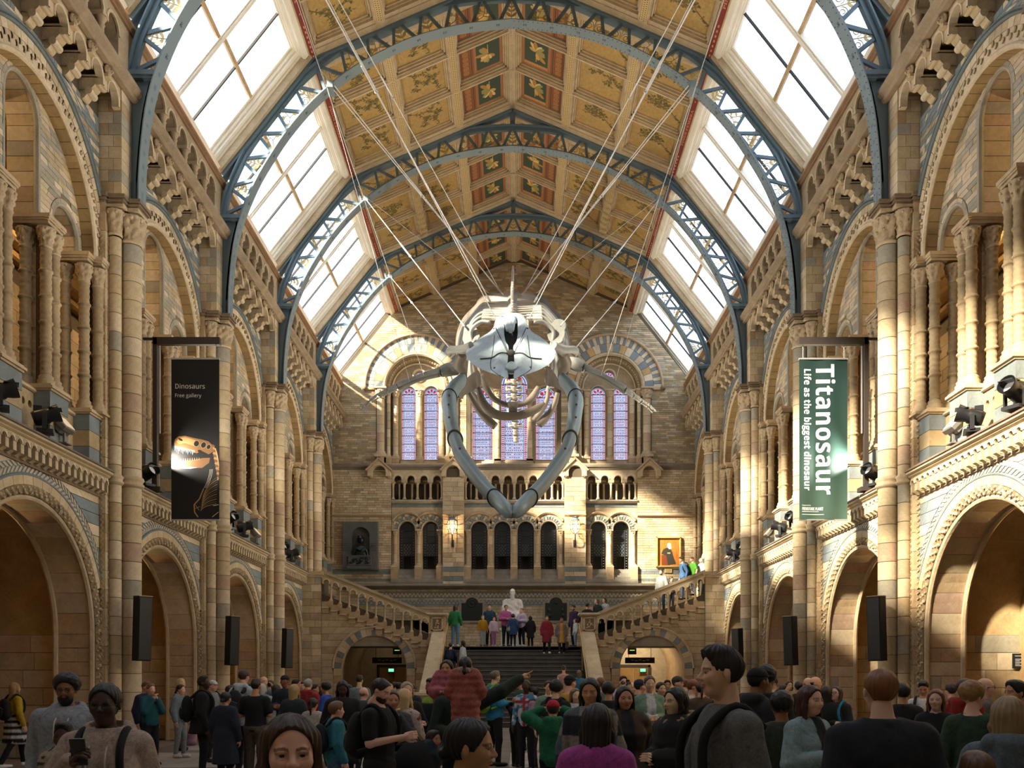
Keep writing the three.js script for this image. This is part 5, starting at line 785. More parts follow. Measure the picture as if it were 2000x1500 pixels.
for (let k = 0; k < m; k++) {
const xa = q0 + k * dw, xb = xa + dw, xm = (xa + xb) / 2, yb = LAND + (k + 0.35) * (1.75 / m) + 0.25, top = Math.min(yT(xa), yT(xb)) - 0.17, rr = 0.115, spy = top - 0.20;
const u = shapeOf([[xa, spy - 0.06], [xm - rr, spy - 0.06], [xm - rr, spy]]); u.absarc(xm, spy, rr, PI, 0, true); u.lineTo(xm + rr, spy - 0.06); u.lineTo(xb, spy - 0.06); u.lineTo(xb, yT(xb) - 0.15); u.lineTo(xa, yT(xa) - 0.15);
const g = extrude(u, 0.2, -0.1, 0, 10); if (s < 0) { g.scale(-1, 1, 1); const I = g.attributes.position.array; for (let i = 0; i < I.length; i += 9) for (let j = 0; j < 3; j++) { const a = I[i + 3 + j]; I[i + 3 + j] = I[i + 6 + j]; I[i + 6 + j] = a; } g.computeVertexNormals(); }
mesh('arch_head', one(g, vary(TINT.buff, R, 0.06)), MAT.stone, bl);
mesh('arch_moulding', archSweep(new GB(), [[rr, 0.08], [rr - 0.005, 0.125], [rr + 0.03, 0.13], [rr + 0.04, 0.1]], s * xm, spy, spy - 0.06, 10, TINT.pale), MAT.stone, bl);
const hh = spy - 0.06 - yb; mesh('baluster', new GB().add(lathe([[0.075, 0], [0.075, 0.04], [0.05, 0.08], [0.042, 0.11], [0.042, hh - 0.14], [0.055, hh - 0.12], [0.045, hh - 0.09], [0.08, hh - 0.02], [0.08, hh]], 12), M4(s * xa, yb, 0.02), TINT.carve).box(s * xa - 0.085, s * xa + 0.085, yb - 0.25, yb, -0.09, 0.11, TINT.tan), MAT.stone, bl);
mesh('stepped_base', new GB().box(...X(xa - 0.02, xb), yb - 0.30, yb - 0.04, -0.12, 0.10, vary(TINT.tan, R, 0.06)).box(...X(xa + 0.10, xb), yb - 0.52, yb - 0.30, -0.12, 0.05, vary(TINT.buff, R, 0.06)).box(...X(xa + 0.1, xb), yb - 0.32, yb - 0.27, -0.12, 0.13, TINT.pale), MAT.stone, bl);
}
mesh('pier_block', new GB().box(...X(8.0, 8.9), 0, 5.95, -SD - 1.4, -SD + 0.12, TINT.tan), MAT.mortar, w);
for (const q of courses(0.02, 5.95, 0.29, 0.5, () => [[...X(8.0, 8.82), ...X(8.0, 8.82)]], stoneTint, R, 0.02)) mesh('stone', q.gb, MAT.stone, w).position.z = -SD + 0.12;
mesh('block_cap', new GB().box(...X(7.94, 8.9), 5.95, 6.05, -SD - 1.4, -SD + 0.18, TINT.buff).box(...X(7.9, 8.9), 6.05, 6.2, -SD - 1.4, -SD + 0.22, TINT.buff), MAT.stone, w);
const ps = structure('wall_passage_' + nm); mesh('side_wall', new GB().box(ax - 1.9, ax - 1.6, 0, 4.2, -44.6, -SD - 0.45, TINT.tan).box(ax + 1.6, ax + 1.9, 0, 4.2, -44.6, -SD - 0.45, TINT.tan).box(ax - 1.9, ax + 1.9, 0, 4.2, -45.2, -44.6, [0.62, 0.55, 0.42]), MAT.stone, ps);
mesh('ceiling', archSweep(new GB(), [[1.62, -44.6], [1.62, -SD - 0.45]], ax, ay, ay, 16, TINT.tan), MAT.stone, ps); mesh('roof', new GB().box(ax - 1.9, ax + 1.9, 3.8, 4.2, -44.6, -SD - 0.45, TINT.brown), MAT.mortar, ps);
for (const q of [-1, 1]) mesh('door_frame', new GB().box(ax + q * 0.75 - 0.06, ax + q * 0.75 + 0.06, 0, 2.4, -44.6, -44.48), MAT.dark, ps); mesh('door_frame', new GB().box(ax - 0.8, ax + 0.8, 2.3, 2.42, -44.6, -44.48), MAT.dark, ps);
mesh('door_leaf', new GB().box(ax - 0.7, ax - 0.02, 0, 2.3, -44.58, -44.52, [0.4, 0.25, 0.1]).box(ax + 0.02, ax + 0.7, 0, 2.3, -44.58, -44.52, [0.4, 0.25, 0.1]), MAT.stone, ps);
}
}
const BONE = { skull: std({ map: stoneMap, color: lin(0.44, 0.55, 0.61), roughness: 0.6 }), jaw: std({ map: stoneMap, color: lin(0.20, 0.27, 0.305), roughness: 0.45 }), rib: std({ map: stoneMap, color: lin(0.125, 0.10, 0.075), roughness: 0.65 }), spine: std({ map: stoneMap, color: lin(0.47, 0.43, 0.37), roughness: 0.6 }), flipper: std({ map: stoneMap, color: lin(0.26, 0.265, 0.25), roughness: 0.6 }), dark: std({ color: lin(0.012, 0.014, 0.016), roughness: 0.7 }) };
function sweepBone(pts, radii, seg = 14, n = pts.length * 5, up = V(0, 0, 1), cap = true) {
const c = new THREE.CatmullRomCurve3(pts), rc = new THREE.CatmullRomCurve3(radii.map(([a, b]) => V(a, b, 0))), pos = [], idx = [];
for (let i = 0; i <= n; i++) {
const q = c.getPoint(i / n), t = c.getTangent(i / n), r = rc.getPoint(i / n), x = new THREE.Vector3().crossVectors(t, up).normalize(), y = new THREE.Vector3().crossVectors(x, t).normalize();
for (let j = 0; j < seg; j++) { const a = j / seg * 2 * PI, s = Math.max(0.004, r.x) * Math.cos(a), u = Math.max(0.004, r.y) * Math.sin(a); pos.push(q.x + x.x * s + y.x * u, q.y + x.y * s + y.y * u, q.z + x.z * s + y.z * u); }
}
for (let i = 0; i < n; i++) for (let j = 0; j < seg; j++) { const a = i * seg + j, b = i * seg + (j + 1) % seg; idx.push(a, b, b + seg, a, b + seg, a + seg); }
if (cap) for (const i of [0, n]) { const q = c.getPoint(i / n), k = pos.length / 3; pos.push(q.x, q.y, q.z); for (let j = 0; j < seg; j++) { const a = i * seg + j, b = i * seg + (j + 1) % seg; if (i) idx.push(a, b, k); else idx.push(b, a, k); } }
const g = new THREE.BufferGeometry(); g.setAttribute('position', new THREE.Float32BufferAttribute(pos, 3)); g.setIndex(idx); g.computeVertexNormals(); return new GB().add(g).build();
}
function plate(outline, depth, t, bevel = 0.4, cells = 3) {
const sm = new THREE.CatmullRomCurve3(outline.map(([x, y]) => V(x, -y, 0)), true, 'centripetal').getPoints(outline.length * 4).slice(0, -1); let g = extrude(shapeOf(sm.map((q) => [q.x, q.y])), 1, 0, 0.0, 2); 
const out = [], P = g.attributes.position; const cut = (a, b, c, d) => { const L = Math.max(a.distanceTo(b), b.distanceTo(c), c.distanceTo(a)); if (d === 0 || L < 9) { out.push(a, b, c); return; } const ab = a.clone().lerp(b, 0.5), bc = b.clone().lerp(c, 0.5), ca = c.clone().lerp(a, 0.5); cut(a, ab, ca, d - 1); cut(ab, b, bc, d - 1); cut(ca, bc, c, d - 1); cut(ab, bc, ca, d - 1); };
for (let i = 0; i < P.count; i += 3) cut(...[0, 1, 2].map((j) => new THREE.Vector3().fromBufferAttribute(P, i + j)), cells);
const pos = []; for (const v of out) { const q = at(v.x, -v.y, depth(v.x, -v.y) + (1 - v.z) * t); pos.push(q.x, q.y, q.z); }
let h = new THREE.BufferGeometry(); h.setAttribute('position', new THREE.Float32BufferAttribute(pos, 3)); h = mergeVertices(h, 1e-3); h.computeVertexNormals(); return new GB().add(h).build();
}
{
const R = rng(211), t = thing('whale_skeleton', 'huge blue grey whale skeleton diving with open jaws, hung from cables', 'skeleton'), MX = 1001, mir = (P) => P.map(([x, y, ...z]) => [2 * MX - x, y, ...z]);
const rost = [[992, 739], [976, 734], [955, 727], [934, 718], [918, 706], [910, 692], [912, 683], [920, 676], [930, 666], [942, 657], [955, 649], [964, 639], [967, 628], [973, 619], [984, 617], [985, 636], [985, 654], [988, 668], [993, 676], [992, 695], [991, 720]];
const dep = (x, y) => { const dx = Math.abs(x - 998) / 90; return lerp(22.8, 27.6, clamp((739 - y) / 120, 0, 1)) + 0.9 * dx * dx - 0.35 * Math.exp(-((Math.abs(x - 998) - 22) ** 2) / 120); };
const cen = 998, mr = (P) => P.map(([x, y]) => [2 * cen - x, y]).reverse();
mesh('rostrum', plate(rost, dep, 0.30), BONE.skull, t); mesh('rostrum', plate(mr(rost), dep, 0.30), BONE.skull, t);
const line = (P, r, off = -0.05) => one(tube(P.map(([x, y]) => at(x, y, dep(x, y) + off)), r, 5, P.length * 5), [1, 1, 1]);
for (const f of [(x) => x, (x) => 2 * cen - x]) {
mesh('suture', line([[959, 722], [958, 708], [962, 690], [964, 672], [966, 655]].map(([x, y]) => [f(x), y]), 0.008, -0.02), BONE.dark, t);
mesh('suture', line([[960, 722], [975, 733], [985, 738]].map(([x, y]) => [f(x), y]), 0.007, -0.02), BONE.dark, t);
mesh('support_rod', line([[993, 690], [975, 690], [962, 698], [938, 701]].map(([x, y]) => [f(x), y]), 0.018, -0.08), MAT.dark, t);
mesh('brace_rod', line([[991, 688], [980, 665], [968, 640]].map(([x, y]) => [f(x), y]), 0.011, -0.12), MAT.dark, t);
}
mesh('mount', one(new THREE.SphereGeometry(0.11, 12, 8), [1, 1, 1], M4(...at(998, 690, dep(998, 690) - 0.12).toArray(), 0, 0, 0, 1.1, 0.9, 0.7)), MAT.dark, t);
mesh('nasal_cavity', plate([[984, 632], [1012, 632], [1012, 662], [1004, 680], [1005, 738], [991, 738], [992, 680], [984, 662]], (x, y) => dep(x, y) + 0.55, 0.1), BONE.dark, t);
for (const [x0, y0, x1, y1, r] of [[989, 618, 991, 645, 0.07], [1003, 618, 1001, 645, 0.07], [997, 620, 997, 646, 0.10], [996, 650, 998, 684, 0.07]]) mesh('nasal_bone', sweepBone([at(x0, y0, 27.6), at((x0 + x1) / 2, (y0 + y1) / 2, 26.8), at(x1, y1, 26.2)], [[r, r], [r, r], [r * 0.7, r * 0.7]]), BONE.skull, t);
mesh('premaxilla_knob', one(new THREE.SphereGeometry(0.16, 14, 10), [1, 1, 1], M4(...at(999, 719, 23.5).toArray(), 0, 0, 0, 0.9, 1, 1.3)), BONE.skull, t);
for (const [x, y] of [[966, 719], [1036, 718], [965, 642], [1030, 642]]) mesh('bolt', one(new THREE.SphereGeometry(0.03, 6, 5), [1, 1, 1], M4(...at(x, y, dep(x, y) - 0.01).toArray())), MAT.dark, t);
mesh('cranium', sweepBone([at(998, 622, 27.4), at(998, 640, 28.3), at(999, 652, 29.2)], [[0.40, 0.16], [0.42, 0.2], [0.24, 0.22]], 18), BONE.skull, t);
const sp = new THREE.CatmullRomCurve3([[998, 648, 28.6], [1000, 634, 29.1], [1000, 618, 29.8], [1001, 602, 30.8], [1001, 589, 32.2], [1002, 580, 34], [1002, 577, 35.6], [1002, 590, 37.2], [1002, 636, 38.9], [1003, 716, 40.2], [1004, 780, 41], [1006, 830, 41.6], [1008, 864, 42]].map((q) => at(...q)));
for (const s of [-1, 1]) {
const X = (x) => (s < 0 ? x : 2 * MX - x), A = (x, y, d) => at(X(x), y, d);
mesh('brow_arch', sweepBone([A(921, 675, 25.9), A(906, 682, 26.1), A(891, 683, 26.3), A(879, 685, 26.6), A(878, 695, 26.8)], [[0.12, 0.10], [0.13, 0.11], [0.11, 0.10], [0.12, 0.12], [0.04, 0.05]]), BONE.flipper, t);
mesh('cheek_bone', sweepBone([A(905, 690, 26.4), A(899, 704, 26.8), A(902, 718, 27.2), A(908, 735, 27.6)], [[0.12, 0.14], [0.17, 0.18], [0.17, 0.18], [0.06, 0.1]]), BONE.rib, t);
mesh('scapula', plate((s < 0 ? [[905, 668], [905, 650], [908, 638], [918, 633], [927, 636], [933, 646], [937, 660], [928, 666], [918, 672]] : mir([[905, 668], [899, 650], [896, 634], [902, 625], [916, 624], [926, 634], [933, 648], [930, 664], [918, 672]])), (x, y) => 29.4 + (668 - y) * 0.006, 0.12), BONE.flipper, t);
const J = [[901, 744, 27.2, 0.16, 0.34], [886, 760, 26.9, 0.20, 0.36], [878, 778, 26.6, 0.205, 0.36], [878, 800, 26.2, 0.205, 0.36], [881, 824, 25.8, 0.195, 0.34], [888, 855, 25.3, 0.185, 0.33], [900, 888, 24.7, 0.185, 0.33], [921, 919, 24.1, 0.185, 0.33], [946, 951, 23.5, 0.18, 0.32], [970, 976, 22.9, 0.185, 0.32], [990, 997, 22.5, 0.17, 0.28], [1000, 1007, 22.35, 0.06, 0.1]];
mesh('lower_jaw', sweepBone(J.map(([x, y, d]) => A(x, y, d)), J.map(([, , , a, b]) => [a * 1.0, b * 0.85]), 20, 70), BONE.jaw, t);
const ringAt = (k, q) => { const c = new THREE.CatmullRomCurve3(J.map(([x, y, d]) => A(x, y, d))), rr = new THREE.CatmullRomCurve3(J.map(([, , , a, b]) => V(a, b * 0.85, 0))), u = k / (J.length - 1), p = c.getPoint(u), tg = c.getTangent(u), r = rr.getPoint(u), x = new THREE.Vector3().crossVectors(tg, V(0, 0, 1)).normalize(), y = new THREE.Vector3().crossVectors(x, tg), P = []; for (let i = 0; i <= 20; i++) { const a = i / 20 * 2 * PI; P.push(p.clone().addScaledVector(x, (r.x + 0.01) * Math.cos(a)).addScaledVector(y, (r.y + 0.01) * Math.sin(a))); } return one(tube(P, q, 6, 40), [1, 1, 1]); };
mesh('steel_strap', ringAt(5.1, 0.035), MAT.dark, t); mesh('joint_line', ringAt(2.0, 0.018), BONE.dark, t); mesh('joint_line', ringAt(8.9, 0.02), BONE.dark, t);
for (const [x, y, d] of [[877, 772, 26.4], [876, 790, 26.1], [877, 815, 25.6], [898, 876, 24.5]]) mesh('bolt', one(new THREE.SphereGeometry(0.032, 6, 5), [1, 1, 1], M4(...A(x, y, d - 0.33).toArray())), MAT.dark, t);
mesh('jaw_process', plate(s < 0 ? [[893, 777], [898, 756], [908, 742], [934, 724], [939, 738], [938, 752], [922, 764]] : mir([[893, 770], [897, 758], [908, 745], [932, 715], [938, 733], [935, 752], [916, 757]]), (x, y) => 26.9 + Math.abs(x - X(895)) * 0.03, 0.14), BONE.rib, t);
const lf = s < 0, sh = lf ? [[892, 722, 28.2], [876, 722, 28.0], [858, 727, 27.9]] : [[1112, 708, 28.2], [1126, 712, 28.0], [1142, 719, 27.9]], fa = lf ? [[858, 727], [828, 735], [798, 746], [776, 755]] : [[1142, 719], [1168, 731], [1196, 746], [1222, 762]], fi = lf ? [[776, 755], [757, 763], [738, 772], [722, 783], [707, 797]] : [[1222, 762], [1238, 772], [1253, 783], [1268, 793], [1279, 804]];
mesh('upper_arm_bone', sweepBone(sh.map((q) => at(...q)), [[0.17, 0.17], [0.20, 0.2], [0.15, 0.15]], 14), BONE.flipper, t);
for (const o of [-1, 1]) mesh('forearm_bone', sweepBone(fa.map(([x, y]) => at(x + o * 0.5, y + o * 3.6, 27.8 + o * 0.05)), [[0.09, 0.08], [0.075, 0.06], [0.075, 0.06], [0.085, 0.07]], 10), BONE.flipper, t);
for (let f = 0; f < 4; f++) { const o = (f - 1.5) * 3.0, P = fi.map(([x, y], i) => at(x + (lf ? -1 : 1) * (f === 1 || f === 2 ? 2 : -3) * i / 3, y + o * (1 - 0.12 * i) + (f - 1.5) * 0.5, 27.75)); for (let i = 0; i < 4; i++) mesh('finger_bone', sweepBone([P[i].clone().lerp(P[i + 1], 0.06), P[i].clone().lerp(P[i + 1], 0.5), P[i].clone().lerp(P[i + 1], 0.94)], [[0.046 - i * 0.007, 0.04], [0.03 - i * 0.005, 0.026], [0.044 - i * 0.008, 0.036]], 8), BONE.flipper, t); }
for (let k = 0; k < 13; k++) {
const u = k / 12, d = lerp(29.9, 36.2, u), base = sp.getPointAt(0.05 + 0.36 * u), w = lerp(1.35, 1.95, Math.sin(Math.min(1, u * 1.6) * PI / 2)) * (k > 9 ? 1 - (k - 9) * 0.08 : 1), h = lerp(2.0, 2.7, u), z = base.z, jit = (R() - 0.5) * 0.12;
const P = [[0.70, 0.02], [1.0, 0.06], [1.32, -0.20], [w * 0.93, -0.70], [w, -1.25], [w * 0.97, -h * 0.75], [w * 0.86 + jit, -h]].map(([x, y], i) => V(base.x + s * x * 1, base.y + y, z - 0.10 * i));
mesh('rib', sweepBone(P, [[0.05, 0.06], [0.06, 0.08], [0.065, 0.09], [0.065, 0.10], [0.07, 0.11], [0.075, 0.12], [0.06, 0.10]], 10, 32), k < 6 ? BONE.flipper : BONE.rib, t);
}
mesh('breast_rib', sweepBone((s < 0 ? [[915, 768, 28.8], [926, 788, 28.9], [940, 808, 29], [955, 822, 29], [968, 833, 29]] : [[1089, 767, 28.8], [1084, 786, 28.9], [1076, 803, 29], [1064, 818, 29], [1052, 830, 29]]).map((q) => at(...q)), [[0.07, 0.09], [0.09, 0.1], [0.10, 0.1], [0.13, 0.1], [0.12, 0.1]], 10), BONE.rib, t);
mesh('breast_rib', sweepBone((s < 0 ? [[921, 766, 29.8], [932, 780, 29.8], [942, 800, 29.8], [952, 812, 29.8]] : [[1071, 760, 29.8], [1068, 782, 29.8], [1058, 802, 29.8], [1042, 822, 29.8]]).map((q) => at(...q)), [[0.06, 0.08], [0.08, 0.09], [0.09, 0.1], [0.09, 0.1]], 10), BONE.rib, t);
}
mesh('tongue_bone', sweepBone([[934, 757], [943, 786], [956, 802], [974, 811], [1002, 813], [1030, 807], [1052, 796], [1063, 787]].map(([x, y]) => at(x, y, 28.2)), [[0.07, 0.08], [0.13, 0.1], [0.15, 0.12], [0.14, 0.12], [0.13, 0.12], [0.13, 0.12], [0.12, 0.1], [0.06, 0.07]], 12), BONE.rib, t);
mesh('tongue_bone', sweepBone([[940, 732], [950, 758], [964, 778], [984, 789], [1003, 791], [1022, 789], [1038, 778], [1052, 756]].map(([x, y]) => at(x, y, 28.6)), [[0.09, 0.08], [0.10, 0.09], [0.09, 0.08], [0.08, 0.08], [0.09, 0.1], [0.08, 0.08], [0.12, 0.1], [0.08, 0.07]], 12), BONE.rib, t);
mesh('tongue_bone', sweepBone([at(1002, 788, 28.4), at(1002, 800, 28.3), at(1002, 815, 28.3)], [[0.16, 0.1], [0.13, 0.1], [0.14, 0.1]], 12), BONE.rib, t);
const NV = 52;
for (let k = 0; k < NV; k++) {
const u = (k + 0.5) / NV, p = sp.getPointAt(u), tg = sp.getTangentAt(u), back = V(0, 1, 0).addScaledVector(tg, -tg.y).normalize(), side = new THREE.Vector3().crossVectors(back, tg), m = new THREE.Matrix4().makeBasis(side, back, tg).setPosition(p);
const len = sp.getLength() / NV, r = u < 0.08 ? 0.17 : u < 0.55 ? lerp(0.17, 0.21, u / 0.55)  : lerp(0.24, 0.13, (u - 0.55) / 0.45), hs = u < 0.1 ? 0.35 : u < 0.5 ? lerp(0.55, 0.85, u / 0.5) : lerp(0.8, 0.05, (u - 0.5) / 0.4), ts = u < 0.06 ? 0.35 : u < 0.6 ? lerp(0.82, 0.66, u / 0.6) : lerp(0.6, 0.04, (u - 0.6) / 0.28);
const gb = new GB().add(lathe([[0, -len * 0.44], [r, -len * 0.44], [r * 0.86, -len * 0.2], [r * 0.84, len * 0.2], [r, len * 0.44], [0, len * 0.44]], 14), M4(0, 0, 0, PI / 2, 0, 0));
if (hs > 0.1) { const P = [[0.045, 0], [0.07, r], [0.05, r + hs * 0.6], [0.065, r + hs]]; gb.add(extrude(shapeOf([[-len * 0.3, r * 0.6], [len * 0.3, r * 0.6], [len * 0.22, r + hs * 0.95], [0, r + hs], [-len * 0.28, r + hs * 0.95]]), 0.075, -0.0375, 0.012, 3), M4(0, 0, 0, 0, -PI / 2, 0)); }
if (ts > 0.1) for (const s of [-1, 1]) { const sh = shapeOf([[r * 0.6, -len * 0.26], [r + ts * 0.6, -len * 0.20], [r + ts, -len * 0.34], [r + ts, len * 0.3], [r + ts * 0.6, len * 0.22], [r * 0.6, len * 0.26]].map(([x, y]) => [s * x, y])); const g = extrude(sh, 0.10, -0.05, 0.015, 2); gb.add(g, M4(0, 0.02, 0, PI / 2, 0, s * 0.10)); }
if (u > 0.62 && u < 0.96) for (const s of [-1, 1]) for (const [q, b] of [[-0.5, 2.4], [0.6, 1.1]]) gb.add(new THREE.ConeGeometry(r * 0.62, r * 2.0, 6), M4(s * r * 1.15, r * q, 0.03, 0.3, 0, s * b));
const g = gb.build(); g.applyMatrix4(m); mesh('vertebra', g, BONE.spine, t);
}
}
{
const mat = std({ color: lin(0.62, 0.60, 0.57), roughness: 0.4, metalness: 0.5 }), P = (k, s, dx = 0) => V(s * (5.19 + dx), 18.7, -pierAt(k) + 0.2);
const names = ['nearest truss', 'second truss', 'third truss', 'fourth truss'];
for (const [side, s] of SIDES) {
const A = (x, y, d) => at(s < 0 ? x : 2002 - x, y, d), list = [
[P(1, s), A(958, 590, 31), 0.020, 1, 'to the backbone behind the skull'], [P(1, s, -0.1), A(968, 622, 28), 0.013, 1, 'to the crown of the skull'], [P(1, s, 0.2), A(828, 733, 27.7), 0.008, 1, 'to the flipper'], [P(1, s, -0.25), A(986, 585, 34), 0.013, 1, 'to the middle of the back'],
[P(2, s), A(985, 578, 34.2), 0.017, 2, 'upper of a pair to the top of the back'], [P(2, s, -0.12), A(988, 584, 34.6), 0.017, 2, 'lower of a pair to the top of the back'], [P(2, s, 0.1), A(800, 745, 27.7), 0.007, 2, 'to the flipper'],
[P(3, s), A(907, 637, 29.4), 0.018, 3, 'to the shoulder blade'], [P(3, s, -0.1), A(990, 600, 36), 0.009, 3, 'to the rear back'], [P(4, s), A(880, 682, 26.6), 0.016, 4, 'to the corner of the skull']];
for (const [a, b, r, k, to] of list) {
const t = thing('suspension_cable', `steel cable from the ${names[k - 1]}, ${side} side, ${to}`, 'cable', [0, 0, 0], 0, 'cables holding the whale skeleton');
mesh('wire', one(rod(a, b, r, 6), [1, 1, 1]), mat, t);
if (r > 0.012) { const q = a.clone().lerp(b, k === 1 ? 0.34 : 0.42), d = b.clone().sub(a).normalize(); mesh('turnbuckle', one(rod(q.clone().addScaledVector(d, -0.35), q.clone().addScaledVector(d, 0.35), r * 1.7, 8), [1, 1, 1]), mat, t); mesh('shackle', one(new THREE.TorusGeometry(0.035, 0.012, 6, 12), [1, 1, 1], M4(q.x + d.x * 0.4, q.y + d.y * 0.4, q.z + d.z * 0.4)), mat, t); mesh('end_fitting', one(rod(b.clone().addScaledVector(d, -0.22), b, r * 1.8, 8), [1, 1, 1]), mat, t); }
}
}
}
{
const rig = std({ color: lin(0.055, 0.042, 0.036), roughness: 0.5, metalness: 0.3 }), alu = std({ color: lin(0.55, 0.55, 0.55), roughness: 0.35, metalness: 0.7 });
const dino = canvasTex(512, 1720, (g, w, h) => {
g.fillStyle = '#0c0b0b'; g.fillRect(0, 0, w, h); g.fillStyle = '#e9e7e2'; g.font = '72px sans-serif'; g.fillText('Dinosaurs', 36, 315); g.font = '55px sans-serif'; g.fillText('Free gallery', 36, 408);
const poly = (P, f) => { g.fillStyle = f; g.beginPath(); P.forEach(([x, y], i) => (i ? g.lineTo(x, y) : g.moveTo(x, y))); g.closePath(); g.fill(); };
const c1 = '#8a6038', c2 = '#b98a55', c3 = '#e6dcc8';
g.lineCap = 'round'; for (let i = 0; i < 12; i++) { g.strokeStyle = i % 2 ? '#a08455' : '#6d5532'; g.lineWidth = 7; g.beginPath(); g.moveTo(495 - i * 1, 1265 + i * 26); g.quadraticCurveTo(380 - i * 4, 1330 + i * 22, 340 - i * 2, 1470 + i * 14); g.stroke(); }
g.strokeStyle = '#c7a878'; g.lineWidth = 16; g.beginPath(); g.moveTo(470, 960); g.quadraticCurveTo(520, 1100, 500, 1290); g.stroke(); for (let i = 0; i < 13; i++) { g.fillStyle = i % 2 ? c2 : '#77552e'; g.beginPath(); g.ellipse(448 + i * 5, 930 + i * 27, 20, 15, 0.5, 0, 7); g.fill(); }
for (const q of [0, 14, 28]) { g.strokeStyle = c3; g.lineWidth = 4; g.beginPath(); g.moveTo(415 + q, 1180); g.quadraticCurveTo(400 + q, 1300, 350 + q, 1380); g.stroke(); }
poly([[32, 905], [38, 860], [80, 828], [150, 822], [230, 842], [330, 860], [400, 880], [440, 920], [450, 990], [400, 1020], [330, 985], [270, 1010], [200, 975], [130, 960], [60, 960], [34, 940]], c1);
poly([[50, 880], [90, 845], [150, 838], [250, 865], [300, 900], [240, 930], [150, 900], [80, 910]], c2); g.fillStyle = '#0c0b0b'; for (const [x, y, a, b] of [[100, 862, 26, 11], [270, 905, 26, 30], [345, 920, 24, 30], [400, 940, 18, 24], [310, 990, 28, 16]]) { g.beginPath(); g.ellipse(x, y, a, b, 0.5, 0, 7); g.fill(); }
g.strokeStyle = '#a58f68'; g.lineWidth = 5; for (const [x, y, a, b] of [[270, 905, 30, 34], [345, 920, 28, 34], [400, 940, 22, 28]]) { g.beginPath(); g.ellipse(x, y, a, b, 0.5, 0, 7); g.stroke(); }
g.fillStyle = c3; for (let i = 0; i < 13; i++) poly([[36 + i * 17, 930 + i * 4], [50 + i * 17, 932 + i * 4], [40 + i * 17, 985 + i * 2 + (i % 3) * 12]], c3);
poly([[24, 1150], [30, 1100], [120, 1092], [220, 1085], [330, 1060], [415, 1055], [405, 1110], [330, 1165], [200, 1168], [80, 1160]], c1); poly([[26, 1150], [34, 1118], [120, 1150], [280, 1160], [200, 1176], [70, 1170]], c3); g.fillStyle = c2; for (let i = 0; i < 11; i++) poly([[50 + i * 24, 1100 - i * 2], [64 + i * 24, 1100 - i * 2], [58 + i * 24, 1068 - i * 2]], c2);
g.strokeStyle = c2; g.lineWidth = 12; g.beginPath(); g.moveTo(345, 1390); g.lineTo(300, 1500); g.lineTo(245, 1560); g.lineTo(250, 1640); g.lineTo(285, 1690); g.stroke(); g.lineWidth = 6; g.beginPath(); g.moveTo(255, 1560); g.lineTo(300, 1620); g.moveTo(260, 1600); g.lineTo(305, 1580); g.stroke(); g.strokeStyle = c3; g.beginPath(); g.moveTo(440, 1690); g.lineTo(505, 1640); g.moveTo(450, 1570); g.lineTo(505, 1560); g.stroke();
});
const titan = canvasTex(512, 1720, (g, w, h) => {
const k = g.createLinearGradient(0, 0, 0, h); k.addColorStop(0, '#132a28'); k.addColorStop(0.55, '#1f3a34'); k.addColorStop(1, '#3d5247'); g.fillStyle = k; g.fillRect(0, 0, w, h);
g.fillStyle = '#f3f2ee'; g.save(); g.translate(178, 48); g.rotate(PI / 2); g.font = 'bold 268px sans-serif'; const fit = (t, x, y, L) => { const m = g.measureText(t).width; g.save(); g.translate(x, y); g.scale(L / m, 1); g.fillText(t, 0, 0); g.restore(); }; fit('Titanosaur', 0, 0, 1410); g.font = 'bold 100px sans-serif'; fit('Life as the biggest dinosaur', 50, 128, 1310); g.restore();
g.fillStyle = '#e9e9e4'; g.font = 'bold 44px sans-serif'; g.save(); g.translate(26, 1620); g.scale(0.5, 1); g.fillText('PREHISTORIC PLANET', 0, 0); g.restore(); g.font = '16px sans-serif'; g.fillText('Supported by', 26, 1572); g.fillRect(26, 1632, 180, 5); g.fillRect(26, 1662, 235, 5);
});
const bd = 22.1, kx = bd / FOCAL;
for (const [side, s, map, pl, label] of [['left', -1, dino, [[300, 335], [428, 427]], 'tall black hanging banner reading Dinosaurs with a dinosaur skeleton'], ['right', 1, titan, [[1690, 1656], [1563, 1562]], 'tall dark green hanging banner reading Titanosaur']]) {
const X = (px) => EYE[0] + (px - VPX) * kx, Y = (py) => EYE[1] + (VPY - py) * kx;
const f = thing('banner_stand', `dark bracket frame on the ledge that carries the ${side === 'left' ? 'black' : 'green'} banner`, 'frame', [0, 0, -bd]), post = s < 0 ? X(304) : X(1691), end = s < 0 ? X(427) : X(1563);
mesh('post', new GB().box(post - 0.05, post + 0.05, 6.25, Y(660), -0.06, 0.06), rig, f); mesh('arm', new GB().box(Math.min(post, end) - 0.04, Math.max(post, end) + 0.04, Y(674), Y(660), -0.06, 0.06), rig, f); mesh('inner_rail', new GB().box(post - s * 0.10 - 0.012, post - s * 0.10 + 0.012, 7.6, Y(675), -0.02, 0.02), alu, f); mesh('wall_bracket', new GB().box(...(s > 0 ? [post, post + 0.30] : [post - 0.30, post]), Y(664), Y(660), -0.03, 0.03), rig, f); mesh('foot', new GB().box(post - 0.16, post + 0.16, 6.2, 6.3, -0.14, 0.14), rig, f);
const b = thing('banner', label, 'banner', [0, 0, -bd]), x0 = s < 0 ? X(335) : X(1561), x1 = s < 0 ? X(428) : X(1655), y0 = Y(1015), y1 = Y(702), nX = 12, nY = 20, pos = [], uv = [], idx = [];
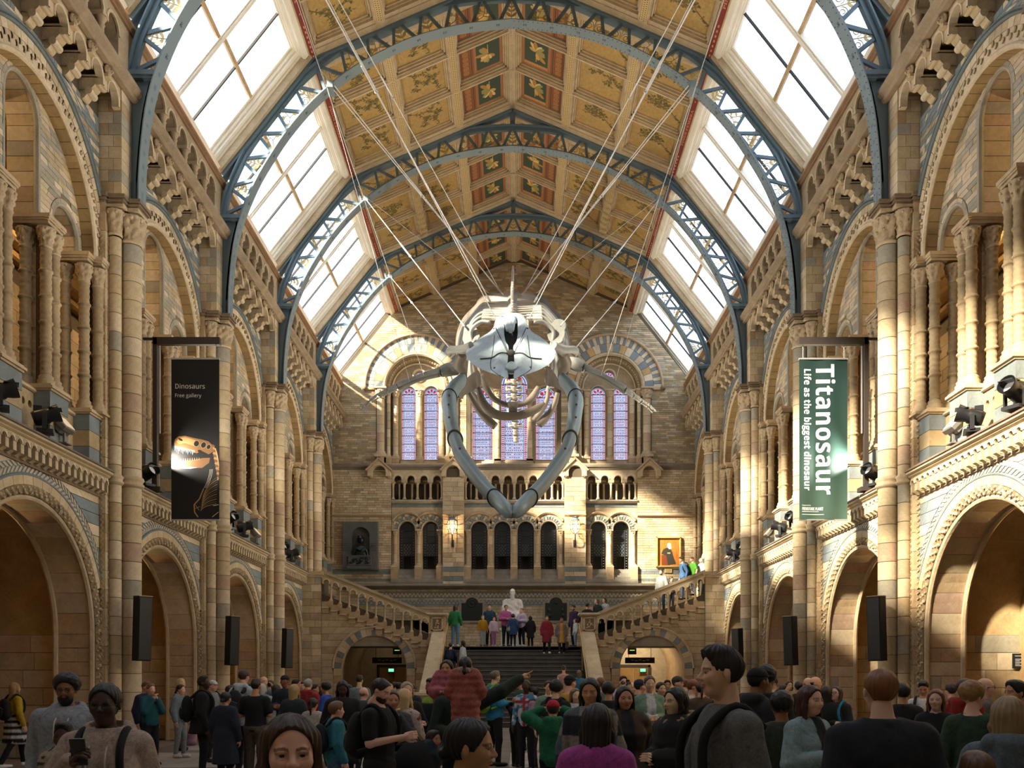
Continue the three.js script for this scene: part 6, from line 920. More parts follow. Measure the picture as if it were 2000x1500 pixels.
for (const z of [0.012, -0.012]) for (let j = 0; j <= nY; j++) for (let i = 0; i <= nX; i++) { const u = i / nX, v = j / nY; pos.push(lerp(x0, x1, u), lerp(y0, y1, v), z + (s > 0 ? 0.022 * Math.sin(u * 11 + 1) * (1 - v * 0.6) : 0.006 * Math.sin(u * 6))); uv.push(u, v); }
const W = nX + 1, o = W * (nY + 1); for (let j = 0; j < nY; j++) for (let i = 0; i < nX; i++) { const a = j * W + i; idx.push(a, a + 1, a + W + 1, a, a + W + 1, a + W, o + a, o + a + W + 1, o + a + 1, o + a, o + a + W, o + a + W + 1); }
const g = new THREE.BufferGeometry(); g.setAttribute('position', new THREE.Float32BufferAttribute(pos, 3)); g.setAttribute('uv', new THREE.Float32BufferAttribute(uv, 2)); g.setIndex(idx); g.computeVertexNormals();
mesh('printed_cloth', g, std({ map, roughness: s > 0 ? 0.5 : 0.6 }), b); mesh('top_bar', new GB().box(x0 - 0.01, x1 + 0.01, y1 - 0.01, y1 + 0.03, -0.03, 0.03), alu, b); mesh('bottom_bar', new GB().box(x0 - 0.01, x1 + 0.01, y0 - 0.02, y0 + 0.01, -0.02, 0.02), alu, b);
for (const q of [0.08, 0.93]) mesh('hanger', one(rod([lerp(x0, x1, q), y1 + 0.02, 0], [lerp(x0, x1, q), Y(672), 0], 0.008), [1, 1, 1]), alu, b);
}
}
const lampGlow = new THREE.MeshStandardMaterial({ color: lin(0.55, 0.45, 0.34), emissive: new THREE.Color().setRGB(1, 0.74, 0.45), emissiveIntensity: 0.35, roughness: 0.5 }), lampBody = std({ color: lin(0.22, 0.20, 0.18), roughness: 0.5, metalness: 0.3 }), projBody = std({ color: lin(0.014, 0.014, 0.016), roughness: 0.35 }), lensMat = new THREE.MeshStandardMaterial({ color: lin(0.3, 0.3, 0.28), emissive: new THREE.Color().setRGB(1, 0.93, 0.8), emissiveIntensity: 0.25, roughness: 0.1 });
const PROJ = 70, FLOOD = 70, FLOOD_COL = new THREE.Color().setRGB(1, 0.88, 0.70);
function makeFlood() { const t = thing('floodlight', '', 'floodlight');
mesh('housing', new GB().add(extrude(shapeOf([[-0.20, -0.16], [0.20, -0.16], [0.23, 0.0], [0.18, 0.17], [-0.18, 0.17], [-0.23, 0.0]]), 0.12, -0.12, 0.02, 3)).box(-0.17, 0.17, -0.13, 0.13, -0.2, -0.1), lampBody, t).position.set(0, 0.42, 0); mesh('lamp_face', new GB().add(extrude(shapeOf([[-0.17, -0.13], [0.17, -0.13], [0.19, 0], [0.15, 0.14], [-0.15, 0.14], [-0.19, 0]]), 0.01, 0.0)), lampGlow, t).position.set(0, 0.42, 0);
for (const q of ['housing', 'lamp_face']) t.getObjectByName(q).rotation.x = -0.7; mesh('stand', new GB().box(-0.025, 0.025, 0, 0.34, -0.06, -0.02).box(-0.12, 0.12, 0, 0.02, -0.14, 0.06), lampBody, t); return t; }
function makeProjector() { const t = thing('projector_lamp', '', 'projector lamp');
mesh('base', new GB().box(-0.16, 0.16, 0, 0.06, -0.14, 0.14), projBody, t); mesh('yoke', new GB().box(-0.19, -0.16, 0.04, 0.32, -0.04, 0.04).box(0.16, 0.19, 0.04, 0.32, -0.04, 0.04), projBody, t);
const b = mesh('body', new GB().add(lathe([[0, -0.22], [0.12, -0.22], [0.145, -0.15], [0.145, 0.04], [0.125, 0.07], [0.15, 0.16], [0.165, 0.26], [0.15, 0.26], [0.12, 0.12], [0, 0.12]], 18), M4(0, 0, 0, PI / 2, 0, 0)), projBody, t); b.position.y = 0.32; b.rotation.x = -0.35; const l = mesh('lens', new GB().add(new THREE.CircleGeometry(0.125, 18), M4(0, 0, 0.13)), lensMat, t); l.position.y = 0.32; l.rotation.x = -0.35; mesh('barn_door', new GB().box(-0.13, 0.13, 0.46, 0.475, 0.05, 0.28).box(-0.05, 0.05, 0.40, 0.5, -0.2, -0.05), projBody, t); return t; }
{
const pf = makeFlood(), pp = makeProjector(); let f1 = true, p1 = true; const ledge = (s, d) => [s * 8.66, 6.30, -d];
for (const [side, s] of SIDES) for (let k = 0; k < 4; k++) {
const o = f1 ? pf : copyOf(pf), d = bayAt(k) + [0.85, 1.7, 1.6, 1.2][k]; f1 = false; o.position.set(...ledge(s, d)); o.rotation.y = sideTurn(s); o.userData.label = `beige flat floodlight on the ledge in ${ORD[k]} ${SIDE_LIGHT[side]}`; o.userData.group = 'ledge floodlights';
const L = new THREE.SpotLight(FLOOD_COL, FLOOD, 0, 1.05, 0.8, 2); L.position.set(s * (8.66 - 0.22), 6.30 + 0.62, -d); L.target.position.set(-s * 4.5, 21, -d - (k < 2 ? -0.5 : 0.5)); L.castShadow = true; L.shadow.mapSize.set(1024, 1024); L.shadow.radius = 8; scene.add(L, L.target);
for (const [j, off] of [[0, -1.45], [1, 0.05]]) { if (k === 1 && j === 1) continue; const q = p1 ? pp : copyOf(pp); p1 = false; q.position.set(...ledge(s, bayAt(k) + off)); q.rotation.y = sideTurn(s) + (j ? 0.4 : -0.5) * s; q.userData.label = `${j ? 'farther' : 'nearer'} black round projector lamp in ${ORD[k]} ${SIDE_LIGHT[side]}`; q.userData.group = 'ledge projector lamps';
const B = new THREE.SpotLight(new THREE.Color().setRGB(1, 0.93, 0.80), PROJ, 0, 0.8, 0.9, 2); B.position.set(s * (8.66 - 0.30), 6.85, -bayAt(k) - off); B.target.position.set(-s * 8.8, 12.5, -bayAt(k) - off - 1.5); B.castShadow = true; scene.add(B, B.target); }
}
}
const bulbMat = new THREE.MeshStandardMaterial({ color: lin(1, 0.8, 0.5), emissive: new THREE.Color().setRGB(1, 0.70, 0.34), emissiveIntensity: 3 });
const ALC = 6, GALP = 10;
{
let first = null, firstG = null;
for (const [side, s] of SIDES) for (let k = 0; k < 4; k++) {
const u = thing('uplighter', `small black uplighter in the alcove of ${ORD[k]} ${SIDE_LIGHT[side].replace(' of the hall', '')}`, 'uplighter', [s * (WALL_X + 2.9), 3.05, -bayAt(k) - 2.55], 0, 'alcove uplighters');
mesh('bowl', one(lathe([[0, -0.1], [0.05, -0.1], [0.12, 0.02], [0.13, 0.05], [0.11, 0.05], [0.05, -0.05], [0, -0.05]], 14), [1, 1, 1]), MAT.black, u); mesh('bulb', one(new THREE.SphereGeometry(0.05, 10, 8), [1, 1, 1], M4(0, 0.02, 0)), bulbMat, u); mesh('arm', new GB().box(-0.02, 0.02, -0.12, -0.08, -0.25, 0), MAT.black, u);
const L = new THREE.SpotLight(new THREE.Color().setRGB(1, 0.62, 0.24), ALC * 6, 0, 0.95, 0.7, 2); L.position.set(s * (WALL_X + 2.9), 3.14, -bayAt(k) - 2.5); L.target.position.set(s * (WALL_X + 2.7), 6, -bayAt(k) - 0.8); L.castShadow = true; scene.add(L, L.target);
const gl = thing('gallery_lamp', `small ceiling lamp in the gallery behind ${ORD[k]} ${SIDE_LIGHT[side].replace(' of the hall', '')}`, 'lamp', [s * (WALL_X + 2.6), 12.45, -bayAt(k)], 0, 'gallery ceiling lamps');
mesh('rose', one(lathe([[0, 0.3], [0.06, 0.3], [0.06, 0.24], [0.015, 0.22], [0.015, 0.05], [0, 0.05]], 12), [1, 1, 1]), MAT.black, gl); mesh('bulb', one(new THREE.SphereGeometry(0.07, 10, 8), [1, 1, 1]), bulbMat, gl);
const P = new THREE.PointLight(new THREE.Color().setRGB(1, 0.68, 0.32), GALP, 0, 2); P.position.set(s * (WALL_X + 2.6), 12.45, -bayAt(k)); P.castShadow = true; scene.add(P);
}
}
{
const proto = thing('loudspeaker', '', 'loudspeaker'); mesh('cabinet', new GB().box(-0.15, 0.15, 0, 1.39, -0.12, 0.14), MAT.blackMatt, proto); mesh('grille', new GB().box(-0.135, 0.135, 0.03, 1.36, 0.14, 0.152, [0.6, 0.6, 0.6]), MAT.black, proto); mesh('top_plate', new GB().box(-0.155, 0.155, 1.385, 1.40, -0.125, 0.145), MAT.wood, proto); mesh('bracket', new GB().box(-0.05, 0.05, 0.5, 0.9, -0.26, -0.12), MAT.dark, proto);
let f = true; for (const [side, s] of SIDES) for (let k = 1; k < 4; k++) { const o = f ? proto : copyOf(proto); f = false; o.position.set(s * 7.94, 2.10, -pierAt(k) + 0.45); o.rotation.set(0.05, sideTurn(s) * 0.55, 0, 'YXZ'); o.userData = { label: `tall black column loudspeaker on pier ${['', 'one', 'two', 'three'][k]} from the camera, ${side} side`, category: 'loudspeaker', group: 'column loudspeakers' }; }
}
{
const z = EZ, R = rng(231), grey = std({ map: stoneMap, color: lin(0.13, 0.135, 0.13), roughness: 0.8 }), bronze = std({ color: lin(0.035, 0.045, 0.045), roughness: 0.35, metalness: 0.6 });
const m = thing('monument', 'grey stone wall monument with a dark bust in a round niche', 'monument', [0, 0, z]), X0 = EX(671.5), X1 = EX(739.5), Y0 = EY(1115), Y1 = EY(1021), cx = EX(706), nr = 0.43;
const s = shapeOf([[X0, Y0], [X1, Y0], [X1, Y1], [X0, Y1]]), h = new THREE.Path(); h.moveTo(cx - nr, EY(1087)); h.lineTo(cx - nr, EY(1049)); h.absarc(cx, EY(1049), nr, PI, 0, true); h.lineTo(cx + nr, EY(1087)); s.holes.push(h);
mesh('slab', one(extrude(s, 0.30, 0.0, 0.012, 16), [1, 1, 1]), grey, m); mesh('niche_back', new GB().box(cx - nr, cx + nr, EY(1088), EY(1030), 0.03, 0.05), grey, m);
mesh('bust', new GB().add(new THREE.SphereGeometry(0.36, 18, 14), M4(cx, EY(1081), 0.22, 0, 0, 0, 1.05, 1.15, 0.6)).add(new THREE.SphereGeometry(0.15, 16, 12), M4(cx + 0.02, EY(1057), 0.26, 0, 0, 0, 0.95, 1.15, 1)).add(tube([[cx - 0.36, EY(1086), 0.3], [cx - 0.2, EY(1074), 0.42], [cx + 0.05, EY(1078), 0.46]], 0.075, 8)).add(tube([[cx + 0.34, EY(1086), 0.3], [cx + 0.25, EY(1075), 0.4], [cx + 0.1, EY(1079), 0.46]], 0.075, 8)).add(tube([[cx + 0.1, EY(1078), 0.36], [cx + 0.5, EY(1071), 0.4], [cx + 0.62, EY(1067), 0.4]], 0.018, 6)), bronze, m); mesh('hat', one(lathe([[0, 0.16], [0.11, 0.14], [0.13, 0.03], [0.23, 0.0], [0.22, -0.02], [0, -0.02]], 18), [1, 1, 1], M4(cx - 0.01, EY(1053), 0.26, 0.1, 0, 0.15)), bronze, m);
mesh('plinth', new GB().box(EX(683), EX(728), EY(1106), EY(1088), 0.3, 0.40).box(EX(681), EX(730), EY(1089), EY(1087), 0.3, 0.44).box(EX(680), EX(729), EY(1113), EY(1107), 0.3, 0.42), grey, m); const rl = new GB(); for (let k = 0; k < 22; k++) rl.add(new THREE.IcosahedronGeometry(0.07, 0), M4(EX(686 + 38 * R()), EY(1103 - 11 * R()), 0.41, R(), R(), R(), 1.4, 0.7, 0.6)); mesh('relief', rl, bronze, m);
for (let k = 0; k < 5; k++) for (const [a, b] of [[673, 687], [725, 737]]) mesh('groove', new GB().box(EX(a), EX(b), EY(1064 + k * 3.4), EY(1063 + k * 3.4), 0.298, 0.304), MAT.dark, m);
const p = thing('painting', 'gilt framed portrait of a seated man in dark clothes on the sunlit wall', 'painting', [0, 0, z + 0.04]), art = canvasTex(128, 160, (g, w, hh) => { g.fillStyle = '#b8722c'; g.fillRect(0, 0, w, hh); for (let i = 0; i < 240; i++) { g.fillStyle = R() < 0.5 ? 'rgba(220,150,60,0.25)' : 'rgba(110,50,10,0.2)'; g.fillRect(R() * w, R() * hh, 3, 20 + R() * 30); } g.fillStyle = '#7a3a18'; g.fillRect(22, 96, 50, 64); g.fillStyle = '#37352c'; g.beginPath(); g.moveTo(20, 90); g.quadraticCurveTo(30, 55, 58, 54); g.quadraticCurveTo(84, 56, 90, 100); g.lineTo(108, 150); g.lineTo(60, 156); g.lineTo(50, 100); g.fill(); g.fillStyle = '#e6d3b4'; g.beginPath(); g.ellipse(66, 40, 12, 16, 0, 0, 7); g.fill(); g.fillStyle = '#efe8dc'; g.beginPath(); g.ellipse(70, 50, 10, 12, 0, 0, 7); g.fill(); g.fillStyle = '#d9b58c'; g.fillRect(56, 82, 18, 6); });
const fx0 = EX(1281), fx1 = EX(1330), fy0 = EY(1109), fy1 = EY(1049), e = 0.09, fr = new GB(); for (const [k, zz, o] of [[0, 0.09, 0], [1, 0.13, 0.03], [2, 0.07, 0.06]]) { const a = o, b = o + 0.035; fr.box(fx0 + a, fx0 + b, fy0 + a, fy1 - a, 0, zz).box(fx1 - b, fx1 - a, fy0 + a, fy1 - a, 0, zz).box(fx0 + a, fx1 - a, fy0 + a, fy0 + b, 0, zz).box(fx0 + a, fx1 - a, fy1 - b, fy1 - a, 0, zz); } mesh('gilt_frame', fr, MAT.gold, p); mesh('canvas', flatQuad([fx0 + e, fy0 + e, 0.04], [fx1 - e, fy0 + e, 0.04], [fx1 - e, fy1 - e, 0.04], [fx0 + e, fy1 - e, 0.04]), std({ map: art, roughness: 0.5 }), p);
const tp = thing('name_plate', 'small gilt name plate under the portrait', 'plate', [0, 0, z + 0.03]); mesh('plate', new GB().box(EX(1297.5), EX(1312), EY(1119), EY(1110.5), 0, 0.04), MAT.gold, tp); mesh('lettering', new GB().box(EX(1300), EX(1309), EY(1113.4), EY(1112.8), 0.04, 0.043).box(EX(1299), EX(1310), EY(1115.4), EY(1114.8), 0.04, 0.043).box(EX(1301), EX(1308), EY(1117.4), EY(1116.8), 0.04, 0.043), MAT.dark, tp);
for (const [a, b, lab, heads] of [[901.5, 942.5, 'black bronze memorial tablet with rounded top left of the statue', 0], [1064.5, 1107, 'black bronze memorial tablet with relief heads right of the statue', 1]]) {
const t = thing('memorial_tablet', lab, 'tablet', [0, 0, z + 0.03]), c = EX((a + b) / 2), hw = (EX(b) - EX(a)) / 2, y0 = EY(1212), ys = EY(1178), r = hw * 0.62; const S = (o, dy) => { const q = shapeOf([[c - hw - o, y0 - dy], [c + hw + o, y0 - dy], [c + hw + o, ys + o], [c + r + o, ys + o]]); q.absarc(c, ys - 0.05, r + o, 0.15, PI - 0.15, false); q.lineTo(c - hw - o, ys + o); return q; };
mesh('stone_surround', one(extrude(S(0.11, 0.11), 0.05, 0), [0.40, 0.36, 0.28]), MAT.stone, t); mesh('bronze_panel', one(extrude(S(0, 0), 0.05, 0.03, 0.01), [1, 1, 1]), bronze, t); const rel = new GB(); if (heads) for (const [x, y] of [[-0.32, -0.35], [0.32, -0.35], [-0.3, -0.62], [0.34, -0.6], [0, 0.02]]) rel.add(new THREE.SphereGeometry(0.085, 10, 8), M4(c + x, ys + y, 0.09, 0, 0, 0, 1, 1.2, 0.6)); else { rel.add(new THREE.TorusGeometry(0.17, 0.025, 6, 18), M4(c, ys - 0.02, 0.085)).add(new THREE.SphereGeometry(0.07, 10, 8), M4(c, ys - 0.02, 0.085, 0, 0, 0, 1, 1.3, 0.6)); } for (let k = 0; k < 7; k++) rel.box(c - hw * 0.7, c + hw * 0.7, y0 + 0.1 + k * 0.045, y0 + 0.112 + k * 0.045, 0.08, 0.084); mesh('relief', rel, bronze, t);
}
for (const [px, lab] of [[885, 'lit hexagonal wall lantern between the left and middle dark windows'], [1122, 'lit hexagonal wall lantern between the middle and right dark windows']]) {
const t = thing('wall_lantern', lab, 'lantern', [EX(px), 0, z + 0.24 + 0.36], 0, 'wall lanterns'), hex = (r, y) => [0, 1, 2, 3, 4, 5].map((k) => V(r * Math.cos(k * PI / 3), y, r * Math.sin(k * PI / 3))), rings = [hex(0.20, EY(1021)), hex(0.25, EY(1029)), hex(0.22, EY(1038)), hex(0.07, EY(1046))], fb = new GB(), gl = new THREE.MeshPhysicalMaterial({ color: lin(1, 0.93, 0.85), transmission: 1, thickness: 0, roughness: 0.3 });
for (let k = 0; k < 6; k++) for (let j = 0; j < 3; j++) { fb.add(rod(rings[j][k], rings[j + 1][k], 0.013)); fb.add(rod(rings[j][k], rings[j][(k + 1) % 6], 0.012)); const A = rings[j][k], B = rings[j][(k + 1) % 6], C = rings[j + 1][(k + 1) % 6], D = rings[j + 1][k]; mesh('lantern_pane', new GB().quad(A.toArray(), B.toArray(), C.toArray(), D.toArray()), gl, t); }
mesh('frame', fb, MAT.dark, t); mesh('crown', new GB().add(lathe([[0.22, 0], [0.2, 0.05], [0.1, 0.16], [0.04, 0.2], [0, 0.2]], 6), M4(0, EY(1021), 0)).add(new THREE.TorusGeometry(0.14, 0.02, 5, 12), M4(0, EY(1015), 0, PI / 2)), MAT.ironLight, t); const sk = new GB(); for (let k = 0; k < 6; k++) sk.add(new THREE.ConeGeometry(0.025, 0.12, 5), M4(0.14 * Math.cos(k), EY(1013), 0.14 * Math.sin(k))); mesh('crest', sk, MAT.dark, t);
mesh('bracket', new GB().add(tube([V(0, EY(1046), 0), V(0, EY(1055), -0.02), V(0, EY(1064), -0.18), V(0, EY(1066), -0.34)], 0.03, 8)).box(-0.07, 0.07, EY(1070), EY(1056), -0.37, -0.33), MAT.dark, t); mesh('bulb', one(new THREE.SphereGeometry(0.055, 10, 8), [1, 1, 1], M4(0, EY(1032), 0)), new THREE.MeshStandardMaterial({ color: lin(1, 0.9, 0.7), emissive: new THREE.Color().setRGB(1, 0.78, 0.5), emissiveIntensity: 14 }), t);
const L = new THREE.PointLight(new THREE.Color().setRGB(1, 0.72, 0.42), 2.5, 0, 2); L.position.set(EX(px), EY(1032), z + 0.6); L.castShadow = true; scene.add(L);
}
}
{
const black = MAT.black, signTex = (w, h, f) => std({ map: canvasTex(w, h, f), roughness: 0.5 });
const arrows = (g, w, h) => { g.fillStyle = '#0d0f0c'; g.fillRect(0, 0, w, h); g.fillStyle = '#9aa08a'; g.font = 'bold 40px sans-serif'; for (const [t, x] of [['\u2190', 20], ['\u2191', w - 60]]) g.fillText(t, x, 46); for (let i = 0; i < 5; i++) g.fillRect(80 + i * 56, 22 + (i % 2) * 8, 42, 10); };
for (const [side, s] of [['right', 1], ['left', -1]]) {
const ax = s * 5.8, sg = thing('hanging_sign', `long black direction sign hanging in the ${side} stair archway`, 'sign', [ax - s * 0.15, 2.55, -41.2]); mesh('board', new GB().box(-0.66, 0.66, -0.13, 0.13, -0.03, 0.03), black, sg); mesh('sign_face', flatQuad([-0.64, -0.12, 0.034], [0.64, -0.12, 0.034], [0.64, 0.12, 0.034], [-0.64, 0.12, 0.034]), signTex(420, 64, arrows), sg); for (const q of [-0.5, 0.5]) mesh('hanger', one(rod([q, 0.13, 0], [q, 1.2, 0], 0.012), [1, 1, 1]), black, sg);
const bx = thing('signal_box', `small black sign box with a green light bar in the ${side} archway`, 'sign', [ax + (s > 0 ? -0.45 : 0.55), 2.98, -41.6]); mesh('case', new GB().box(-0.19, 0.19, -0.15, 0.15, -0.05, 0.05), black, bx); mesh('light_bar', new GB().box(-0.11, 0.11, 0.02, 0.05, 0.05, 0.056), new THREE.MeshStandardMaterial({ color: lin(0.3, 0.5, 0.1), emissive: new THREE.Color().setRGB(0.45, 0.8, 0.15), emissiveIntensity: 1 }), bx);
const ex = thing('exit_sign', `lit green exit sign low in the ${side} archway`, 'sign', [ax + (s > 0 ? 0.42 : -0.1), 2.12, -44.4]); mesh('case', new GB().box(-0.15, 0.15, -0.11, 0.11, -0.04, 0.04), black, ex); mesh('glowing_face', new GB().box(-0.13, 0.13, -0.05, 0.1, 0.04, 0.046), new THREE.MeshStandardMaterial({ color: lin(0.1, 0.5, 0.3), emissive: new THREE.Color().setRGB(0.25, 0.95, 0.55), emissiveIntensity: 0.9 }), ex);
const L = new THREE.PointLight(new THREE.Color().setRGB(1, 0.85, 0.6), s > 0 ? 7 : 0.3, 0, 2); L.position.set(ax, 3.3, -43); L.castShadow = true; scene.add(L); const lm = thing('passage_lamp', `small round ceiling lamp in the ${side} stair passage`, 'lamp', [ax, 3.3, -43]); mesh('bulb', one(new THREE.SphereGeometry(0.07, 10, 8), [1, 1, 1]), bulbMat, lm); mesh('stem', one(rod([0, 0.05, 0], [0, 0.5, 0], 0.015), [1, 1, 1]), black, lm);
}
const ws = thing('wall_sign', 'small black information sign on the wall inside the nearest right alcove', 'sign', [10.96, 2.1, -19.88]); mesh('plate', new GB().box(-0.115, 0.115, -0.16, 0.16, -0.01, 0.03), black, ws); const ln = new GB(); ln.box(-0.08, 0.06, 0.10, 0.11, 0.03, 0.033); for (let k = 0; k < 5; k++) ln.box(-0.07, 0.06 - (k % 2) * 0.03, 0.03 - k * 0.035, 0.042 - k * 0.035, 0.03, 0.033); mesh('printed_lines', ln, std({ color: lin(0.6, 0.6, 0.6) }), ws);
}
const CAP = (a, b, ra, rb = ra, k = 0.02, cut = false) => ({ t: 0, a, b, ra, rb, k, cut }), ELL = (c, r, k = 0.03, cut = false) => ({ t: 1, c, r: Array.isArray(r) ? r : [r, r, r], k, cut });
function fieldMesh(prims, cell, clip, warp, tint) {
let lo = [1e9, 1e9, 1e9], hi = [-1e9, -1e9, -1e9]; const boxes = prims.map((p) => { const m = p.k * 0.5 + cell * 1.5, l = [], h = []; for (let i = 0; i < 3; i++) { if (p.t) { l.push(p.c[i] - p.r[i] - m); h.push(p.c[i] + p.r[i] + m); } else { l.push(Math.min(p.a[i] - p.ra, p.b[i] - p.rb) - m); h.push(Math.max(p.a[i] + p.ra, p.b[i] + p.rb) + m); } if (!p.cut) { lo[i] = Math.min(lo[i], l[i]); hi[i] = Math.max(hi[i], h[i]); } } return [l, h]; });
const n = [0, 1, 2].map((i) => Math.ceil((hi[i] - lo[i]) / cell) + 2), [nx, ny, nz] = n, F = new Float32Array(nx * ny * nz).fill(1);
prims.forEach((p, q) => {
const [l, h] = boxes[q], i0 = [0, 1, 2].map((i) => Math.max(0, Math.floor((l[i] - lo[i]) / cell))), i1 = [0, 1, 2].map((i) => Math.min(n[i] - 1, Math.ceil((h[i] - lo[i]) / cell)));
let dx, dy, dz, L2; if (!p.t) { dx = p.b[0] - p.a[0]; dy = p.b[1] - p.a[1]; dz = p.b[2] - p.a[2]; L2 = dx * dx + dy * dy + dz * dz || 1e-9; } const rm = p.t ? Math.min(...p.r) : 0;
for (let z = i0[2]; z <= i1[2]; z++) for (let y = i0[1]; y <= i1[1]; y++) for (let x = i0[0]; x <= i1[0]; x++) {
const X = lo[0] + x * cell, Y = lo[1] + y * cell, Z = lo[2] + z * cell; let d;
if (p.t) { const u = (X - p.c[0]) / p.r[0], v = (Y - p.c[1]) / p.r[1], w = (Z - p.c[2]) / p.r[2], k0 = Math.sqrt(u * u + v * v + w * w), k1 = Math.hypot(u / p.r[0], v / p.r[1], w / p.r[2]); d = k1 < 1e-6 ? -rm : k0 * (k0 - 1) / k1; }
else { const ax = X - p.a[0], ay = Y - p.a[1], az = Z - p.a[2], t = clamp((ax * dx + ay * dy + az * dz) / L2, 0, 1); d = Math.sqrt((ax - dx * t) ** 2 + (ay - dy * t) ** 2 + (az - dz * t) ** 2) - (p.ra + (p.rb - p.ra) * t); }
const o = (z * ny + y) * nx + x, f = F[o];
if (p.cut) { const e = -d, h2 = Math.max(0, p.k - Math.abs(f - e)) / (p.k || 1e-9); F[o] = Math.max(f, e) + h2 * h2 * p.k * 0.25; }
else { const h2 = Math.max(0, p.k - Math.abs(f - d)) / (p.k || 1e-9); F[o] = Math.min(f, d) - h2 * h2 * p.k * 0.25; }
}
});
if (clip || warp) for (let z = 0; z < nz; z++) for (let y = 0; y < ny; y++) for (let x = 0; x < nx; x++) { const o = (z * ny + y) * nx + x; if (F[o] > 0.12 || F[o] < -0.12) continue; const X = lo[0] + x * cell, Y = lo[1] + y * cell, Z = lo[2] + z * cell; if (warp) F[o] += warp(X, Y, Z); if (clip) F[o] = Math.max(F[o], clip(X, Y, Z)); }
else {} if (clip) for (let i = 0; i < F.length; i++) if (F[i] < -0.12) { const x = i % nx, y = Math.floor(i / nx) % ny, z = Math.floor(i / nx / ny); F[i] = Math.max(F[i], clip(lo[0] + x * cell, lo[1] + y * cell, lo[2] + z * cell)); }
const id = new Int32Array(nx * ny * nz).fill(-1), pos = [], idx = [], S = [1, nx, nx * ny];
for (let z = 0; z < nz - 1; z++) for (let y = 0; y < ny - 1; y++) for (let x = 0; x < nx - 1; x++) {
const o = (z * ny + y) * nx + x; let m = 0; for (let c = 0; c < 8; c++) if (F[o + (c & 1) + ((c >> 1) & 1) * nx + ((c >> 2) & 1) * nx * ny] < 0) m |= 1 << c; if (m === 0 || m === 255) continue;
let sx = 0, sy = 0, sz = 0, k = 0; for (let a = 0; a < 3; a++) for (let e = 0; e < 4; e++) { const b = (a + 1) % 3, c = (a + 2) % 3, p0 = [0, 0, 0]; p0[b] = e & 1; p0[c] = e >> 1; const q = o + p0[0] + p0[1] * nx + p0[2] * nx * ny, f0 = F[q], f1 = F[q + S[a]]; if ((f0 < 0) === (f1 < 0)) continue; const t = f0 / (f0 - f1); p0[a] = t; sx += p0[0]; sy += p0[1]; sz += p0[2]; k++; }
id[o] = pos.length / 3; pos.push(lo[0] + (x + sx / k) * cell, lo[1] + (y + sy / k) * cell, lo[2] + (z + sz / k) * cell);
}
for (let z = 1; z < nz - 1; z++) for (let y = 1; y < ny - 1; y++) for (let x = 1; x < nx - 1; x++) {
const o = (z * ny + y) * nx + x, i0 = F[o] < 0; for (let a = 0; a < 3; a++) { if (i0 === F[o + S[a]] < 0) continue; const u = S[(a + 1) % 3], v = S[(a + 2) % 3], A = id[o - u - v], B = id[o - v], C = id[o], D = id[o - u]; if (A < 0 || B < 0 || C < 0 || D < 0) continue; if (i0) idx.push(A, B, C, A, C, D); else idx.push(A, C, B, A, D, C); }
}
const g = new THREE.BufferGeometry(); g.setAttribute('position', new THREE.Float32BufferAttribute(pos, 3)); g.setIndex(idx); g.computeVertexNormals();
if (tint) { const c = new Float32Array(pos.length); for (let i = 0; i < pos.length; i += 3) c.set(tint(pos[i], pos[i + 1], pos[i + 2]), i); g.setAttribute('color', new THREE.BufferAttribute(c, 3)); }
return g;
}
const rgb = (h) => { const c = new THREE.Color(h); return [c.r, c.g, c.b]; };
const weave = noiseTex(128, (u, v) => { const s = clamp(215 + 30 * tileNoise(u, v, 50, 2) + 20 * tileNoise(u, v, 12, 4), 0, 255); return [s, s, s]; }); weave.repeat.set(4, 4);
const PM = { skin: std({ vertexColors: true, roughness: 0.55 }), hair: std({ vertexColors: true, roughness: 0.5 }), cloth: std({ vertexColors: true, map: weave, roughness: 0.9 }), shoe: std({ vertexColors: true, roughness: 0.6 }), eye: std({ vertexColors: true, roughness: 0.2 }), glossy: std({ vertexColors: true, roughness: 0.3 }) };
const SKIN = { fair: rgb('#dcae94'), tan: rgb('#c38e6b'), brown: rgb('#8a5a3c'), dark: rgb('#4a2f22'), olive: rgb('#b98a66') };
const add3 = (a, b, k = 1) => [a[0] + b[0] * k, a[1] + b[1] * k, a[2] + b[2] * k], mix3 = (a, b, t) => [lerp(a[0], b[0], t), lerp(a[1], b[1], t), lerp(a[2], b[2], t)];
const ARM = {
down: [[0.235, 1.13, -0.04], [0.25, 0.88, 0.05]], relaxed: [[0.24, 1.13, -0.06], [0.21, 0.92, 0.12]], pocket: [[0.30, 1.14, -0.08], [0.20, 0.94, 0.08]],
phone: [[0.22, 1.14, 0.02], [0.08, 1.20, 0.30]], read: [[0.21, 1.14, 0.03], [0.06, 1.14, 0.30]], hold: [[0.24, 1.15, 0.0], [0.05, 1.16, 0.24]], cross: [[0.24, 1.14, 0.04], [-0.08, 1.16, 0.20]],
head: [[0.36, 1.52, 0.10], [0.15, 1.62, 0.12]], camera: [[0.26, 1.28, 0.22], [0.08, 1.52, 0.30]], chin: [[0.2, 1.16, 0.12], [0.05, 1.42, 0.18]], point: [[0.44, 1.50, 0.12], [0.70, 1.60, 0.22]], swing: [[0.24, 1.15, -0.12], [0.25, 0.93, 0.02]], lean: [[0.24, 1.15, 0.12], [0.16, 1.08, 0.36]], carry: [[0.25, 1.12, 0.02], [0.10, 1.10, 0.26]], out: [[0.30, 1.16, 0.06], [0.28, 1.10, 0.32]],
};
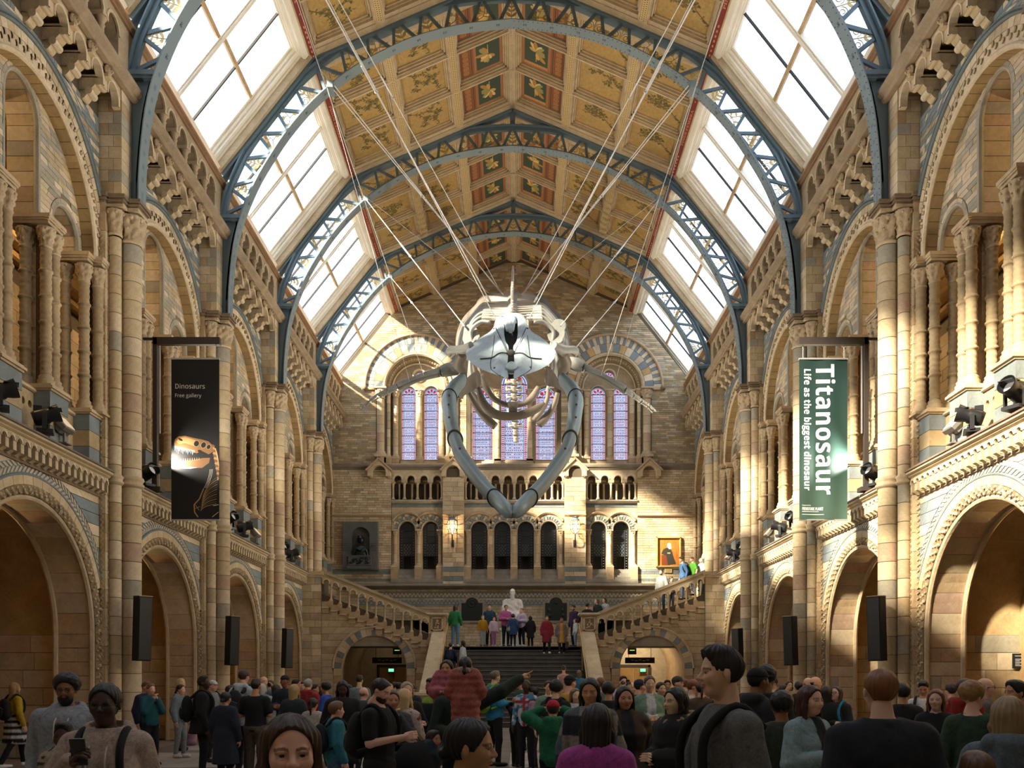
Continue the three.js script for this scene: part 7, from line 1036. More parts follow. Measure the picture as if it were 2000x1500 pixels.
function handPrims(w, dir, up, side, s, mode) {
const P = [], at3 = (f, t, u) => [w[0] + dir[0] * f * s + side[0] * t * s + up[0] * u * s, w[1] + dir[1] * f * s + side[1] * t * s + up[1] * u * s, w[2] + dir[2] * f * s + side[2] * t * s + up[2] * u * s];
P.push(CAP(at3(0, 0, 0), at3(0.03, 0, 0), 0.026 * s, 0.027 * s, 0.02)); for (let i = 0; i < 4; i++) P.push(CAP(at3(0.025, 0.026 - i * 0.017, 0), at3(0.085, 0.030 - i * 0.020, 0), 0.015 * s, 0.0125 * s, 0.012));
const L = [0.072, 0.082, 0.076, 0.060], curl = mode === 'fist' ? 1.5 : mode === 'grip' ? 1.05 : mode === 'point' ? 1.45 : 0.42;
for (let i = 0; i < 4; i++) { const t = 0.030 - i * 0.020, c = mode === 'point' && i === 0 ? 0.04 : curl, l = L[i]; let a = c * 0.6, f = 0.09, u = 0, q = at3(f, t, u); for (const [part, ra, rb] of [[0.45, 0.0098, 0.0090], [0.30, 0.0090, 0.0084], [0.25, 0.0084, 0.0072]]) { f += Math.cos(a) * l * part; u -= Math.sin(a) * l * part; const r = at3(f, t * (1 + part * 0.05), u); P.push(CAP(q, r, ra * s, rb * s, 0.003)); q = r; a += c * 0.8; } }
const th = mode === 'fist' || mode === 'point' ? [[0.02, 0.03, -0.008], [0.055, 0.042, -0.024], [0.085, 0.028, -0.036]] : [[0.015, 0.028, -0.006], [0.048, 0.052, -0.014], [0.080, 0.060, -0.022]]; for (let i = 0; i < 2; i++) P.push(CAP(at3(...th[i]), at3(...th[i + 1]), (0.0135 - i * 0.003) * s, (0.0115 - i * 0.003) * s, 0.006));
return P;
}
let personN = 0;
function person(px, top, d, yaw, o, label) {
const R = rng(5000 + personN++ * 17), base = o.y ?? 0, topY = EYE[1] + (VPY - top) * d / FOCAL - base - (o.hat ?? 0), H = topY / (o.lean ? 0.97 : 1) - (o.hair === 'afro' ? 0.04 : 0.012), s = H / 1.75, hh = 0.232 * (0.60 + 0.40 * Math.min(1.05, s)) * (o.big ?? 1), X = EYE[0] + (px - VPX) * d / FOCAL;
const t = thing('person', label, 'person', [X, base, -d], yaw * PI / 180, o.group), near = d < 9.5, cell = o.cell ?? clamp(d * 0.00165, 0.0085, 0.030), W = o.w ?? 1, top3 = rgb(o.top ?? '#222'), bot = rgb(o.bot ?? '#1d1f26'), skin = SKIN[o.skin ?? 'fair'].map((c) => c * (0.93 + 0.14 * R())), hc = rgb(o.hc ?? '#2a1c14');
const S = (p) => p.map((v) => v * s), m = (p) => [-p[0], p[1], p[2]], hy = H - hh * 0.5 - 0.0, look = o.look ?? [0, 0], headY = [0, hy, 0.03 * s + (o.lean ?? 0) * 0.25];
const twist = (p) => {
if (!o.lean || p[1] < 0.95 * s) return p; const q = (p[1] - 0.95 * s), a = o.lean * 0.6; return [p[0], 0.95 * s + q * Math.cos(a), p[2] + q * Math.sin(a)]; };
const J = { neck: twist(S([0, 1.455, -0.015])), chest: twist(S([0, 1.30, 0])), belly: twist(S([0, 1.08, 0.01])), pel: S([0, 0.93, 0]) };
headY[1] = J.neck[1] + (hy - 1.455 * s) * (o.lean ? Math.cos(o.lean * 0.6) : 1); headY[2] = J.neck[2] + 0.035 * s + (o.lean ? Math.sin(o.lean * 0.6) * 0.12 : 0);
const armL = o.armL ?? o.arm ?? 'down', armR = o.armR ?? o.arm ?? 'down', arms = [[1, ARM[armL] ?? armL], [-1, ARM[armR] ?? armR]].map(([q, A]) => { const f = (p) => { const z = twist(S(p)); return q > 0 ? z : m(z); }; return { q, sh: q > 0 ? twist(S([(o.man ? 0.168 : 0.150) * (0.45 + W * 0.55), 1.392, -0.012])) : m(twist(S([(o.man ? 0.168 : 0.150) * (0.45 + W * 0.55), 1.392, -0.012]))), el: f([A[0][0] * (0.7 + W * 0.3), A[0][1], A[0][2]]), wr: f(A[1]) }; });
const st = o.stride ?? (R() - 0.5) * 0.10, legs = [1, -1].map((q) => ({ q, hip: S([q * 0.085 * (0.6 + 0.4 * W), 0.92, 0]), kn: S([q * 0.095, 0.50, 0.02 + q * st * 0.5 + (Math.abs(st) > 0.2 && q * st > 0 ? 0.05 : 0)]), an: S([q * 0.098, 0.085, -0.02 + q * st - (Math.abs(st) > 0.2 && q * st < 0 ? 0.06 : 0)]), to: S([q * 0.115, 0.045, 0.13 + q * st]) }));
const bodyPrims = (e) => {
const P = [ELL(J.chest, [0.155 * s * W + e, 0.19 * s + e, 0.112 * s * W + e], 0.06), ELL(J.belly, [0.142 * s * W + e, 0.17 * s + e, (0.105 + 0.03 * (W - 1) * 4) * s + e], 0.08), ELL(J.pel, [0.158 * s * W + e, 0.12 * s + e, 0.118 * s * W + e], 0.06)];
if (o.bust) for (const q of [-1, 1]) P.push(ELL([q * 0.075 * s * W, J.chest[1] - 0.04 * s, J.chest[2] + 0.085 * s * W], [0.075 * s + e, 0.08 * s + e, 0.065 * s + e], 0.05));
for (const a of arms) P.push(CAP([a.q * 0.035 * s, J.neck[1] - 0.03 * s, J.neck[2]], a.sh, 0.058 * s + e * 0.7, 0.052 * s * (0.6 + 0.4 * W) + e * 0.6, 0.05));
return P; };
const armPrims = (e, whole = 1) => arms.flatMap((a) => [CAP(a.sh, a.el, 0.049 * s * W ** 0.6 + e, 0.042 * s + e, 0.03), ...(whole > 0.4 ? [CAP(a.el, mix3(a.el, a.wr, whole === 1 ? 1 : whole), 0.042 * s + e, 0.029 * s + e * 0.8, 0.02)] : [])]);
const legPrims = (e) => legs.flatMap((l) => [CAP(l.hip, l.kn, 0.083 * s * W ** 0.7 + e, 0.055 * s + e, 0.04), CAP(l.kn, l.an, 0.054 * s + e, 0.038 * s + e, 0.02)]);
const short = o.sleeve === 'short', bare = short || o.sleeve === 'none', bc = bare ? Math.min(cell * 1.2, 0.02) : Math.max(0.026, cell * 1.6), inn = -0.008;
const bodyG = new GB(), skinTint = () => skin;
bodyG.add(fieldMesh([...bodyPrims(inn), ...armPrims(bare ? 0 : inn), ...legPrims(inn), ...legs.map((l) => CAP(l.an, l.to, 0.036 * s, 0.028 * s, 0.02)), CAP(J.neck, [0, headY[1] - hh * 0.30, headY[2] - hh * 0.12], 0.058 * s * (o.man ? 1.08 : 0.94), 0.052 * s, 0.03)], bc, null, null, skinTint));
const yw = look[0] * PI / 180, pt = look[1] * PI / 180, hm = M4(headY[0], headY[1], headY[2], pt, yw, 0, hh), hp = (p) => V(...p).applyMatrix4(hm).toArray();
const headPrims = [ELL([0, 0.12, -0.06], [0.325, 0.365, 0.41], 0.08), ELL([0, -0.10, 0.10], [0.265, 0.36, 0.27], 0.10), ELL([0, -0.37, 0.19], [o.man ? 0.18 : 0.15, 0.11, 0.13], 0.08), ELL([0.15, -0.10, 0.25], 0.12, 0.08), ELL([-0.15, -0.10, 0.25], 0.12, 0.08), CAP([0, -0.34, -0.04], [0, -0.62, -0.14], 0.20, 0.22, 0.08), CAP([-0.15, 0.065, 0.315], [0.15, 0.065, 0.315], 0.04, 0.04, 0.06), ELL([0.13, -0.005, 0.40], 0.075, 0.05, true), ELL([-0.13, -0.005, 0.40], 0.075, 0.05, true), CAP([0, 0.03, 0.345], [0, -0.12, 0.435], 0.030, 0.050, 0.04), ELL([0.13, 0.036, 0.322], [0.085, 0.032, 0.05], 0.02), ELL([-0.13, 0.036, 0.322], [0.085, 0.032, 0.05], 0.02), ELL([0.13, -0.052, 0.318], [0.08, 0.024, 0.045], 0.02), ELL([-0.13, -0.052, 0.318], [0.08, 0.024, 0.045], 0.02), ELL([0.045, -0.135, 0.40], 0.038, 0.02), ELL([-0.045, -0.135, 0.40], 0.038, 0.02), ELL([0, -0.228, 0.355], [0.095, 0.024, 0.045], 0.015), ELL([0, -0.272, 0.350], [0.08, 0.026, 0.045], 0.015), ELL([0.335, -0.03, -0.02], [0.035, 0.11, 0.065], 0.02), ELL([-0.335, -0.03, -0.02], [0.035, 0.11, 0.065], 0.02)];
const hcell = near ? clamp(d * 0.0013, 0.0032, 0.010) / hh : clamp(d * 0.0011, 0.011, 0.022) / hh, lipc = [skin[0] * 0.95, skin[1] * 0.62, skin[2] * 0.60], brow = mix3(hc, skin, 0.25);
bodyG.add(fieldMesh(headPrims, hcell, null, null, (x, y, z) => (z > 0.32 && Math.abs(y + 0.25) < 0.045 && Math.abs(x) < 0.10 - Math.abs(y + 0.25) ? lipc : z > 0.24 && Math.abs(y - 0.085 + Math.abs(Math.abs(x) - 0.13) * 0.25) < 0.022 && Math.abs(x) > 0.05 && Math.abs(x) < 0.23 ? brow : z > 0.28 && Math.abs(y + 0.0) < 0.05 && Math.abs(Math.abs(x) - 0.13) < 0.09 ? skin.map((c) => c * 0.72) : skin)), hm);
const hands = o.hands ?? [o.handL ?? 'open', o.handR ?? 'open'], hcl = near ? clamp(d * 0.0011, 0.004, 0.007) : Math.min(0.011, d * 0.0007 + 0.003);
arms.forEach((a, i) => { const dir = V(...a.wr).sub(V(...a.el)).normalize(), pr = hands[i] === 'point' ? V(0, 1, 0) : V(a.q, 0.15, 0), up = pr.sub(dir.clone().multiplyScalar(pr.dot(dir))).normalize(), side = new THREE.Vector3().crossVectors(dir, up).multiplyScalar(-a.q * (hands[i] === 'point' ? -1 : 1)); bodyG.add(fieldMesh(handPrims(a.wr, dir.toArray(), up.toArray(), side.toArray(), s * 1.0, hands[i]), hcl, null, null, skinTint)); a.tip = V(...a.wr).addScaledVector(dir, 0.10 * s); a.dir = dir; });
mesh('body', bodyG, PM.skin, t);
if (d < 16) for (const q of [-1, 1]) { const g = new THREE.SphereGeometry(0.050, near ? 14 : 8, near ? 10 : 6), P = g.attributes.position, C = []; for (let i = 0; i < P.count; i++) { const z = P.getZ(i) / 0.050; C.push(...(z > 0.91 ? [0.01, 0.008, 0.006] : z > 0.72 ? [0.09, 0.055, 0.03] : [0.42, 0.38, 0.34])); } g.setAttribute('color', new THREE.Float32BufferAttribute(C, 3)); mesh('eye', new GB().add(g, hm.clone().multiply(M4(q * 0.13, -0.008, 0.298, 0.05, (o.gaze ?? 0), 0))), PM.eye, t); }
const hs = o.hair ?? 'short', HP = [], hairClip = (x, y, z) => -(0.535 * y - 0.845 * z + (hs === 'buzz' || hs === 'cap' ? 0.10 : 0.118) - 0.03 * Math.cos(x * 9)), lo = o.fringe ?? 0;
const shell = (k, y = 0) => ELL([0, 0.12 + y, -0.06], [0.325 * k + 0.005, 0.365 * k, 0.41 * k + 0.005], 0.05); let clipF = null;
if (hs === 'short') { HP.push(shell(1.09, 0.01), ELL([0, 0.36, 0.10], [0.27, 0.17, 0.27], 0.08)); clipF = (x, y, z) => Math.max(hairClip(x, y - lo, z), -0.30 - y - z * 0.3, Math.abs(x) > 0.2 && z > -0.12 ? -0.02 - y : -1); }
else if (hs === 'buzz') { HP.push(shell(1.035)); clipF = (x, y, z) => Math.max(hairClip(x, y, z), -0.22 - y, Math.abs(x) > 0.2 && z > -0.12 ? 0.02 - y : -1); }
else if (hs === 'fade') { HP.push(shell(1.03), ELL([0, 0.37, 0.04], [0.28, 0.20, 0.36], 0.06)); clipF = (x, y, z) => Math.max(hairClip(x, y, z), -0.22 - y, Math.abs(x) > 0.2 && z > -0.12 ? 0.02 - y : -1); }
else if (hs === 'afro') { HP.push(ELL([0, 0.24, -0.07], [0.47, 0.42, 0.46], 0.05)); clipF = (x, y, z) => Math.max(-(0.62 * (y - 0.30) - 0.78 * (z - 0.34)), -0.12 - y); }
else if (hs === 'curly') { HP.push(ELL([0, 0.20, -0.07], [0.42, 0.42, 0.46], 0.05)); clipF = (x, y, z) => Math.max(hairClip(x, y - 0.02, z - 0.05), -0.30 - y); }
else if (hs === 'bald') { HP.push(shell(1.02)); clipF = (x, y, z) => Math.max(y - 0.08, hairClip(x, y, z + 0.1), -0.22 - y, Math.abs(x) > 0.2 && z > -0.12 ? 0.02 - y : -1); }
else if (hs === 'hijab') { HP.push(ELL([0, 0.10, -0.06], [0.385, 0.44, 0.47], 0.08), CAP([0, -0.35, -0.05], [0, -0.75, -0.05], 0.30, 0.48, 0.15), ELL([0, -0.03, 0.36], [0.20, 0.30, 0.3], 0.05, true)); }
else {
HP.push(shell(1.10, 0.01)); const L = o.len ?? 0.9, wv = (i) => 0.03 * Math.sin(i * 2.1);
if (hs === 'long' || hs === 'bob') { const l = hs === 'bob' ? 0.42 : L; HP.push(CAP([0, 0.0, -0.26], [0, -0.15 - l * 0.8, -0.33], 0.27, 0.22, 0.12), CAP([0.14, 0.0, -0.22], [0.22, -0.15 - l * 0.85, -0.20], 0.20, 0.13, 0.12), CAP([-0.14, 0.0, -0.22], [-0.22, -0.15 - l * 0.85, -0.20], 0.20, 0.13, 0.12)); for (const q of [-1, 1]) HP.push(CAP([q * 0.27, 0.22, 0.05], [q * 0.355, -0.22, 0.02], 0.10, 0.085, 0.08), CAP([q * 0.355, -0.22, 0.02], [q * (hs === 'bob' ? 0.31 : 0.36), -0.10 - l * 0.85, hs === 'bob' ? 0.04 : 0.14], 0.09, 0.06, 0.06)); clipF = (x, y, z) => Math.max(Math.abs(x) < 0.285 - 0.10 * clamp((y - 0.05) * 3, 0, 1) && y < 0.8 ? hairClip(x * 0.9, y - 0.04, z) : -1, -0.25 - l - y); }
if (hs === 'pony' || hs === 'braid') { HP.push(CAP([0, 0.16, -0.46], [0, -0.30, -0.58], 0.09, 0.10, 0.05), CAP([0, -0.30, -0.58], [0.02, -0.55 - L * 0.5, -0.46], 0.10, 0.04, 0.05)); clipF = (x, y, z) => Math.max(z > -0.35 ? hairClip(x, y - 0.01, z) : -1, z > -0.35 ? -0.28 - y : -1, Math.abs(x) > 0.2 && z > -0.12 && z < 0.2 ? -0.02 - y : -1); }
if (hs === 'bun') { HP.push(ELL([0, 0.36, -0.42], 0.16, 0.05)); clipF = (x, y, z) => Math.max(hairClip(x, y - 0.01, z), -0.28 - y, Math.abs(x) > 0.2 && z > -0.12 ? -0.02 - y : -1); }
if (hs === 'low') { HP.push(ELL([0, -0.12, -0.48], [0.17, 0.15, 0.14], 0.06)); clipF = (x, y, z) => Math.max(z > -0.3 ? hairClip(x, y - 0.01, z) : -1, -0.32 - y, Math.abs(x) > 0.2 && z > -0.12 ? -0.06 - y : -1); }
}
const rough = hs === 'afro' || hs === 'curly' ? 0.030 : hs === 'short' || hs === 'buzz' ? 0.008 : 0.012, strand = hs === 'afro' || hs === 'curly' ? (x, y, z) => rough * noise3(x * 16, y * 16, z * 16) : (x, y, z) => rough * Math.sin(Math.atan2(x, -z - 0.05) * 22 + y * 3) + (near ? 0.010 * noise3(x * 14, y * 4, z * 14) : 0);
const hcol = (x, y, z) => { const k = 0.82 + 0.36 * (0.5 + 0.5 * noise3(x * 18, y * 3, z * 18)) + (o.tips ? clamp(-y - 0.1, 0, 1) * o.tips : 0); return hc.map((c) => c * k); };
if (hs !== 'cap') mesh('hair', new GB().add(fieldMesh(HP, hcell * 1.0, clipF, strand, hs === 'hijab' ? () => hc : hcol), hm), hs === 'hijab' ? PM.cloth : PM.hair, t);
if (o.cap) { const c = rgb(o.cap); if (hs === 'cap') { HP.length = 0; mesh('hair', new GB().add(fieldMesh([shell(1.03)], hcell, (x, y, z) => Math.max(hairClip(x, y, z), y - 0.25, -0.24 - y, Math.abs(x) > 0.2 && z > -0.12 ? 0.0 - y : -1), null, hcol), hm), PM.hair, t); } mesh('cap', new GB().add(fieldMesh([ELL([0, 0.17, -0.05], [0.37, 0.38, 0.45], 0.04), ELL([0, 0.20, 0.44], [0.26, 0.035, 0.30], 0.03)], hcell, (x, y, z) => 0.15 - y, null, () => c), hm), PM.cloth, t); }
if (o.beard) mesh('beard', new GB().add(fieldMesh([ELL([0, -0.30, 0.13], [0.265, 0.25 * o.beard, 0.235], 0.05), ELL([0, -0.38, 0.20], [0.17, 0.14 * o.beard, 0.15], 0.05), CAP([-0.10, -0.20, 0.35], [0.10, -0.20, 0.35], 0.03, 0.03, 0.03), ELL([0, -0.25, 0.40], [0.06, 0.025, 0.05], 0.01, true)], hcell, (x, y, z) => Math.max(y + 0.18 - (Math.abs(x) > 0.19 ? 0.14 : 0), -z - 0.02), (x, y, z) => 0.012 * noise3(x * 25, y * 25, z * 25), hcol), hm), PM.hair, t);
if (o.glasses) { const G = new GB(); for (const q of [-1, 1]) { G.add(new THREE.TorusGeometry(0.085, 0.010, 5, 18), M4(q * 0.125, -0.005, 0.40)); G.add(rod([q * 0.20, 0.0, 0.39], [q * 0.345, 0.01, 0.0], 0.010, 5)); } G.add(rod([-0.04, 0.01, 0.41], [0.04, 0.01, 0.41], 0.010, 5)); if (o.glasses === 'up') for (const q of [-1, 1]) G.add(new THREE.SphereGeometry(0.075, 8, 6), M4(q * 0.125, -0.005, 0.40, 0, 0, 0, 1, 0.9, 0.2)); const g = G.build(); g.attributes.color.array.fill(0.02); mesh('glasses', new GB().add(g, o.glasses === 'up' ? hm.clone().multiply(M4(0, 0.42, -0.12, -0.6)) : hm), PM.glossy, t); }
const kind = o.kind ?? 'jacket', th = { tee: 0.012, sweater: 0.02, hoodie: 0.028, jacket: 0.028, coat: 0.032, puffer: 0.05 }[kind] ?? 0.02, eC = Math.max(th, cell * 0.55), fold = d < 14 ? (x, y, z) => 0.0045 * noise3(x * 22 + 3, y * 9, z * 22) + 0.004 * Math.sin(y * 60 + x * 25 + noise3(x * 6, y * 6, z * 6) * 5) * clamp((1.25 * s - y) * 3, 0.15, 1) + (kind === 'puffer' ? 0.004 * Math.sin(y * 48 / s) : 0) : null;
const hem = (o.hem ?? (kind === 'coat' ? 0.52 : kind === 'tee' ? 0.86 : kind === 'puffer' ? 0.60 : 0.84)) * s, whole = short ? 0.35 : o.sleeve === 'none' ? 0.0 : 0.97, neckY = J.neck[1] + (kind === 'tee' || kind === 'sweater' ? 0.012 : 0.045) * s;
const TP = [...bodyPrims(eC), ...(o.sleeve === 'none' ? [] : short ? arms.map((a) => CAP(a.sh, mix3(a.sh, a.el, 0.72), 0.062 * s + eC, 0.056 * s + eC, 0.03)) : armPrims(eC + (kind === 'tee' ? 0 : 0.006), 0.97))];
if (kind === 'coat' || kind === 'puffer' || hem < 0.8 * s) TP.push(CAP(J.pel, [0, hem + 0.02, 0.01], 0.15 * s * W + eC, 0.19 * s * W + eC, 0.06));
if (kind === 'hoodie') { TP.push(CAP([-0.085 * s, J.neck[1] + 0.03 * s, J.neck[2] - 0.06 * s], [0.085 * s, J.neck[1] + 0.03 * s, J.neck[2] - 0.06 * s], 0.055 * s, 0.055 * s, 0.03), CAP([0, J.neck[1] + 0.01 * s, J.neck[2] - 0.10 * s], [0, J.neck[1] - 0.13 * s, J.neck[2] - 0.13 * s], 0.07 * s, 0.05 * s, 0.04)); for (const q of [-1, 1]) TP.push(CAP([q * 0.095 * s, J.neck[1] + 0.035 * s, J.neck[2] - 0.02 * s], [q * 0.03 * s, J.neck[1] - 0.05 * s, J.neck[2] + 0.085 * s], 0.035 * s, 0.03 * s, 0.02)); }
if (kind === 'jacket' || kind === 'coat' || kind === 'puffer') for (let i = 0; i < 6; i++) { const a = i / 6 * 2 * PI, b = (i + 1) / 6 * 2 * PI; TP.push(CAP([0.072 * s * Math.sin(a), J.neck[1] + 0.015 * s, J.neck[2] + 0.072 * s * Math.cos(a)], [0.072 * s * Math.sin(b), J.neck[1] + 0.015 * s, J.neck[2] + 0.072 * s * Math.cos(b)], 0.026 * s, 0.026 * s, 0.01)); }
const pat = o.pat, tintTop = (x, y, z) => { if (pat === 'stripe') return Math.sin(y * 45 / s) > 0 ? top3 : rgb(o.top2); if (pat === 'floral') return noise3(x * 24, y * 24, z * 24) > 0.36 ? rgb(o.top2) : top3; if (pat === 'plaid') return (Math.floor((y + 10) / 0.17) + Math.floor((x + 10) / 0.16)) % 3 === 0 ? rgb(o.top2) : (Math.floor((y + 10) / 0.17)) % 2 ? rgb(o.top3) : top3; if (pat === 'open') return Math.abs(x) < 0.055 * s + (J.neck[1] - y) * 0.05 && z > 0 && y < J.neck[1] + 0.1 ? rgb(o.top2) : top3; if (pat === 'sleeves') return Math.abs(x) > 0.2 * s ? rgb(o.top2) : top3; if (pat === 'forearm') return Math.abs(x) > 0.18 * s && y < 1.15 * s ? rgb(o.top2) : top3; if (pat === 'flag') return Math.abs(y - 1.32 * s) < 0.03 || Math.abs(x) < 0.03 ? rgb('#c43a44') : noise3(x * 15, y * 15, z * 15) > 0 ? top3 : rgb('#dfe6ee'); if (pat === 'collar') return y > 1.39 * s ? rgb(o.top2) : top3; if (pat === 'print') return noise3(x * 30, y * 40, z * 10) > 0.15 ? rgb(o.top2) : top3; return top3; };
mesh(kind === 'tee' ? 't_shirt' : kind === 'puffer' ? 'padded_coat' : kind, new GB().add(fieldMesh(TP, cell, (x, y, z) => Math.max(y - neckY - (Math.hypot(x, z - J.neck[2]) > 0.085 * s ? 0.5 : 0), hem - y), fold, tintTop)), PM.cloth, t);
if (o.cuff) arms.forEach((a) => mesh('cuff', one(rod(mix3(a.el, a.wr, 0.86), mix3(a.el, a.wr, 1.0), 0.034 * s + eC, 10), rgb(o.cuff)), PM.cloth, t));
if (kind === 'hoodie' && d < 9) for (const q of [-1, 1]) mesh('drawstring', one(tube([[q * 0.045 * s, J.neck[1] - 0.03 * s, J.neck[2] + 0.13 * s], [q * 0.05 * s, J.neck[1] - 0.10 * s, 0.155 * s * W], [q * 0.052 * s, J.neck[1] - 0.22 * s, 0.165 * s * W]], 0.0055, 6, 10), rgb('#d8cfc4')), PM.cloth, t);
if (o.skirt) mesh('skirt', new GB().add(fieldMesh([CAP(S([0, 0.95, 0]), S([0, 0.90, 0]), 0.165 * s, 0.18 * s, 0.03), CAP(S([0, 0.90, 0]), S([0, 0.50, 0.02]), 0.18 * s, 0.24 * s, 0.03)], cell, (x, y, z) => 0.48 * s - y, (x, y, z) => 0.01 * Math.sin(Math.atan2(x, z) * 14), (x, y, z) => (o.skirt2 && Math.sin(y * 48 / s) > 0 ? rgb(o.skirt2) : rgb(o.skirt)))), PM.cloth, t);
const lc = Math.max(cell, d < 7 ? 0.016 : 0); mesh('trousers', new GB().add(fieldMesh([ELL(J.pel, [0.158 * s * W + 0.012, 0.12 * s + 0.012, 0.118 * s * W + 0.012], 0.06), ...legPrims(Math.max(0.014, lc * 0.5) + (o.loose ?? 0))], lc, (x, y, z) => Math.max(y - 1.02 * s, (o.ankle ?? 0.07) * s - y), d < 20 ? (x, y, z) => 0.006 * noise3(x * 14, y * 12, z * 14) : null, () => bot)), PM.cloth, t);
const shc = rgb(o.shoes ?? '#1b1b1d'); for (const l of legs) mesh('shoe', new GB().add(fieldMesh([CAP([l.an[0], 0.045 * s, l.an[2] - 0.03 * s], [l.to[0], 0.042 * s, l.to[2] + 0.01 * s], 0.046 * s, 0.042 * s, 0.02), CAP([l.an[0], 0.06 * s, l.an[2]], [l.an[0], 0.10 * s, l.an[2]], 0.048 * s, 0.045 * s, 0.02)], Math.max(0.014, cell), (x, y, z) => 0.004 - y, null, () => shc)), PM.shoe, t);
if (o.fur) { const fc = rgb(o.fur), pr = []; for (let i = 0; i < 12; i++) { const a = i / 12 * 2 * PI; pr.push(ELL([0.135 * s * Math.sin(a), J.neck[1] + 0.015 * s + 0.035 * s * -Math.cos(a), J.neck[2] - 0.015 * s + 0.115 * s * Math.cos(a)], 0.05 * s, 0.03)); } mesh('fur_trim', new GB().add(fieldMesh(pr, Math.max(cell * 0.8, 0.008), null, (x, y, z) => 0.014 * noise3(x * 60, y * 60, z * 60), (x, y, z) => fc.map((c) => c * (0.8 + 0.4 * (0.5 + 0.5 * noise3(x * 70, y * 70, z * 70)))))), PM.hair, t); }
if (o.band) mesh('headband', new GB().add(new THREE.TorusGeometry(0.36, 0.022, 6, 24, PI), hm.clone().multiply(M4(0, 0.14, 0.02, -0.15))), PM.cloth, t);
if (o.straps) for (const q of [-1, 1]) mesh('strap', one(tube([[q * 0.11 * s, J.neck[1] - 0.06 * s, -0.13 * s * W], [q * 0.115 * s, J.neck[1] + 0.035 * s, -0.01 * s], [q * 0.12 * s, J.neck[1] - 0.08 * s, 0.115 * s * W + eC], [q * 0.14 * s, J.belly[1] + 0.02 * s, 0.10 * s * W + eC], [q * 0.17 * s, J.belly[1] - 0.05 * s, 0.0]], 0.022 * s, 8, 24), rgb(o.straps)), PM.cloth, t);
const worldOf = (p) => { const q = V(...p).applyAxisAngle(V(0, 1, 0), yaw * PI / 180); return [X + q.x, base + q.y, -d + q.z]; };
if (o.pack) { const [c, lb, dy] = o.pack, b = thing('backpack', lb, 'backpack', worldOf([0, dy ?? 0, 0]), yaw * PI / 180), k = rgb(c), pc = Math.max(cell, 0.012), zb = -0.112 * s * W - eC; mesh('bag', new GB().add(fieldMesh([ELL([0, J.chest[1] - 0.10 * s, zb - 0.09 * s + J.chest[2]], [0.155 * s, 0.23 * s, 0.095 * s], 0.05), CAP([-0.08 * s, J.chest[1] - 0.2 * s, zb - 0.09 * s], [0.08 * s, J.chest[1] - 0.2 * s, zb - 0.09 * s], 0.09 * s, 0.09 * s, 0.06)], pc, null, null, () => k)), PM.cloth, b); mesh('front_pocket', new GB().add(fieldMesh([ELL([0, J.chest[1] - 0.17 * s, zb - 0.17 * s], [0.12 * s, 0.12 * s, 0.05 * s], 0.03)], pc, null, null, () => k.map((v) => v * 0.8 + 0.01))), PM.cloth, b); mesh('zip', one(tube([[-0.12 * s, J.chest[1] - 0.09 * s, zb - 0.175 * s], [0, J.chest[1] - 0.05 * s, zb - 0.19 * s], [0.12 * s, J.chest[1] - 0.09 * s, zb - 0.175 * s]], 0.006, 5, 10), rgb(o.zip ?? '#55534f')), PM.glossy, b); for (const q of [-1, 1]) mesh('strap', one(tube([[q * 0.10 * s, J.chest[1] + 0.08 * s, zb - 0.03], [q * 0.11 * s, J.neck[1] + 0.035 * s + eC * 0.6, -0.02 * s], [q * 0.12 * s, J.neck[1] - 0.09 * s, 0.11 * s * W + eC], [q * 0.155 * s, J.belly[1] + 0.06 * s, 0.08 * s * W + eC * 0.9], [q * 0.16 * s, J.belly[1] - 0.02 * s, zb]], 0.022 * s, 8, 24), k.map((v) => v * 0.9)), PM.cloth, b); }
if (o.phone) { const a = arms[o.phone[0]], p = a.tip, b = thing('phone', o.phone[1], 'phone', worldOf(p.toArray()), yaw * PI / 180); const g = new GB().box(-0.037, 0.037, -0.075, 0.075, -0.005, 0.005, rgb('#2a2522')); const mm = mesh('case', g, PM.glossy, b); const sc = mesh('screen', new GB().box(-0.033, 0.033, -0.07, 0.07, -0.0065, -0.005, rgb('#39424a')), PM.glossy, b); for (const q of [mm, sc]) q.rotation.set(o.phone[2] ?? -0.5, 0, 0); }
if (o.bag) { const [c, lb, i] = o.bag, a = arms[i ?? 0], b = thing('handbag', lb, 'bag', worldOf([a.wr[0], a.wr[1] - 0.08, a.wr[2]]), yaw * PI / 180), k = rgb(c); mesh('bag', new GB().add(fieldMesh([CAP([-0.0, -0.22, -0.10], [0, -0.22, 0.10], 0.07, 0.07, 0.03), CAP([0, -0.40, -0.13], [0, -0.40, 0.13], 0.075, 0.075, 0.05), ELL([0, -0.31, 0], [0.07, 0.14, 0.17], 0.05)], 0.02, null, null, () => k)), PM.cloth, b); mesh('handle', one(tube([[0, -0.18, -0.09], [0, 0.0, -0.05], [0, 0.03, 0], [0, 0.0, 0.05], [0, -0.18, 0.09]], 0.010, 6, 16), k), PM.cloth, b); }
return { t, arms, J, s, headY, worldOf, hh };
}
const FAR_CROWD = 'visitors in the distance';
person(207, 1331, 5.0, 8, { kind: 'hoodie', top: '#b9a294', w: 1.22, bust: 1, skin: 'dark', hair: 'low', hc: '#0d0a09', bot: '#23252c', armR: [[0.27, 1.13, 0.08], [0.10, 1.33, 0.27]], armL: 'down', handR: 'grip', hands: ['open', 'grip'], straps: '#0e0e10', glasses: 1, phone: [1, 'phone in the hand of the woman in the beige pink hoodie', 0.4] }, 'woman in beige pink hoodie with black shoulder straps looking at her phone');
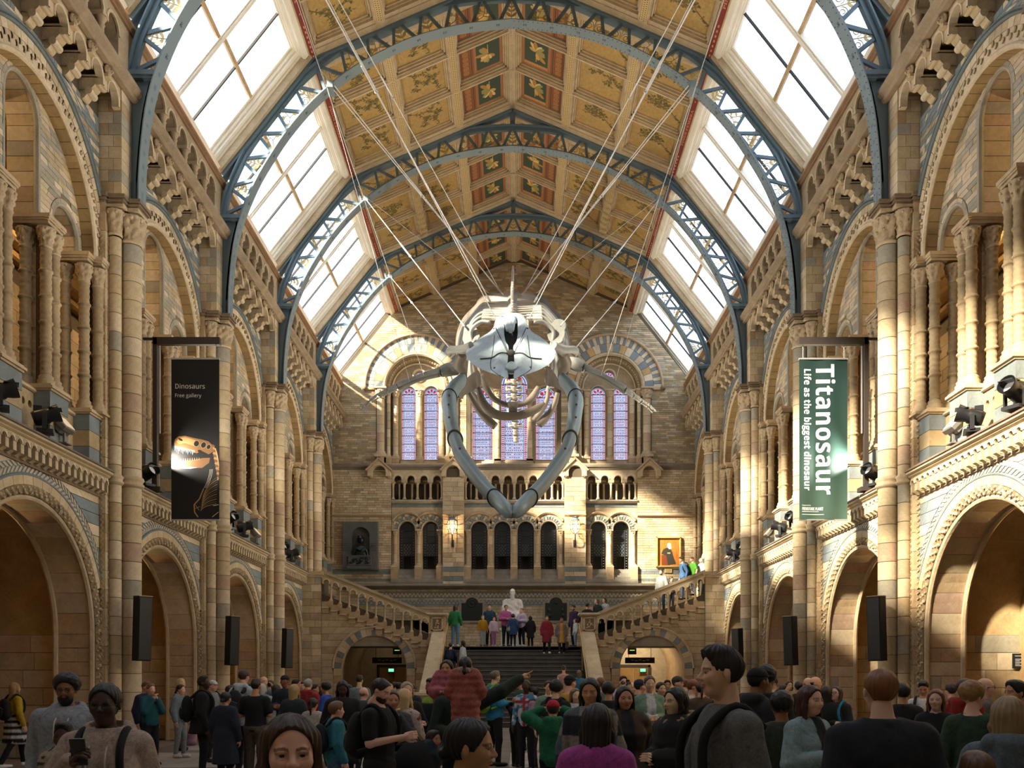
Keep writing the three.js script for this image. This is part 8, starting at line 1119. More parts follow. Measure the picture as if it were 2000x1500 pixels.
person(131, 1311, 7.6, 12, { kind: 'hoodie', top: '#9da4ad', w: 1.30, man: 1, skin: 'brown', hair: 'afro', hc: '#0f0b09', beard: 1.1, glasses: 1, bot: '#23262d', arm: 'down' }, 'large bearded man with afro hair and glasses in a grey blue hoodie');
person(127, 1408, 6.9, 5, { kind: 'hoodie', top: '#b4a890', pat: 'print', top2: '#3c382f', skin: 'dark', hair: 'fade', hc: '#0d0a09', bot: '#2a2a2c' }, 'child with printed cream hoodie walking between the two adults in hoodies');
person(567, 1389, 2.75, 14, { kind: 'sweater', top: '#857a6e', bust: 1, skin: 'fair', hair: 'long', hc: '#3a2413', tips: 1.6, len: 1.1, bot: '#2b2f3a', arm: 'down', look: [4, 0] }, 'young woman with long brown hair, her face close to the camera');
person(912, 1398, 3.6, 72, { kind: 'jacket', top: '#1a1a1c', skin: 'olive', hair: 'low', hc: '#0e0a09', look: [8, 2], bot: '#1b1b1f' }, 'dark haired woman in profile close to the camera, hair tied back');
person(1165, 1387, 5.0, 172, { kind: 'jacket', top: '#b54a9b', hair: 'long', hc: '#1a110e', len: 1.0, skin: 'fair', bot: '#1d1d22', bust: 1, lean: 0.12 }, 'woman with long dark hair in a bright pink jacket seen from behind');
person(1415, 1259, 4.3, -78, { kind: 'jacket', top: '#6b6a68', man: 1, hair: 'fade', hc: '#15100d', skin: 'fair', bot: '#1c1d22', straps: '#0b0b0c', armR: [[0.26, 1.14, 0.04], [0.14, 1.12, 0.27]], hands: ['open', 'fist'], look: [-6, 0] }, 'tall dark haired young man in grey fleece looking to the left');
person(1722, 1300, 4.6, 178, { kind: 'jacket', top: '#20242d', man: 1, w: 1.22, hair: 'buzz', hc: '#7a4a22', skin: 'fair', bot: '#17181c', arm: 'relaxed', pack: ['#141416', 'dark backpack with brass zips on the ginger haired man', -0.22], zip: '#b08a3a' }, 'broad man with short ginger hair in a navy jacket seen from behind');
person(1580, 1336, 7.0, 32, { kind: 'jacket', top: '#8fa9ab', pat: 'open', top2: '#17171a', hair: 'long', hc: '#3a1712', len: 1.3, skin: 'fair', bust: 1, bot: '#1b1c20', armR: [[0.27, 1.13, 0.05], [0.04, 1.20, 0.27]], hands: ['open', 'grip'], cuff: '#111113' }, 'woman with long dark red hair in a pale blue jacket, one hand raised');
person(1970, 1356, 4.9, 150, { kind: 'hoodie', top: '#65727a', hair: 'bob', hc: '#8d7350', skin: 'fair', w: 1.15, bot: '#22242a' }, 'woman with a blonde bob in a grey blue hooded jacket from behind');
person(1910, 1464, 4.4, 176, { kind: 'sweater', top: '#2b3036', hair: 'short', hc: '#5a3c22', skin: 'fair' }, 'brown haired child whose head shows at the bottom edge by the grey blue jacket');
person(1900, 1331, 7.6, 150, { kind: 'sweater', top: '#2f4a35', hair: 'curly', hc: '#8a6636', skin: 'fair', bot: '#1b1d22', look: [-45, 0] }, 'woman with short wavy fair hair in a dark green sweater');
person(1882, 1324, 10.6, 120, { kind: 'hoodie', top: '#a5281f', man: 1, hair: 'short', hc: '#3a2a1e', skin: 'fair', bot: '#23242a' }, 'person in a bright red hooded jacket behind the green sweater');
person(1922, 1322, 11.0, 70, { kind: 'jacket', top: '#6d6a60', man: 1, hair: 'bald', hc: '#6a5a4a', skin: 'fair', glasses: 1, bot: '#2a2a2e' }, 'bald man with glasses in a grey jacket near the right alcove');
person(1987, 1326, 8.4, -82, { kind: 'jacket', top: '#3a1b20', man: 1, hair: 'short', hc: '#120d0b', skin: 'tan', bot: '#1c1c20' }, 'dark haired man in profile at the right edge of the picture');
person(1322, 1340, 7.4, -60, { kind: 'puffer', top: '#16161a', hair: 'long', hc: '#0a0808', len: 0.8, skin: 'fair', fur: '#8a7550', w: 1.12, bot: '#131316', arm: 'hold' }, 'woman with long black hair in a dark padded coat with beige fur hood');
person(1219, 1338, 8.6, 8, { kind: 'puffer', top: '#4a3827', pat: 'open', top2: '#232327', hair: 'long', hc: '#120d0b', len: 1.3, skin: 'tan', glasses: 'up', bust: 1, bot: '#1a1a1e', arm: 'pocket' }, 'woman in a brown fur jacket with sunglasses pushed up on long dark hair');
person(1153, 1322, 8.0, -12, { kind: 'coat', top: '#23262f', pat: 'plaid', top2: '#9a9388', top3: '#5a6670', hair: 'long', hc: '#130d0b', len: 1.2, skin: 'tan', bot: '#1b1b20', look: [0, 8], w: 1.05 }, 'woman with long dark hair in a checked coat looking down');
person(741, 1322, 8.6, 70, { kind: 'tee', top: '#121316', man: 1, sleeve: 'short', hair: 'buzz', hc: '#1c1310', beard: 1, skin: 'fair', w: 1.12, bot: '#16171a', arm: 'phone', hands: ['grip', 'grip'], look: [0, 24], pack: ['#17181a', 'large black backpack on the man in the black T-shirt'], phone: [0, 'pale phone held by the man in the black T-shirt', -0.7] }, 'bearded man in a black T-shirt looking down at his phone');
person(765, 1345, 9.8, 20, { kind: 'coat', top: '#5a5a5c', pat: 'open', top2: '#1a1a1d', hair: 'low', hc: '#5a4630', skin: 'tan', bot: '#39485e', arm: 'chin' }, 'woman in a long grey coat with a hand at her chin beside the phone user');
person(789, 1343, 10.6, 160, { kind: 'jacket', top: '#cdbcae', pat: 'floral', top2: '#7a4a3c', hair: 'long', hc: '#c5a878', len: 0.55, skin: 'fair', bot: '#18181c' }, 'blonde woman in a cream floral jacket seen from behind');
person(794, 1330, 12.6, 20, { kind: 'sweater', top: '#141417', hair: 'bob', hc: '#9a8e7c', skin: 'fair', bot: '#141417', arm: 'cross' }, 'grey haired woman in black behind the floral jacket');
person(846, 1323, 13, -55, { kind: 'jacket', top: '#1d2a2c', pat: 'collar', top2: '#8fae3a', man: 1, hair: 'short', hc: '#120d0b', beard: 1, skin: 'brown', w: 1.12, bot: '#1b1c20' }, 'bearded man in a dark jacket with yellow green collar');
const guide = person(897, 1306, 9.9, 18, { kind: 'jacket', top: '#26342c', man: 1, hair: 'short', hc: '#15100d', skin: 'tan', w: 1.15, bot: '#15161a', armL: [[0.42, 1.52, 0.06], [0.66, 1.66, 0.02]], armR: 'carry', hands: ['point', 'grip'] }, 'man in a dark green jacket pointing to the right with a child on his arm');
person(909, 1281, 9.35, 178, { y: 0.96, kind: 'puffer', top: '#b5655a', hem: 0.42, hair: 'pony', hc: '#120d0b', len: 0.3, fur: '#8d7f78', skin: 'tan', bot: '#3a2a2c', arm: 'carry' }, 'small child in a coral padded coat with fur hood carried by the pointing man');
person(873, 1287, 10.1, -12, { y: 0.98, kind: 'puffer', top: '#c26a78', hem: 0.42, hair: 'bob', hc: '#1a120e', skin: 'tan', bot: '#39303a', arm: 'carry' }, 'second small child in pink on the far arm of the pointing man');
person(966, 1309, 18, 120, { kind: 'jacket', top: '#2f93c4', man: 1, hair: 'short', hc: '#6b5a48', skin: 'fair', w: 1.1, bot: '#191b22', arm: 'hold', pack: ['#9ac22a', 'black and neon yellow backpack on the man in the bright blue jacket'] }, 'tall man in a bright blue jacket near the foot of the stairs');
person(1008, 1360, 17.8, 140, { kind: 'tee', top: '#1a1a1c', pat: 'forearm', top2: '#d4622a', hair: 'short', hc: '#8a6c4a', skin: 'fair', bot: '#141417', armL: 'head', armR: 'down' }, 'boy in black with bright orange sleeves, one hand at his head');
person(1042, 1340, 17, -100, { kind: 'jacket', top: '#1d1b22', pat: 'sleeves', top2: '#b587a8', hair: 'bun', hc: '#1c1310', skin: 'fair', bot: '#141416', arm: 'hold', w: 1.1 }, 'woman in black and pink top with dark hair up, facing the boy with orange sleeves');
person(1080, 1366, 10.6, 180, { kind: 'hoodie', top: '#1f7a52', hair: 'cap', cap: '#c3203a', hc: '#3a2a1c', skin: 'fair', bot: '#1a1c24', arm: 'head' }, 'boy in a green hoodie and red cap with both hands raised to his head');
person(1086, 1328, 12.5, 140, { kind: 'jacket', top: '#1a1a1e', man: 1, hair: 'curly', hc: '#15100d', skin: 'fair', bot: '#15161a', pack: ['#202226', 'dark backpack on the curly haired person behind the red cap'] }, 'curly dark haired person in black behind the boy in the red cap');
person(1112, 1318, 14.5, 130, { kind: 'tee', top: '#d0a02a', man: 1, sleeve: 'short', hair: 'cap', cap: '#17171a', hc: '#17100d', skin: 'fair', bot: '#22242a' }, 'young man in a mustard yellow shirt with a black cap');
person(1123, 1343, 14, 20, { kind: 'jacket', top: '#c9ced2', pat: 'sleeves', top2: '#1b1b1f', hair: 'bob', hc: '#6a5138', skin: 'fair', bot: '#1c1c20' }, 'child in white and black top beside the yellow shirt');
person(1101, 1299, 31.2, 178, { y: 0.34, kind: 'tee', top: '#d8a78e', sleeve: 'none', hair: 'bun', hc: '#5a4634', skin: 'fair', bot: '#2a2c33' }, 'woman with bun in a peach top at the foot of the stairs');
person(1131, 1308, 31.0, 178, { y: 0.17, kind: 'coat', top: '#3f87ad', hair: 'long', hc: '#6e5a42', len: 0.6, skin: 'fair', bot: '#2a2c33' }, 'woman in a blue dress with loose hair at the foot of the stairs');
person(1028, 1326, 17, -20, { kind: 'tee', top: '#4a8fb8', pat: 'flag', skin: 'dark', hair: 'buzz', hc: '#100c0a', bot: '#22252c' }, 'person in a red, white and blue shirt in front of the stairs');
person(1071, 1328, 16, 10, { kind: 'sweater', top: '#7fa48e', hair: 'low', hc: '#2a1a12', skin: 'fair', bot: '#22252c' }, 'woman in a mint green top in front of the dark steps');
person(1017, 1326, 22, -60, { kind: 'jacket', top: '#2b5a3a', hair: 'curly', hc: '#4a3826', skin: 'fair', bot: '#22252c' }, 'curly haired person in a green top before the stairs');
person(1268, 1318, 13, 4, { kind: 'jacket', top: '#7fa086', pat: 'open', top2: '#d9dadc', bust: 1, hair: 'low', hc: '#5a4030', skin: 'fair', band: 1, bot: '#3a4558', arm: 'hold', bag: ['#c8c4bc', 'pale bag held by the woman in the green cardigan', 1] }, 'woman in a pale green cardigan over white, wearing a headband');
person(1217, 1319, 19, 6, { kind: 'tee', top: '#b8a5c8', man: 1, sleeve: 'short', hair: 'short', hc: '#2a1c14', skin: 'fair', arm: 'camera', bot: '#22252c', phone: [0, 'phone raised to photograph in front of the right archway', 0] }, 'person raising a phone to photograph in front of the right archway');
person(1248, 1326, 15, 120, { kind: 'jacket', top: '#2b3540', hair: 'cap', cap: '#1c2c44', hc: '#2a1c14', skin: 'fair', bot: '#22252c' }, 'person in a navy cap before the right archway');
person(1290, 1331, 15, 20, { kind: 'jacket', top: '#241a1e', hair: 'low', hc: '#180f0c', skin: 'fair', bot: '#1c1c20', w: 1.1 }, 'dark haired woman in black behind the green cardigan');
person(1322, 1320, 15.5, 60, { kind: 'jacket', top: '#3a3d42', man: 1, hair: 'cap', cap: '#4a4640', hc: '#4a4038', skin: 'fair', bot: '#22252c' }, 'man in a dark flat cap in front of the right archway');
person(1352, 1326, 15, 80, { kind: 'tee', top: '#d2c9c0', pat: 'floral', top2: '#8a5a52', hair: 'bun', hc: '#7a4524', skin: 'fair', bot: '#22252c', sleeve: 'short' }, 'red haired woman with bun in a white floral top');
person(1369, 1331, 14.5, 178, { kind: 'jacket', top: '#5d4a38', hair: 'braid', hc: '#2a1a12', len: 0.6, skin: 'fair', bot: '#22252c' }, 'woman with a dark plait in a brown jacket seen from behind');
person(1382, 1345, 18, -30, { kind: 'sweater', top: '#b9b0a6', hair: 'bob', hc: '#7a5c3c', skin: 'fair', bot: '#33363e' }, 'woman in a pale top beyond the brown jacket');
person(1478, 1303, 8.3, 120, { kind: 'hoodie', top: '#2a2a2e', man: 1, hair: 'cap', cap: '#101114', hc: '#15100d', skin: 'brown', bot: '#17181c', w: 1.1 }, 'man in a black cap and dark hooded top behind the tall young man');
person(1497, 1300, 9.4, 150, { kind: 'jacket', top: '#1a1b1e', man: 1, hair: 'curly', hc: '#100c0a', skin: 'brown', bot: '#17181c' }, 'man with dark curly hair right beside the black cap');
person(1510, 1320, 17, -60, { kind: 'tee', top: '#8fb1cc', man: 1, sleeve: 'short', hair: 'short', hc: '#2a1c14', skin: 'fair', bot: '#2a2d35', pack: ['#1b1d22', 'small dark backpack on the man in the light blue T-shirt'] }, 'man in a light blue T-shirt facing left near the right piers');
person(1541, 1329, 22, 5, { kind: 'jacket', top: '#c9b89c', hair: 'bob', hc: '#4a3020', skin: 'fair', bot: '#3a3a40' }, 'small distant woman in cream beneath the right loudspeaker');
person(1527, 1351, 7.4, 175, { kind: 'jacket', top: '#3a4030', man: 1, hair: 'curly', hc: '#0f0b0a', skin: 'brown', bot: '#17181c' }, 'person with dark full hair and olive top left of the red haired woman');
person(1578, 1322, 17.5, 40, { kind: 'jacket', top: '#6a6056', man: 1, hair: 'bald', hc: '#5a4a3c', skin: 'fair', bot: '#2a2a30' }, 'bald man in grey behind the woman with red hair');
person(1592, 1320, 16, 60, { kind: 'jacket', top: '#2a2624', man: 1, hair: 'bald', hc: '#1a120e', skin: 'fair', bot: '#22242a' }, 'balding dark haired man in a dark jacket near the second right arch');
person(1614, 1338, 13.5, 150, { kind: 'jacket', top: '#1c2426', hair: 'long', hc: '#1a110d', len: 0.8, skin: 'fair', bot: '#1b1b20' }, 'woman with long dark hair beside the woman with glasses');
person(1634, 1339, 13.5, -50, { kind: 'coat', top: '#17181b', hair: 'long', hc: '#3a281c', len: 0.7, skin: 'fair', glasses: 1, bot: '#141417', arm: 'cross', look: [0, -14], pack: ['#2a8fc2', 'bright blue backpack on the woman in the dark coat'] }, 'woman with glasses in a dark coat gazing up to the left');
person(1804, 1328, 14, -30, { kind: 'tee', top: '#e4e5e6', man: 1, sleeve: 'short', hair: 'fade', hc: '#17100d', skin: 'tan', bot: '#23262e', arm: 'phone', look: [0, 22], straps: '#1a1a1c' }, 'young man in a white T-shirt looking down by the right pier');
person(1828, 1344, 9.8, -22, { kind: 'sweater', top: '#121215', hair: 'long', hc: '#6a3a22', len: 0.5, skin: 'fair', bot: '#141417', bust: 1, look: [-10, 0] }, 'smiling woman with auburn hair in a black sweater');
person(1764, 1332, 10.5, 160, { kind: 'jacket', top: '#26221f', hair: 'short', hc: '#1a120e', skin: 'tan', bot: '#17181c' }, 'dark haired person just right of the ginger haired man');
person(1846, 1362, 13, 30, { kind: 'jacket', top: '#4a2620', hair: 'bob', hc: '#5a3020', skin: 'fair', bot: '#1c1c20' }, 'child with brown hair behind the woman in the black sweater');
person(28, 1332, 17.8, 150, { kind: 'sweater', top: '#c9a81f', hair: 'long', hc: '#9a7c50', len: 0.8, skin: 'fair', skirt: '#d8d6d0', skirt2: '#17171a', bot: '#131316', shoes: '#d6d6d6', stride: 0.28, pack: ['#131317', 'black backpack on the woman in the yellow sweater'] }, 'blonde woman in a yellow sweater and striped skirt walking away');
person(285, 1330, 18.6, 60, { kind: 'jacket', top: '#1c2a48', man: 1, hair: 'short', hc: '#6a4a30', skin: 'fair', bot: '#1c1e26' }, 'person in a navy jacket standing in the second left arch');
person(294, 1334, 18.2, 50, { kind: 'jacket', top: '#1c5f6a', hair: 'short', hc: '#7a5a3c', skin: 'fair', bot: '#1c1e26', arm: 'chin' }, 'person in a teal jacket with hand at the chin in the second left arch');
person(352, 1336, 20, 75, { kind: 'hoodie', top: '#7d8e94', hair: 'pony', hc: '#2a1a12', skin: 'fair', bot: '#9aa0a4', shoes: '#d0d0d0', bag: ['#b98ba0', 'dusty pink shopping bag on the girl in the grey tracksuit', 0] }, 'girl in a grey blue hoodie and pale joggers holding a pink bag');
person(353, 1324, 22, 90, { kind: 'jacket', top: '#a8875a', hair: 'bob', hc: '#c9b48a', skin: 'fair', bot: '#2a2a30' }, 'blonde woman in a tan jacket behind the girl in grey');
person(396, 1319, 15.6, 110, { kind: 'coat', top: '#0e0e10', man: 1, hair: 'fade', hc: '#0c0a09', skin: 'dark', hem: 0.78, w: 1.15, bot: '#101012', look: [-20, -12], pack: ['#0f0f11', 'big black backpack on the man in black at the left'] }, 'man dressed all in black with a backpack, looking up');
person(415, 1328, 19, 60, { kind: 'jacket', top: '#9a9da0', man: 1, hair: 'cap', cap: '#dcdcdc', hc: '#5a4030', skin: 'fair', bot: '#2a2c33', pack: ['#22242a', 'dark backpack on the man in the white cap'] }, 'man in a white cap and grey jacket right of the man in black');
person(440, 1350, 14.6, 165, { kind: 'coat', top: '#20283c', hair: 'low', hc: '#0e0b0a', skin: 'tan', hem: 0.42, w: 1.1, bot: '#101014' }, 'woman in a long navy coat with dark hair seen from behind');
person(449, 1339, 18, 160, { kind: 'hoodie', top: '#a9c2cc', hair: 'curly', hc: '#1c120e', skin: 'fair', bot: '#2a2c33' }, 'child with dark curly hair in a pale blue hoodie');
person(475, 1307, 16, 160, { kind: 'hoodie', top: '#c2cfdc', man: 1, hair: 'short', hc: '#3a281c', skin: 'fair', bot: '#2a2c33', straps: '#1b1b1e', pack: ['#24262c', 'dark backpack on the tall man in the white hoodie'] }, 'tall man in a white hoodie seen from behind near the third left pier');
person(471, 1334, 17.5, 60, { kind: 'jacket', top: '#16161a', pat: 'collar', top2: '#c9cacc', hair: 'low', hc: '#1a110d', skin: 'fair', bot: '#7f97b0', shoes: '#d6d6d6' }, 'woman in black with pale collar and blue jeans');
person(499, 1325, 15, 176, { kind: 'tee', top: '#12141a', man: 1, sleeve: 'short', hair: 'fade', hc: '#14100d', skin: 'tan', w: 1.15, bot: '#6a5d4e', shoes: '#c9c9c9', arm: 'hold' }, 'man in a black T-shirt and beige trousers seen from behind');
person(512, 1334, 20, 178, { kind: 'jacket', top: '#8a8f92', hair: 'bob', hc: '#b0aca4', skin: 'fair', bot: '#2a2c33' }, 'grey haired woman in a grey top near the third left arch');
person(515, 1320, 21, 40, { kind: 'jacket', top: '#6f7478', man: 1, hair: 'bald', hc: '#6a5a4c', skin: 'fair', armL: 'camera', armR: 'down', bot: '#2a2c33' }, 'bald man holding something up near the third left arch');
person(539, 1335, 19, 170, { kind: 'sweater', top: '#c9cdd0', hair: 'long', hc: '#2a1a14', len: 0.6, skin: 'fair', bot: '#b5b5b5' }, 'woman in white with long dark brown hair left of the navy cap');
person(557, 1318, 18, -15, { kind: 'jacket', top: '#1c2a3a', man: 1, hair: 'cap', cap: '#20242c', hc: '#2a1c14', skin: 'brown', bot: '#22252c', arm: 'hold' }, 'man in a navy jacket and dark cap facing the camera');
person(574, 1335, 15.2, 170, { kind: 'jacket', top: '#2f3a40', hair: 'long', hc: '#a58a5c', len: 1.0, skin: 'fair', bot: '#22252c' }, 'woman with long blonde hair in a dark grey jacket from behind');
person(578, 1325, 20, 90, { kind: 'tee', top: '#d0d2d4', man: 1, sleeve: 'short', hair: 'short', hc: '#17100d', skin: 'tan', bot: '#22252c' }, 'dark haired man in white looking right behind the blonde woman');
person(601, 1325, 18.5, 165, { kind: 'hoodie', top: '#a32a33', man: 1, hair: 'short', hc: '#8f8d89', skin: 'fair', w: 1.12, bot: '#22252c' }, 'grey haired person in a red hooded jacket seen from behind');
person(613, 1335, 19.5, 90, { kind: 'jacket', top: '#3a2a2a', hair: 'short', hc: '#17100d', skin: 'tan', bot: '#22252c' }, 'child in profile beside the red jacket');
person(611, 1362, 15, 172, { kind: 'sweater', top: '#c6bfb4', hair: 'pony', hc: '#120d0b', len: 1.2, skin: 'tan', bot: '#1d1d22' }, 'girl with a long dark ponytail in a cream sweater');
person(637, 1332, 18, -100, { kind: 'jacket', top: '#2a55b8', hair: 'curly', hc: '#120d0b', skin: 'tan', bot: '#22252c' }, 'dark haired person in a royal blue top');
person(669, 1328, 13.2, 12, { kind: 'coat', top: '#111114', hair: 'long', hc: '#0c0908', len: 0.6, skin: 'dark', w: 1.25, bot: '#131316', look: [0, 18] }, 'woman in a wide black coat with long black hair looking down');
person(655, 1368, 11.2, 120, { kind: 'jacket', top: '#2f7f93', hair: 'short', hc: '#6b4c2c', skin: 'fair', bot: '#4d6f92', pack: ['#18191c', 'black backpack on the child in the teal jacket'] }, 'child with light brown hair in a teal jacket and jeans');
person(702, 1318, 21.5, 172, { kind: 'tee', top: '#7c8d94', man: 1, sleeve: 'short', hair: 'fade', hc: '#2a1c14', skin: 'fair', bot: '#22252c', w: 1.1 }, 'man in a grey T-shirt before the left stair archway');
person(710, 1341, 16, 150, { kind: 'jacket', top: '#4a4a50', man: 1, hair: 'bald', hc: '#7a6a5c', skin: 'fair', bot: '#22252c' }, 'bald man behind the bearded man with the phone');
for (const [px, top, d, yaw, o, l] of [[761, 1334, 22, 30, { top: '#3a3f46', hair: 'bob', hc: '#9a8a70', skin: 'fair' }, 'distant fair haired visitor in dark grey at the left stair archway'], [770, 1331, 25, 160, { top: '#1d2024', hair: 'short', hc: '#120d0b', skin: 'tan' }, 'distant visitor with black hair in black at the left stair archway'], [779, 1333, 23, 200, { top: '#20262e', hair: 'curly', hc: '#17100d', skin: 'fair' }, 'distant curly haired visitor in dark blue at the left stair archway'], [806, 1336, 20, -30, { top: '#24303a', hair: 'short', hc: '#17100d', skin: 'tan' }, 'visitor in slate blue between the grey haired woman and the left newel'], [682, 1336, 22, 200, { top: '#14161a', hair: 'short', hc: '#17100d', skin: 'tan' }, 'dark visitor half hidden beside the man in the grey T-shirt'], [1142, 1330, 18, 10, { top: '#30343a', hair: 'short', hc: '#4a3a2a', skin: 'fair' }, 'visitor in charcoal behind the woman with the checked coat'], [1174, 1322, 16, 190, { top: '#6a7a88', hair: 'short', hc: '#6a4630', skin: 'fair' }, 'man in blue grey with light brown hair beneath the right stair parapet'], [1188, 1332, 12.5, 170, { top: '#1c1418', hair: 'curly', hc: '#170f0d', skin: 'tan' }, 'dark curly haired visitor between the two women with long dark hair'], [1233, 1331, 17, 30, { top: '#4a4c52', hair: 'bald', hc: '#6a5a4c', skin: 'fair' }, 'greying man left of the navy cap'], [1303, 1327, 20, 0, { top: '#1b1b20', hair: 'short', hc: '#120d0b', skin: 'tan' }, 'distant dark visitor inside the right archway'], [1338, 1325, 19, 200, { top: '#2f8fc0', hair: 'short', hc: '#7a4a2a', skin: 'fair' }, 'visitor in bright blue half hidden by the red haired woman'], [1399, 1340, 16, 10, { top: '#20345a', hair: 'short', hc: '#3a281c', skin: 'fair' }, 'visitor in royal navy left of the tall young man'], [1530, 1336, 20, 60, { top: '#2a2c30', hair: 'bob', hc: '#2a1c14', skin: 'fair' }, 'visitor with dark bob beyond the light blue T-shirt'], [1560, 1330, 18, 180, { top: '#2a2a2c', hair: 'short', hc: '#17110e', skin: 'tan' }, 'dark haired visitor just left of the bald man in grey'], [1858, 1334, 15, 190, { top: '#241c1a', hair: 'short', hc: '#2a1c14', skin: 'fair' }, 'dark visitor in front of the right alcove reveal'], [528, 1328, 23, 170, { top: '#5a4a3c', hair: 'short', hc: '#3a281c', skin: 'fair' }, 'distant visitor in brown beyond the man holding something up'], [590, 1331, 24, 20, { top: '#26303c', hair: 'short', hc: '#2a1c14', skin: 'fair' }, 'distant visitor in dark blue left of the red jacket'], [626, 1338, 22, 150, { top: '#3a2024', hair: 'bob', hc: '#2a1410', skin: 'fair' }, 'distant visitor in maroon right of the red jacket']]) person(px, top, d, yaw, { kind: 'jacket', bot: '#22252c', group: FAR_CROWD, ...o }, l);
const LD = 39.1;
person(889, 1180, LD, 172, { y: LAND, kind: 'sweater', top: '#2e8a4c', hair: 'long', hc: '#3a2018', len: 0.6, skin: 'fair', bot: '#6f9bbd', shoes: '#d0d0d0' }, 'woman in a green sweater and light jeans at the left tablet');
person(880, 1255, 35.7, 175, { y: 9 * LAND / 18, kind: 'tee', top: '#1e2a40', man: 1, hair: 'fade', hc: '#17100d', skin: 'fair', bot: '#2a2c33', pack: ['#24304a', 'navy and red backpack on the boy climbing the stairs'] }, 'boy in navy with a backpack climbing the stairs at the left');
person(904, 1250, 35.5, -100, { y: 9 * LAND / 18, kind: 'sweater', top: '#d5dae0', hair: 'long', hc: '#1c120e', len: 1.2, skin: 'fair', bot: '#c9b0bc' }, 'girl in white with long dark hair on the stairs');
person(943, 1201, LD - 0.2, 5, { y: LAND, kind: 'sweater', top: '#d29a1c', hair: 'short', hc: '#8a6a48', skin: 'fair', bot: '#b9c0ca', shoes: '#22252c' }, 'boy in a mustard yellow top and pale trousers on the landing');
person(956, 1180, LD + 0.5, 5, { y: LAND, kind: 'hoodie', top: '#2c4a5e', man: 1, hair: 'short', hc: '#4a3a30', skin: 'fair', bot: '#191b20' }, 'man in a teal blue hoodie on the landing behind the yellow top');
person(964, 1204, LD - 0.3, 30, { y: LAND, kind: 'jacket', top: '#d9c2d2', hair: 'long', hc: '#2a1c16', len: 0.5, skin: 'fair', bot: '#b06fa6', shoes: '#dcdcdc' }, 'girl in pink leggings and white pink jacket on the landing');
person(988, 1181, LD, 15, { y: LAND, kind: 'jacket', top: '#c2609c', hair: 'low', hc: '#2a1810', skin: 'tan', bot: '#26303f', w: 1.1, arm: 'hold', bag: ['#8fa39a', 'grey green bag held by the woman in the pink jacket', 0] }, 'woman in a pink jacket on the landing left of the statue');
person(1002, 1199, LD - 0.3, 178, { y: LAND, kind: 'coat', top: '#28497c', hair: 'curly', hc: '#17100d', skin: 'tan', hem: 0.62, bot: '#15161a' }, 'child in a royal blue coat in front of the white statue');
person(1019, 1187, LD, -35, { y: LAND, kind: 'hoodie', top: '#cfc3dc', hair: 'bun', hc: '#7a5a3c', skin: 'fair', bot: '#17181c', shoes: '#d8d8dc', arm: 'hold' }, 'woman in a lilac hoodie and black trousers by the statue');
person(1036, 1203, LD - 0.1, 178, { y: LAND, kind: 'coat', top: '#15161a', hair: 'hijab', hc: '#121317', skin: 'tan', hem: 0.5, bot: '#15161a' }, 'person in a black head scarf and black coat on the landing');
person(1068, 1202, 37.9, 4, { y: LAND - 2 * LAND / 18, kind: 'coat', top: '#8f1c33', hair: 'low', hc: '#17100d', skin: 'tan', bot: '#15161a', shoes: '#dcdcdc', stride: 0.22 }, 'woman in a crimson coat walking down the stairs');
person(1097, 1206, 37.9, -4, { y: LAND - 2 * LAND / 18, kind: 'coat', top: '#7d6f68', pat: 'open', top2: '#d09338', hair: 'low', hc: '#120d0b', skin: 'brown', bot: '#15161a', shoes: '#b9a48a', stride: -0.2, bag: ['#4a4030', 'olive shoulder bag on the woman in the grey brown coat', 0] }, 'woman in a grey brown coat over orange walking down the stairs');
person(1121, 1181, LD + 0.6, -50, { y: LAND, kind: 'jacket', top: '#33274a', man: 1, hair: 'short', hc: '#17100d', beard: 1, skin: 'tan', bot: '#2a3550', look: [0, 15] }, 'man in a purple navy jacket looking down near the right newel');
person(1124, 1208, LD, -70, { y: LAND, kind: 'sweater', top: '#dfe4e8', hair: 'long', hc: '#6a4a30', len: 0.5, skin: 'fair', bot: '#8fa3b8' }, 'small girl in white beside the right newel');
const FL = (x, rise = 0.185) => LAND + Math.max(0, Math.floor((x - 3.45) / 0.385) + 1) * rise;
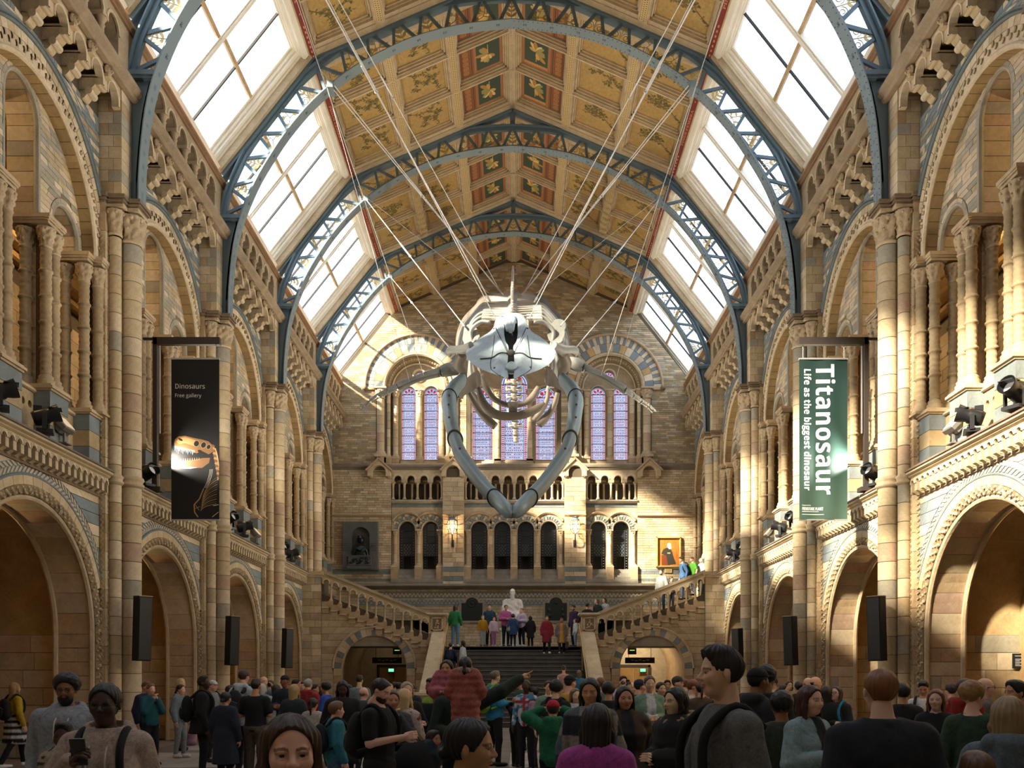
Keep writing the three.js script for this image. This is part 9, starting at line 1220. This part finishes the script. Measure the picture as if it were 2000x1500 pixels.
for (const [px, top, yaw, o, l] of [[1147, 1177, 150, { top: '#17181c', hair: 'short', hc: '#120d0b', skin: 'tan', kind: 'jacket' }, 'dark haired person behind the right newel'], [1166, 1168, -60, { top: '#2a2c30', hair: 'bob', hc: '#6a4e34', skin: 'fair', kind: 'jacket' }, 'woman with light brown hair leaning at the foot of the right balustrade'], [1181, 1167, -50, { top: '#c9ccd0', hair: 'long', hc: '#2a1a16', len: 0.4, skin: 'fair', kind: 'jacket' }, 'woman with dark hair in pale grey at the foot of the right balustrade'], [1292, 1112, -40, { top: '#cfd0cc', hair: 'fade', hc: '#4a3426', beard: 1, man: 1, skin: 'fair', kind: 'sweater' }, 'bearded man in a white jumper coming down the right flight'], [1311, 1126, 30, { top: '#a88a7a', hair: 'curly', hc: '#4a2e1c', skin: 'fair', kind: 'sweater' }, 'child with brown hair on the right flight next to the white jumper'], [1336, 1089, -70, { top: '#4a75a3', hair: 'short', hc: '#4a3426', man: 1, skin: 'fair', kind: 'tee', look: [0, 25], lean: 0.3, pack: ['#24303a', 'dark backpack on the man in the blue shirt on the right flight'] }, 'man in a blue shirt with a backpack high on the right flight'], [1355, 1089, -70, { top: '#5fb030', hair: 'short', hc: '#6a4226', skin: 'fair', kind: 'tee', sleeve: 'short', look: [0, 25], lean: 0.2 }, 'person in a bright green top high on the right flight'], [1370, 1090, -60, { top: '#cdd3d8', hair: 'bob', hc: '#d8ccb0', skin: 'fair', kind: 'jacket', look: [0, 20] }, 'white haired person at the top of the right flight']]) { const d = 39.6, x = EYE[0] + (px - VPX) * d / FOCAL; person(px, top, d, yaw, { bot: '#3a4a60', y: FL(x), ...o }, l); }
{
const d = 41.3, cx = at(1001, 1200, d).x, t = thing('statue', 'white marble statue of a seated bearded man on a plinth', 'statue', [cx, LAND, -d]), marble = std({ map: stoneMap, color: lin(0.86, 0.85, 0.82), roughness: 0.45 });
mesh('plinth', new GB().box(-0.62, 0.62, 0, 0.12, -0.8, 0.75).box(-0.52, 0.52, 0.12, 0.78, -0.7, 0.62).box(-0.57, 0.57, 0.78, 0.88, -0.75, 0.68), marble, t);
const y = 0.88, P = [ELL([0, y + 0.95, -0.12], [0.30, 0.40, 0.24], 0.08), ELL([0, y + 0.58, -0.08], [0.31, 0.26, 0.28], 0.08), CAP([-0.28, y + 1.22, -0.12], [0.28, y + 1.22, -0.12], 0.13, 0.13, 0.08), CAP([0, y + 1.25, -0.08], [0, y + 1.48, -0.03], 0.10, 0.09, 0.05)];
for (const q of [-1, 1]) P.push(CAP([q * 0.33, y + 1.18, -0.12], [q * 0.40, y + 0.82, -0.02], 0.12, 0.10, 0.05), CAP([q * 0.40, y + 0.82, -0.02], [q * 0.14, y + 0.68, 0.30], 0.10, 0.065, 0.05), CAP([q * 0.16, y + 0.55, 0], [q * 0.20, y + 0.55, 0.46], 0.16, 0.13, 0.06), CAP([q * 0.20, y + 0.55, 0.46], [q * 0.20, y + 0.1, 0.40 + q * 0.1], 0.12, 0.09, 0.05), CAP([q * 0.20, y + 0.06, 0.36 + q * 0.1], [q * 0.22, y + 0.05, 0.60 + q * 0.1], 0.075, 0.055, 0.03), CAP([q * 0.42, y + 0.1, -0.2], [q * 0.42, y + 0.85, -0.22], 0.06, 0.06, 0.02));
P.push(CAP([-0.14, y + 0.68, 0.30], [0.14, y + 0.66, 0.30], 0.06, 0.06, 0.04), ELL([0, y + 0.30, -0.1], [0.42, 0.32, 0.34], 0.06));
mesh('figure', new GB().add(fieldMesh(P, 0.024, null, (x, yy, z) => 0.012 * Math.sin(yy * 24 + x * 18) * (yy < y + 1.1 ? 1 : 0.3))), marble, t);
mesh('head', new GB().add(fieldMesh([ELL([0, y + 1.66, -0.04], [0.115, 0.145, 0.145], 0.04), ELL([0, y + 1.60, 0.06], [0.09, 0.12, 0.09], 0.04), CAP([0, y + 1.62, 0.13], [0, y + 1.58, 0.165], 0.014, 0.022, 0.02), ELL([0.045, y + 1.64, 0.15], 0.026, 0.02, true), ELL([-0.045, y + 1.64, 0.15], 0.026, 0.02, true), CAP([-0.06, y + 1.665, 0.12], [0.06, y + 1.665, 0.12], 0.018, 0.018, 0.02), ELL([0.12, y + 1.61, -0.03], [0.016, 0.04, 0.026], 0.01), ELL([-0.12, y + 1.61, -0.03], [0.016, 0.04, 0.026], 0.01)], 0.010)), marble, t);
mesh('beard', new GB().add(fieldMesh([CAP([0, y + 1.52, 0.10], [0, y + 1.32, 0.13], 0.085, 0.05, 0.03), ELL([0, y + 1.54, 0.09], [0.10, 0.06, 0.08], 0.03)], 0.012, null, (x, yy, z) => 0.008 * Math.sin(x * 120))), marble, t);
}
{
const d = 9.2, p = at(828, 1470, d), t = thing('pushchair', 'grey and black pushchair in front of the bearded man in the dark jacket', 'pushchair', [p.x, 0, -d], 0.9), k = rgb('#5a5f64'), b = rgb('#16171a');
mesh('seat', new GB().add(fieldMesh([CAP([-0.14, 0.52, -0.16], [0.14, 0.52, -0.16], 0.06, 0.06, 0.03), CAP([-0.14, 0.48, 0.10], [0.14, 0.48, 0.10], 0.07, 0.07, 0.05), CAP([-0.14, 0.92, -0.30], [0.14, 0.92, -0.30], 0.05, 0.05, 0.03), ELL([0, 0.70, -0.24], [0.19, 0.26, 0.06], 0.05), ELL([0, 0.50, -0.02], [0.19, 0.05, 0.20], 0.05)], 0.016, null, null, () => b)), PM.cloth, t);
mesh('hood', new GB().add(new THREE.SphereGeometry(0.27, 20, 10, PI, PI, 0.2, PI * 0.45), M4(0, 0.86, -0.20, 0.3, PI, 0, 0.9, 1, 1.1), b), PM.cloth, t); mesh('footmuff', new GB().add(fieldMesh([ELL([0, 0.46, 0.20], [0.17, 0.13, 0.30], 0.05)], 0.016, null, null, () => k)), PM.cloth, t);
const fr = new GB(); for (const q of [-1, 1]) fr.add(rod([q * 0.22, 0.15, 0.34], [q * 0.22, 1.02, -0.52], 0.014)).add(rod([q * 0.22, 0.15, -0.34], [q * 0.22, 0.62, 0.02], 0.014)).add(rod([q * 0.22, 0.15, -0.34], [q * 0.22, 0.15, 0.34], 0.012)); fr.add(rod([-0.22, 1.02, -0.52], [0.22, 1.02, -0.52], 0.018)); mesh('frame', fr, MAT.dark, t);
for (const q of [-1, 1]) for (const z of [-0.34, 0.34]) mesh('wheel', new GB().add(new THREE.TorusGeometry(0.115, 0.03, 8, 20), M4(q * 0.25, 0.145, z, 0, PI / 2, 0)).add(new THREE.CylinderGeometry(0.03, 0.03, 0.06, 10), M4(q * 0.25, 0.145, z, 0, 0, PI / 2)), MAT.black, t);
person(846, 1424, 9.3, 55, { y: 0.48, kind: 'jacket', top: '#2f3d4a', hair: 'short', hc: '#2a1a14', skin: 'tan', bot: '#33363e', arm: 'hold', big: 1.05 }, 'baby sitting in the grey pushchair, seen in profile');
}
renderer.render(scene, camera);
